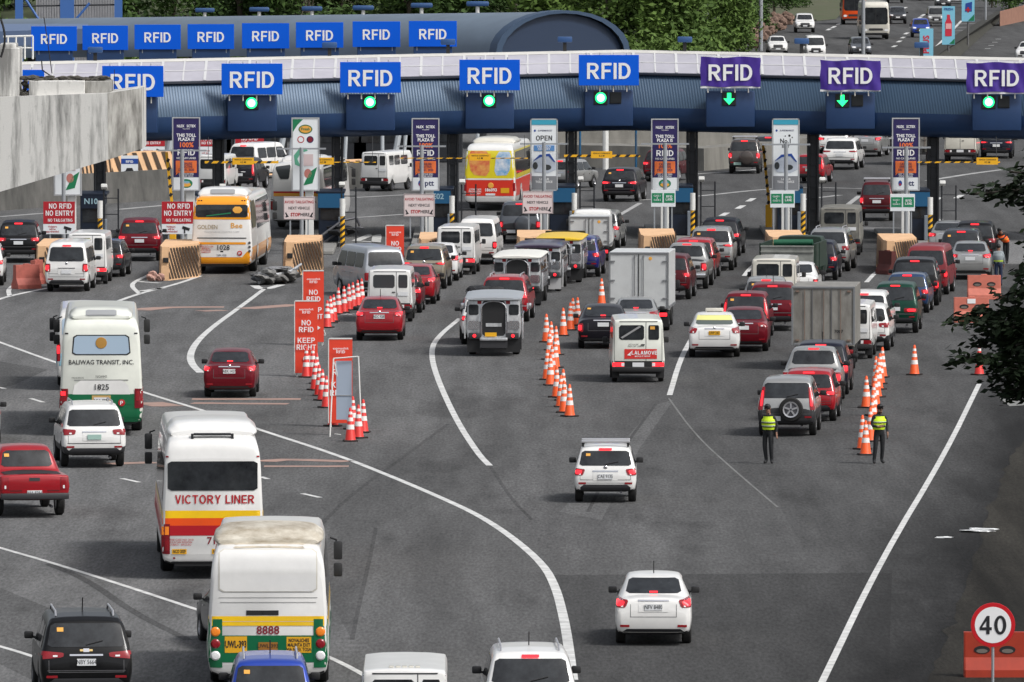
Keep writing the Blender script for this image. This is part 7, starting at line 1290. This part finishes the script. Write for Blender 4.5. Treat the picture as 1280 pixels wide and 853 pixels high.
place(C('sedan', W=1.72), -35, 554, 0, P['silver'], 'silver car just entering at the left edge above the red pickup', 'car', 'sedan'); place(C('suv', W=1.76, H=1.7), -22, 357, 2, P['white'], 'white car sliver at the left edge below the black SUV', 'car', 'suv')
place(C('sedan', W=1.68, lights='corner', lit=True, ptext='ABX 1427', emblem='oval'), 288, 496, 2.2, P['dred'], 'dark red sedan alone left of the NO RFID signs', 'car', 'sedan')
# ---- left lanes
place(C('suv', W=1.80, H=1.75, lights='wrap', lit=True, barlight=True, sticker=True), 24, 328, 2, P['black'], 'black SUV at the left edge in the leftmost lane', 'car', 'suv')
place(C('van', W=1.70, H=1.96, lights='block', lit=True, emblem='oval'), 86, 364, 5, P['white'], 'white passenger van in the leftmost queue beside the dull red barrier', 'van', 'van')
place(multicab(1.62, 4.0, 2.06, 'two', True, sign=True), 110, 355, 4, P['white'], 'boxy white van with cream destination strip ahead of another white van', 'van', 'van')
place(C('suv', L=3.8, W=1.65, H=1.52, r=.3, lights='wrap', lit=True), 132, 346, 6, P['dgrey'], 'dark grey hatchback squeezed between a white van and the crash block', 'car', 'hatchback')
place(C('suv', W=1.82, H=1.78, lights='wrap', lit=True, sticker=True), 175, 326, 1.5, P['dred'], 'dark red SUV left of the yellow and white bus', 'car', 'suv')
place(bus('golden', 2.52, 11.5, 3.2), 284, 339, 4.2, P['white'], 'white and yellow bus lettered GOLDEN numbered 1028', 'bus', 'bus')
place(C('suv', L=4.4, W=1.65, H=1.62, lights='vert', lit=True), 303, 237, 11, P['mblack'], 'dark hatchback with tall red lamps beyond the yellow and white bus', 'car', 'hatchback')
place(multicab(1.5, 3.8, 1.9, 'two'), 267, 241, 10, P['white'], 'white van behind the dark column beyond the yellow and white bus', 'van', 'van'); place(C('van', L=4.4, W=1.7, H=1.9), 312, 224, 26, P['white'], 'white van with rounded roof beyond the dark hatchback', 'van', 'van')
place(bus('five', 2.52, 11, 3.05), 381, 284, 6.5, P['white'], 'white bus lettered FIVE STAR behind the food advert board', 'bus', 'bus')
place(multicab(1.5, 4.1, 2.0, 'two'), 474, 239, 19, P['white'], 'white jeep van parked on the far side left of the purple ptt board', 'van', 'van')
place(bus('yellowred', 2.52, 11, 3.2), 619, 261, 5, P['white'], 'yellow and red bus with pictures on its back', 'bus', 'bus')
place(C('suv', L=3.9, W=1.66, H=1.5, r=.3), 704, 236, 22, P['silver'], 'silver hatchback turning away right of the OPEN board', 'car', 'hatchback')
place(C('suv', W=1.78, H=1.66, lights='split', lit=True, sticker=True, emblem='oval'), 777, 252, 7, P['mblack'], 'black crossover leaving the plaza under the yellow clearance bar', 'car', 'suv')
place(C('suv', W=1.8, H=1.7, lit=True), 829, 227, 12, P['maroon'], 'maroon car behind the purple board right of the black crossover', 'car', 'suv')
place(C('suv', L=4.6, W=1.68, H=1.85, spare='cover', plate='green', rack=True, lights='block', clad=.6), 931, 217, 2.5, P['brown'], 'brown off-roader with covered spare wheel and roof rack', 'car', 'suv'); place(C('suv', W=1.7, H=1.5), 962, 204, 8, P['dgrey'], 'dark car partly behind the brown off-roader', 'car', 'suv')
place(C('suv', L=3.8, W=1.6, H=1.5, r=.3, lights='vert', plate='green', brake=False), 1014, 229, 8, P['red'], 'bright red hatchback right of the No.1 board', 'car', 'hatchback'); place(C('suv', W=1.88, H=1.7, lights='strip', lit=False, brake=False), 1052, 212, 6, P['white'], 'white crossover just beyond the bright red hatchback', 'car', 'suv')
place(C('suv', W=1.7, H=1.8, lights='wrap'), 1043, 196, 4, P['white'], 'white SUV with red lamp mostly hidden by the white crossover', 'car', 'suv'); place(C('sedan', W=1.7, H=1.6, lights='corner', lit=True), 1084, 196, 9, P['silver'], 'silver car beyond the white crossover under the canopy', 'car', 'sedan'); place(multicab(1.5), 1111, 189, 6, P['white'], 'white van between the silver car and the rightmost board', 'van', 'van')
place(box_truck(2.1, 3.2, .9, 2.8, 'grey', lit=True), 1144, 206, 3, P['offwhite'], 'grey box truck behind the rightmost purple board', 'truck', 'box_truck'); place(multicab(1.78, 4.2, 2.0, 'wide', dirty=True), 1201, 202, 3, P['offwhite'], 'cream jeep van right of the rightmost purple board', 'van', 'van'); place(C('suv', W=1.8, H=1.55, lights='strip', lit=True), 1246, 198, 2, P['navy'], 'dark navy car at the far right under the canopy', 'car', 'suv')
place(C('suv', L=4.3, W=1.58, H=1.85, rack=True, lights='block', brake=False, clad=.55), 1096, 276, .5, P['maroon'], 'old maroon off-roader with roof rack left of the rightmost booth', 'car', 'suv'); place(multicab(1.80, 4.3, 2.05, 'two', dirty=True), 1050, 319, 2, mat('paint_dullgrey', srgb(128, 126, 118), .6, mottle=srgb(96, 94, 88), nscale=2), 'dull grey boxy jeep ahead of the silver SUV', 'van', 'van')
# ---- middle queue
VN = C('van', W=1.72, H=1.97, lights='low', brake=False, emblem='oval', lit=False); place(VN, 473, 371, -16, mat('paint_vansilver', srgb(158, 162, 168), .35, .3, coat=.5), 'silver grey van angled to the left behind the slanting cones', 'van', 'van')
place(C('suv', L=4.6, W=1.72, H=1.75, lights='strip', lit=True, barlight=True, sticker=True, emblem='oval'), 532, 361, 4.5, P['gold'], 'gold beige SUV with lit lamps right of the farthest NO RFID sign', 'car', 'suv')
place(C('sedan', W=1.7, lights='corner', lit=True), 548, 351, 3.5, P['white'], 'white sedan ahead of the gold SUV, half hidden', 'car', 'sedan'); place(multicab(1.62, 4, 1.98, 'two', True), 571, 343, 4, P['white'], 'boxy white van with two rear windows ahead of the white sedan', 'van', 'van')
place(C('van', W=1.68, H=1.93, lights='low', brake=False, sticker=True), 598, 330, 4, P['white'], 'white passenger van in the lane below the yellow and red bus', 'van', 'van'); place(C('suv', W=1.82, H=1.85, spare='cover', lights='low', clad=.8), 650, 304, 1, P['grey'], 'grey off-roader with spare wheel behind the AVOID TAILGATING sign', 'car', 'suv')
place(multicab(1.68, 4.0, 1.95, 'two', gl=GLASS2), 488, 402, 2, P['white'], 'boxy white van with two rear windows directly ahead of the bright red sedan', 'van', 'van'); place(C('suv', L=3.7, W=1.65, H=1.5, r=.3, lit=True), 501, 391, 3, P['dred'], 'dark red hatchback sliver right of the boxy white van', 'car', 'hatchback'); place(C('sedan', W=1.7, lights='wrap', lit=True), 518, 380, 3.5, P['red'], 'red sedan between the boxy white van and the gold SUV', 'car', 'sedan')
place(C('sedan', W=1.70, H=1.5, lights='wrap', lit=True, ptext='NDC 9285', emblem='oval', antenna=True), 475, 425, 1.6, P['red'], 'bright red sedan beside the slanting red cones, whole back visible', 'car', 'sedan')
JP = ['jeepneys in the middle lane']
place(jeepney(mat('roof_silver', srgb(186, 190, 194), .35, .5), H=2.08), 618, 443, 1, None, 'silver jeepney nearest the camera with open back door', 'jeepney', 'jeepney', 'jeepneys')
place(C('suv', W=1.76, H=1.7, lights='corner', lit=True, rack='bag', sticker=True), 607, 430, -1.2, P['white'], 'white car with dark luggage on the roof behind the nearest jeepney', 'car', 'suv')
place(C('suv', W=1.8, H=1.70, lights='wrap', lit=True, rails=True), 632, 402, 4.2, P['red'], 'red SUV with roof rails between two jeepneys', 'car', 'suv')
place(jeepney(mat('roof_white', srgb(224, 222, 214), .4), W=1.82, H=2.0), 649, 382, 3.5, None, 'steel jeepney with white roof ahead of the red SUV', 'jeepney', 'jeepney', 'jeepneys'); place(jeepney(mat('roof_plum', srgb(58, 46, 66), .35, coat=.4), W=1.84, H=1.9, flaps='grey'), 675, 364, 3.2, None, 'jeepney with dark plum roof in the middle of the row', 'jeepney', 'jeepney', 'jeepneys')
place(jeepney(mat('roof_yellow', srgb(222, 184, 40), .4), W=1.84, H=1.88), 701, 353, 3, None, 'jeepney with yellow roof farthest ahead of the row', 'jeepney', 'jeepney', 'jeepneys')
place(C('suv', W=1.72, H=1.66, lights='corner', lit=True), 725, 346, 4.2, P['dblue'], 'deep blue SUV right of the yellow roofed jeepney', 'car', 'suv'); place(box_truck(1.7, 2.3, .65, 1.9, 'white'), 738, 326, 3, P['white'], 'small white box van ahead of the deep blue SUV', 'truck', 'box_truck'); place(C('suv', W=1.75, H=1.68, lights='corner', lit=True), 751, 311, 5, P['silver'], 'silver SUV ahead and right of the small white box van', 'car', 'suv')
place(box_truck(2.16, 3.6, .84, 2.86, 'white'), 801, 413, 4, P['white'], 'white box truck with double rear doors in the middle lane', 'truck', 'box_truck'); place(C('sedan', W=1.78, lights='low', lit=True, sticker=True), 754, 435, 0, P['mblack'], 'dark grey black sedan right of the orange cones', 'car', 'sedan'); place(C('sedan', W=1.68, H=1.46, lit=False), 795, 424, .5, P['silver'], 'silver sedan directly behind the white box truck', 'car', 'sedan')
place(multicab(1.74, 4.0, 2.08, 'two', True, banner=True), 797, 477, -1.6, P['milk'], 'white delivery van with a red LALAMOVE banner on the back', 'van', 'van')
tx = C('sedan', W=1.78, H=1.49, lights='corner', lit=False, brake=False, plate='yellow', ptext='UVP 247', emblem='oval', taxi=True, glass=mat('tinted_glass', (.10, .12, .11), .1)); place(tx, 893, 446, 0, P['white'], 'white taxi sedan with yellow plate and roof light', 'car', 'taxi')
place(C('sedan', W=1.74, lights='wrap', lit=False, brake=False, emblem='oval'), 930, 439, 1.6, P['dred'], 'dark red sedan right of the white taxi', 'car', 'sedan'); place(C('suv', L=4.1, W=1.72, H=1.68, r=.32, lights='vert', lit=True, sticker=True, antenna=True), 933, 424, 3, P['dred'], 'dark red people carrier with tall lit lamps ahead of the dark red sedan', 'car', 'people_carrier'); place(C('suv', L=4.2, W=1.82, H=1.72, lights='corner', lit=True, antenna=True), 966, 413, 1.5, P['dred'], 'dark red SUV left of the grey container truck', 'car', 'suv'); place(C('suv', L=4.2, W=1.72, H=1.64, lights='low', lit=False, sticker=True, antenna=True), 958, 402, .5, P['silver'], 'silver car with dark glass ahead of the dark red people carrier', 'car', 'suv')
place(multicab(1.78, 3.9, 1.98, 'two'), 968, 388, 2.2, P['offwhite'], 'boxy white van left of the green dump truck tailboard', 'van', 'van'); place(C('sedan', W=1.7, lights='low', lit=True), 996, 377, 3, P['white'], 'white car with lit red lamp right of the boxy white van', 'car', 'sedan')
place(C('pickup', L=5.2, W=1.84, H=1.78, lights='block', lit=True, chrome=True), 857, 361, 4, P['silver'], 'silver pickup right of the white box truck', 'pickup', 'pickup_truck'); place(C('suv', L=4.5, W=1.78, H=1.65, lights='block', lit=False), 868, 349, 4, P['red'], 'red roofed SUV ahead of the silver pickup', 'car', 'suv'); place(C('suv', L=4.2, W=1.78, H=1.75, lights='corner', lit=True), 836, 374, 4.5, P['maroon'], 'dark maroon SUV beside the front of the white box truck', 'car', 'suv')
place(C('suv', W=1.85, H=1.80, lights='strip', lit=True, barlight=True, sticker=True), 890, 338, 2.8, P['silver'], 'silver SUV in the lane under the leftmost purple banner', 'car', 'suv'); place(C('suv', W=1.76, H=1.62, lights='wrap', lit=True), 901, 320, 4, P['mblack'], 'black car at the booth in the lane under the leftmost purple banner', 'car', 'suv')
place(dump_truck(), 988, 361, 7, None, 'green dump truck with grey tailboard and rolled green tarpaulin', 'truck', 'dump_truck', scale=(1, 1, .89)); place(C('suv', W=1.76, H=1.78, lights='corner', lit=False, rails=True, brake=False), 1037, 339, 5, P['silver'], 'silver SUV with roof rails right of the green dump truck', 'car', 'suv'); place(C('suv', L=4.3, W=1.74, H=1.6, lights='corner', lit=True), 1021, 350, 3.5, P['navy'], 'dark navy car right beside the green dump truck', 'car', 'suv')
# ---- right queue
place(box_truck(2.12, 3.8, .85, 2.80, 'grey', lit=False), 1031, 461, 3, P['offwhite'], 'grey container truck with weathered doors numbered 7007', 'truck', 'box_truck'); place(C('pickup', L=5.2, W=1.86, H=1.78, lights='block', lit=True), 1016, 506, 2, P['silver'], 'silver white pickup with lit lamps behind the grey container truck', 'pickup', 'pickup_truck'); place(C('suv', L=4.4, W=1.8, H=1.7, lights='block', lit=True, antenna=True), 1027, 493, 3, P['navy'], 'dark SUV squeezed between the silver pickup and the container truck', 'car', 'suv')
place(C('suv', L=3.9, W=1.68, H=1.58, r=.3, lights='wrap', lit=True), 1012, 526, 3.4, P['red'], 'bright red hatchback between the silver crossover and the pickup', 'car', 'hatchback'); place(C('suv', L=4.5, W=1.74, H=1.74, lights='vert', lit=True, spare='rim', clad=.80, brake=False), 985, 544, 3, P['silver'], 'silver crossover with a bare spare wheel on its back', 'car', 'suv')
place(C('suv', L=4.4, W=1.85, H=1.78, lights='wrap', lit=False), 1081, 426, 4, P['white'], 'white SUV farthest of the white ones right of the container truck', 'car', 'suv'); place(C('suv', L=4.0, W=1.75, H=1.62, r=.34, lights='wrap', lit=False, clad=.55, brake=False), 1082, 438, 3.5, P['white'], 'white crossover with dark bumper right of the boxy white van', 'car', 'suv'); place(multicab(1.62, 3.9, 1.9, 'two'), 1062, 448, 3, P['white'], 'boxy white van half hidden by the grey container truck', 'van', 'van')
place(C('suv', L=4.4, W=1.66, H=1.82, lights='band', lit=True, chrome=False), 1120, 416, 3, P['green'], 'dark green station wagon in the rightmost queue', 'car', 'station_wagon'); place(C('suv', L=3.8, W=1.65, H=1.5, r=.3, lights='corner', lit=True, glass=GLASS2), 1135, 391, 4, P['steelblue'], 'steel blue hatchback ahead of the dark green wagon', 'car', 'hatchback'); place(C('suv', L=4.7, W=1.87, H=1.82, lights='low', lit=True, chrome=False), 1144, 382, 1.8, P['black'], 'black SUV left of the maroon van in the rightmost queue', 'car', 'suv')
place(C('van', L=4.6, W=1.7, H=1.93, lights='low', lit=True, brake=False), 1160, 368, 5, mat('paint_dullred', srgb(128, 38, 44), .4, coat=.3), 'dull maroon van in the rightmost queue', 'van', 'van'); place(C('sedan', W=1.72, H=1.5, lights='wrap', lit=True), 1213, 349, .8, P['silver'], 'silver sedan above the faded plastic barriers', 'car', 'sedan'); place(C('suv', W=1.76, H=1.74, lights='corner', lit=True, sticker=True), 1202, 339, 2, P['dgrey'], 'dark grey SUV with pale roof ahead of the silver sedan', 'car', 'suv'); place(C('suv', L=4.6, W=1.8, H=1.78, lights='wrap', lit=False), 1219, 330, 2, P['black'], 'black SUV beside the worker in the orange vest', 'car', 'suv'); place(C('sedan', W=1.7), 1186, 321, 3, P['silver'], 'silver car by the rightmost booth, half hidden by a dark SUV', 'car', 'sedan')
# ---- oncoming traffic on the far road
FG = 'oncoming traffic on the far road'
def far(m, px, py, pnt, label, cat, name, rel=0): return place(m, px, py, rel, pnt, label, cat, name, FG, True)
far(C('suv', W=1.85, H=1.75), 1006, 41, P['white'], 'white oncoming SUV nearest the grassy verge', 'car', 'suv', -2); far(C('sedan', W=1.7, H=1.5), 972, 68, P['white'], 'white oncoming car at the canopy edge beside the rubble', 'car', 'sedan', -3); far(C('van', W=1.7, H=1.9), 1019, 74, P['white'], 'white oncoming van at the canopy edge beside a blue floodlight', 'van', 'van', -3); far(C('suv', W=1.75, H=1.65), 1076, 72, P['grey'], 'grey oncoming car at the canopy edge in front of the white coach', 'car', 'suv', -3)
far(front_truck(None, 2.5, 9, 3.35), 1093, 49, P['offwhite'], 'cream oncoming coach with a large windscreen', 'bus', 'coach', -3); far(front_truck(None, 2.4, 7, 3.4), 1068, 31, P['orangered'], 'red oncoming lorry left of the cream coach', 'truck', 'lorry', -2); far(C('suv', W=1.75, H=1.65), 1122, 30, P['dgrey'], 'dark grey oncoming SUV right of the cream coach', 'car', 'suv', -2); far(C('van', L=4.6, W=1.72, H=1.9), 1170, 33, P['silver'], 'silver oncoming van left of the bottle banner', 'van', 'van', -2); far(C('suv', L=4.2, W=1.7, H=1.7), 1151, 47, P['blue'], 'blue oncoming car behind the lowest banner', 'car', 'suv', -2)
far(C('suv', W=1.75, H=1.6), 1119, 4, P['steelblue'], 'teal blue car cut by the top edge', 'car', 'suv', -2); far(C('suv', W=1.75, H=1.6), 1158, 1, P['black'], 'black car cut by the top edge', 'car', 'suv', -2); far(C('sedan', W=1.7, H=1.5), 1179, 10, P['dgrey'], 'dark oncoming car above the bottle banner', 'car', 'sedan', -2); far(C('sedan', W=1.7, H=1.5), 1196, 5, P['white'], 'white car cut by the top edge left of the top banner', 'car', 'sedan', -2); far(C('sedan', W=1.7, H=1.6), 1283, 77, P['white'], 'white car at the right edge on the upper side road', 'car', 'sedan', 8)
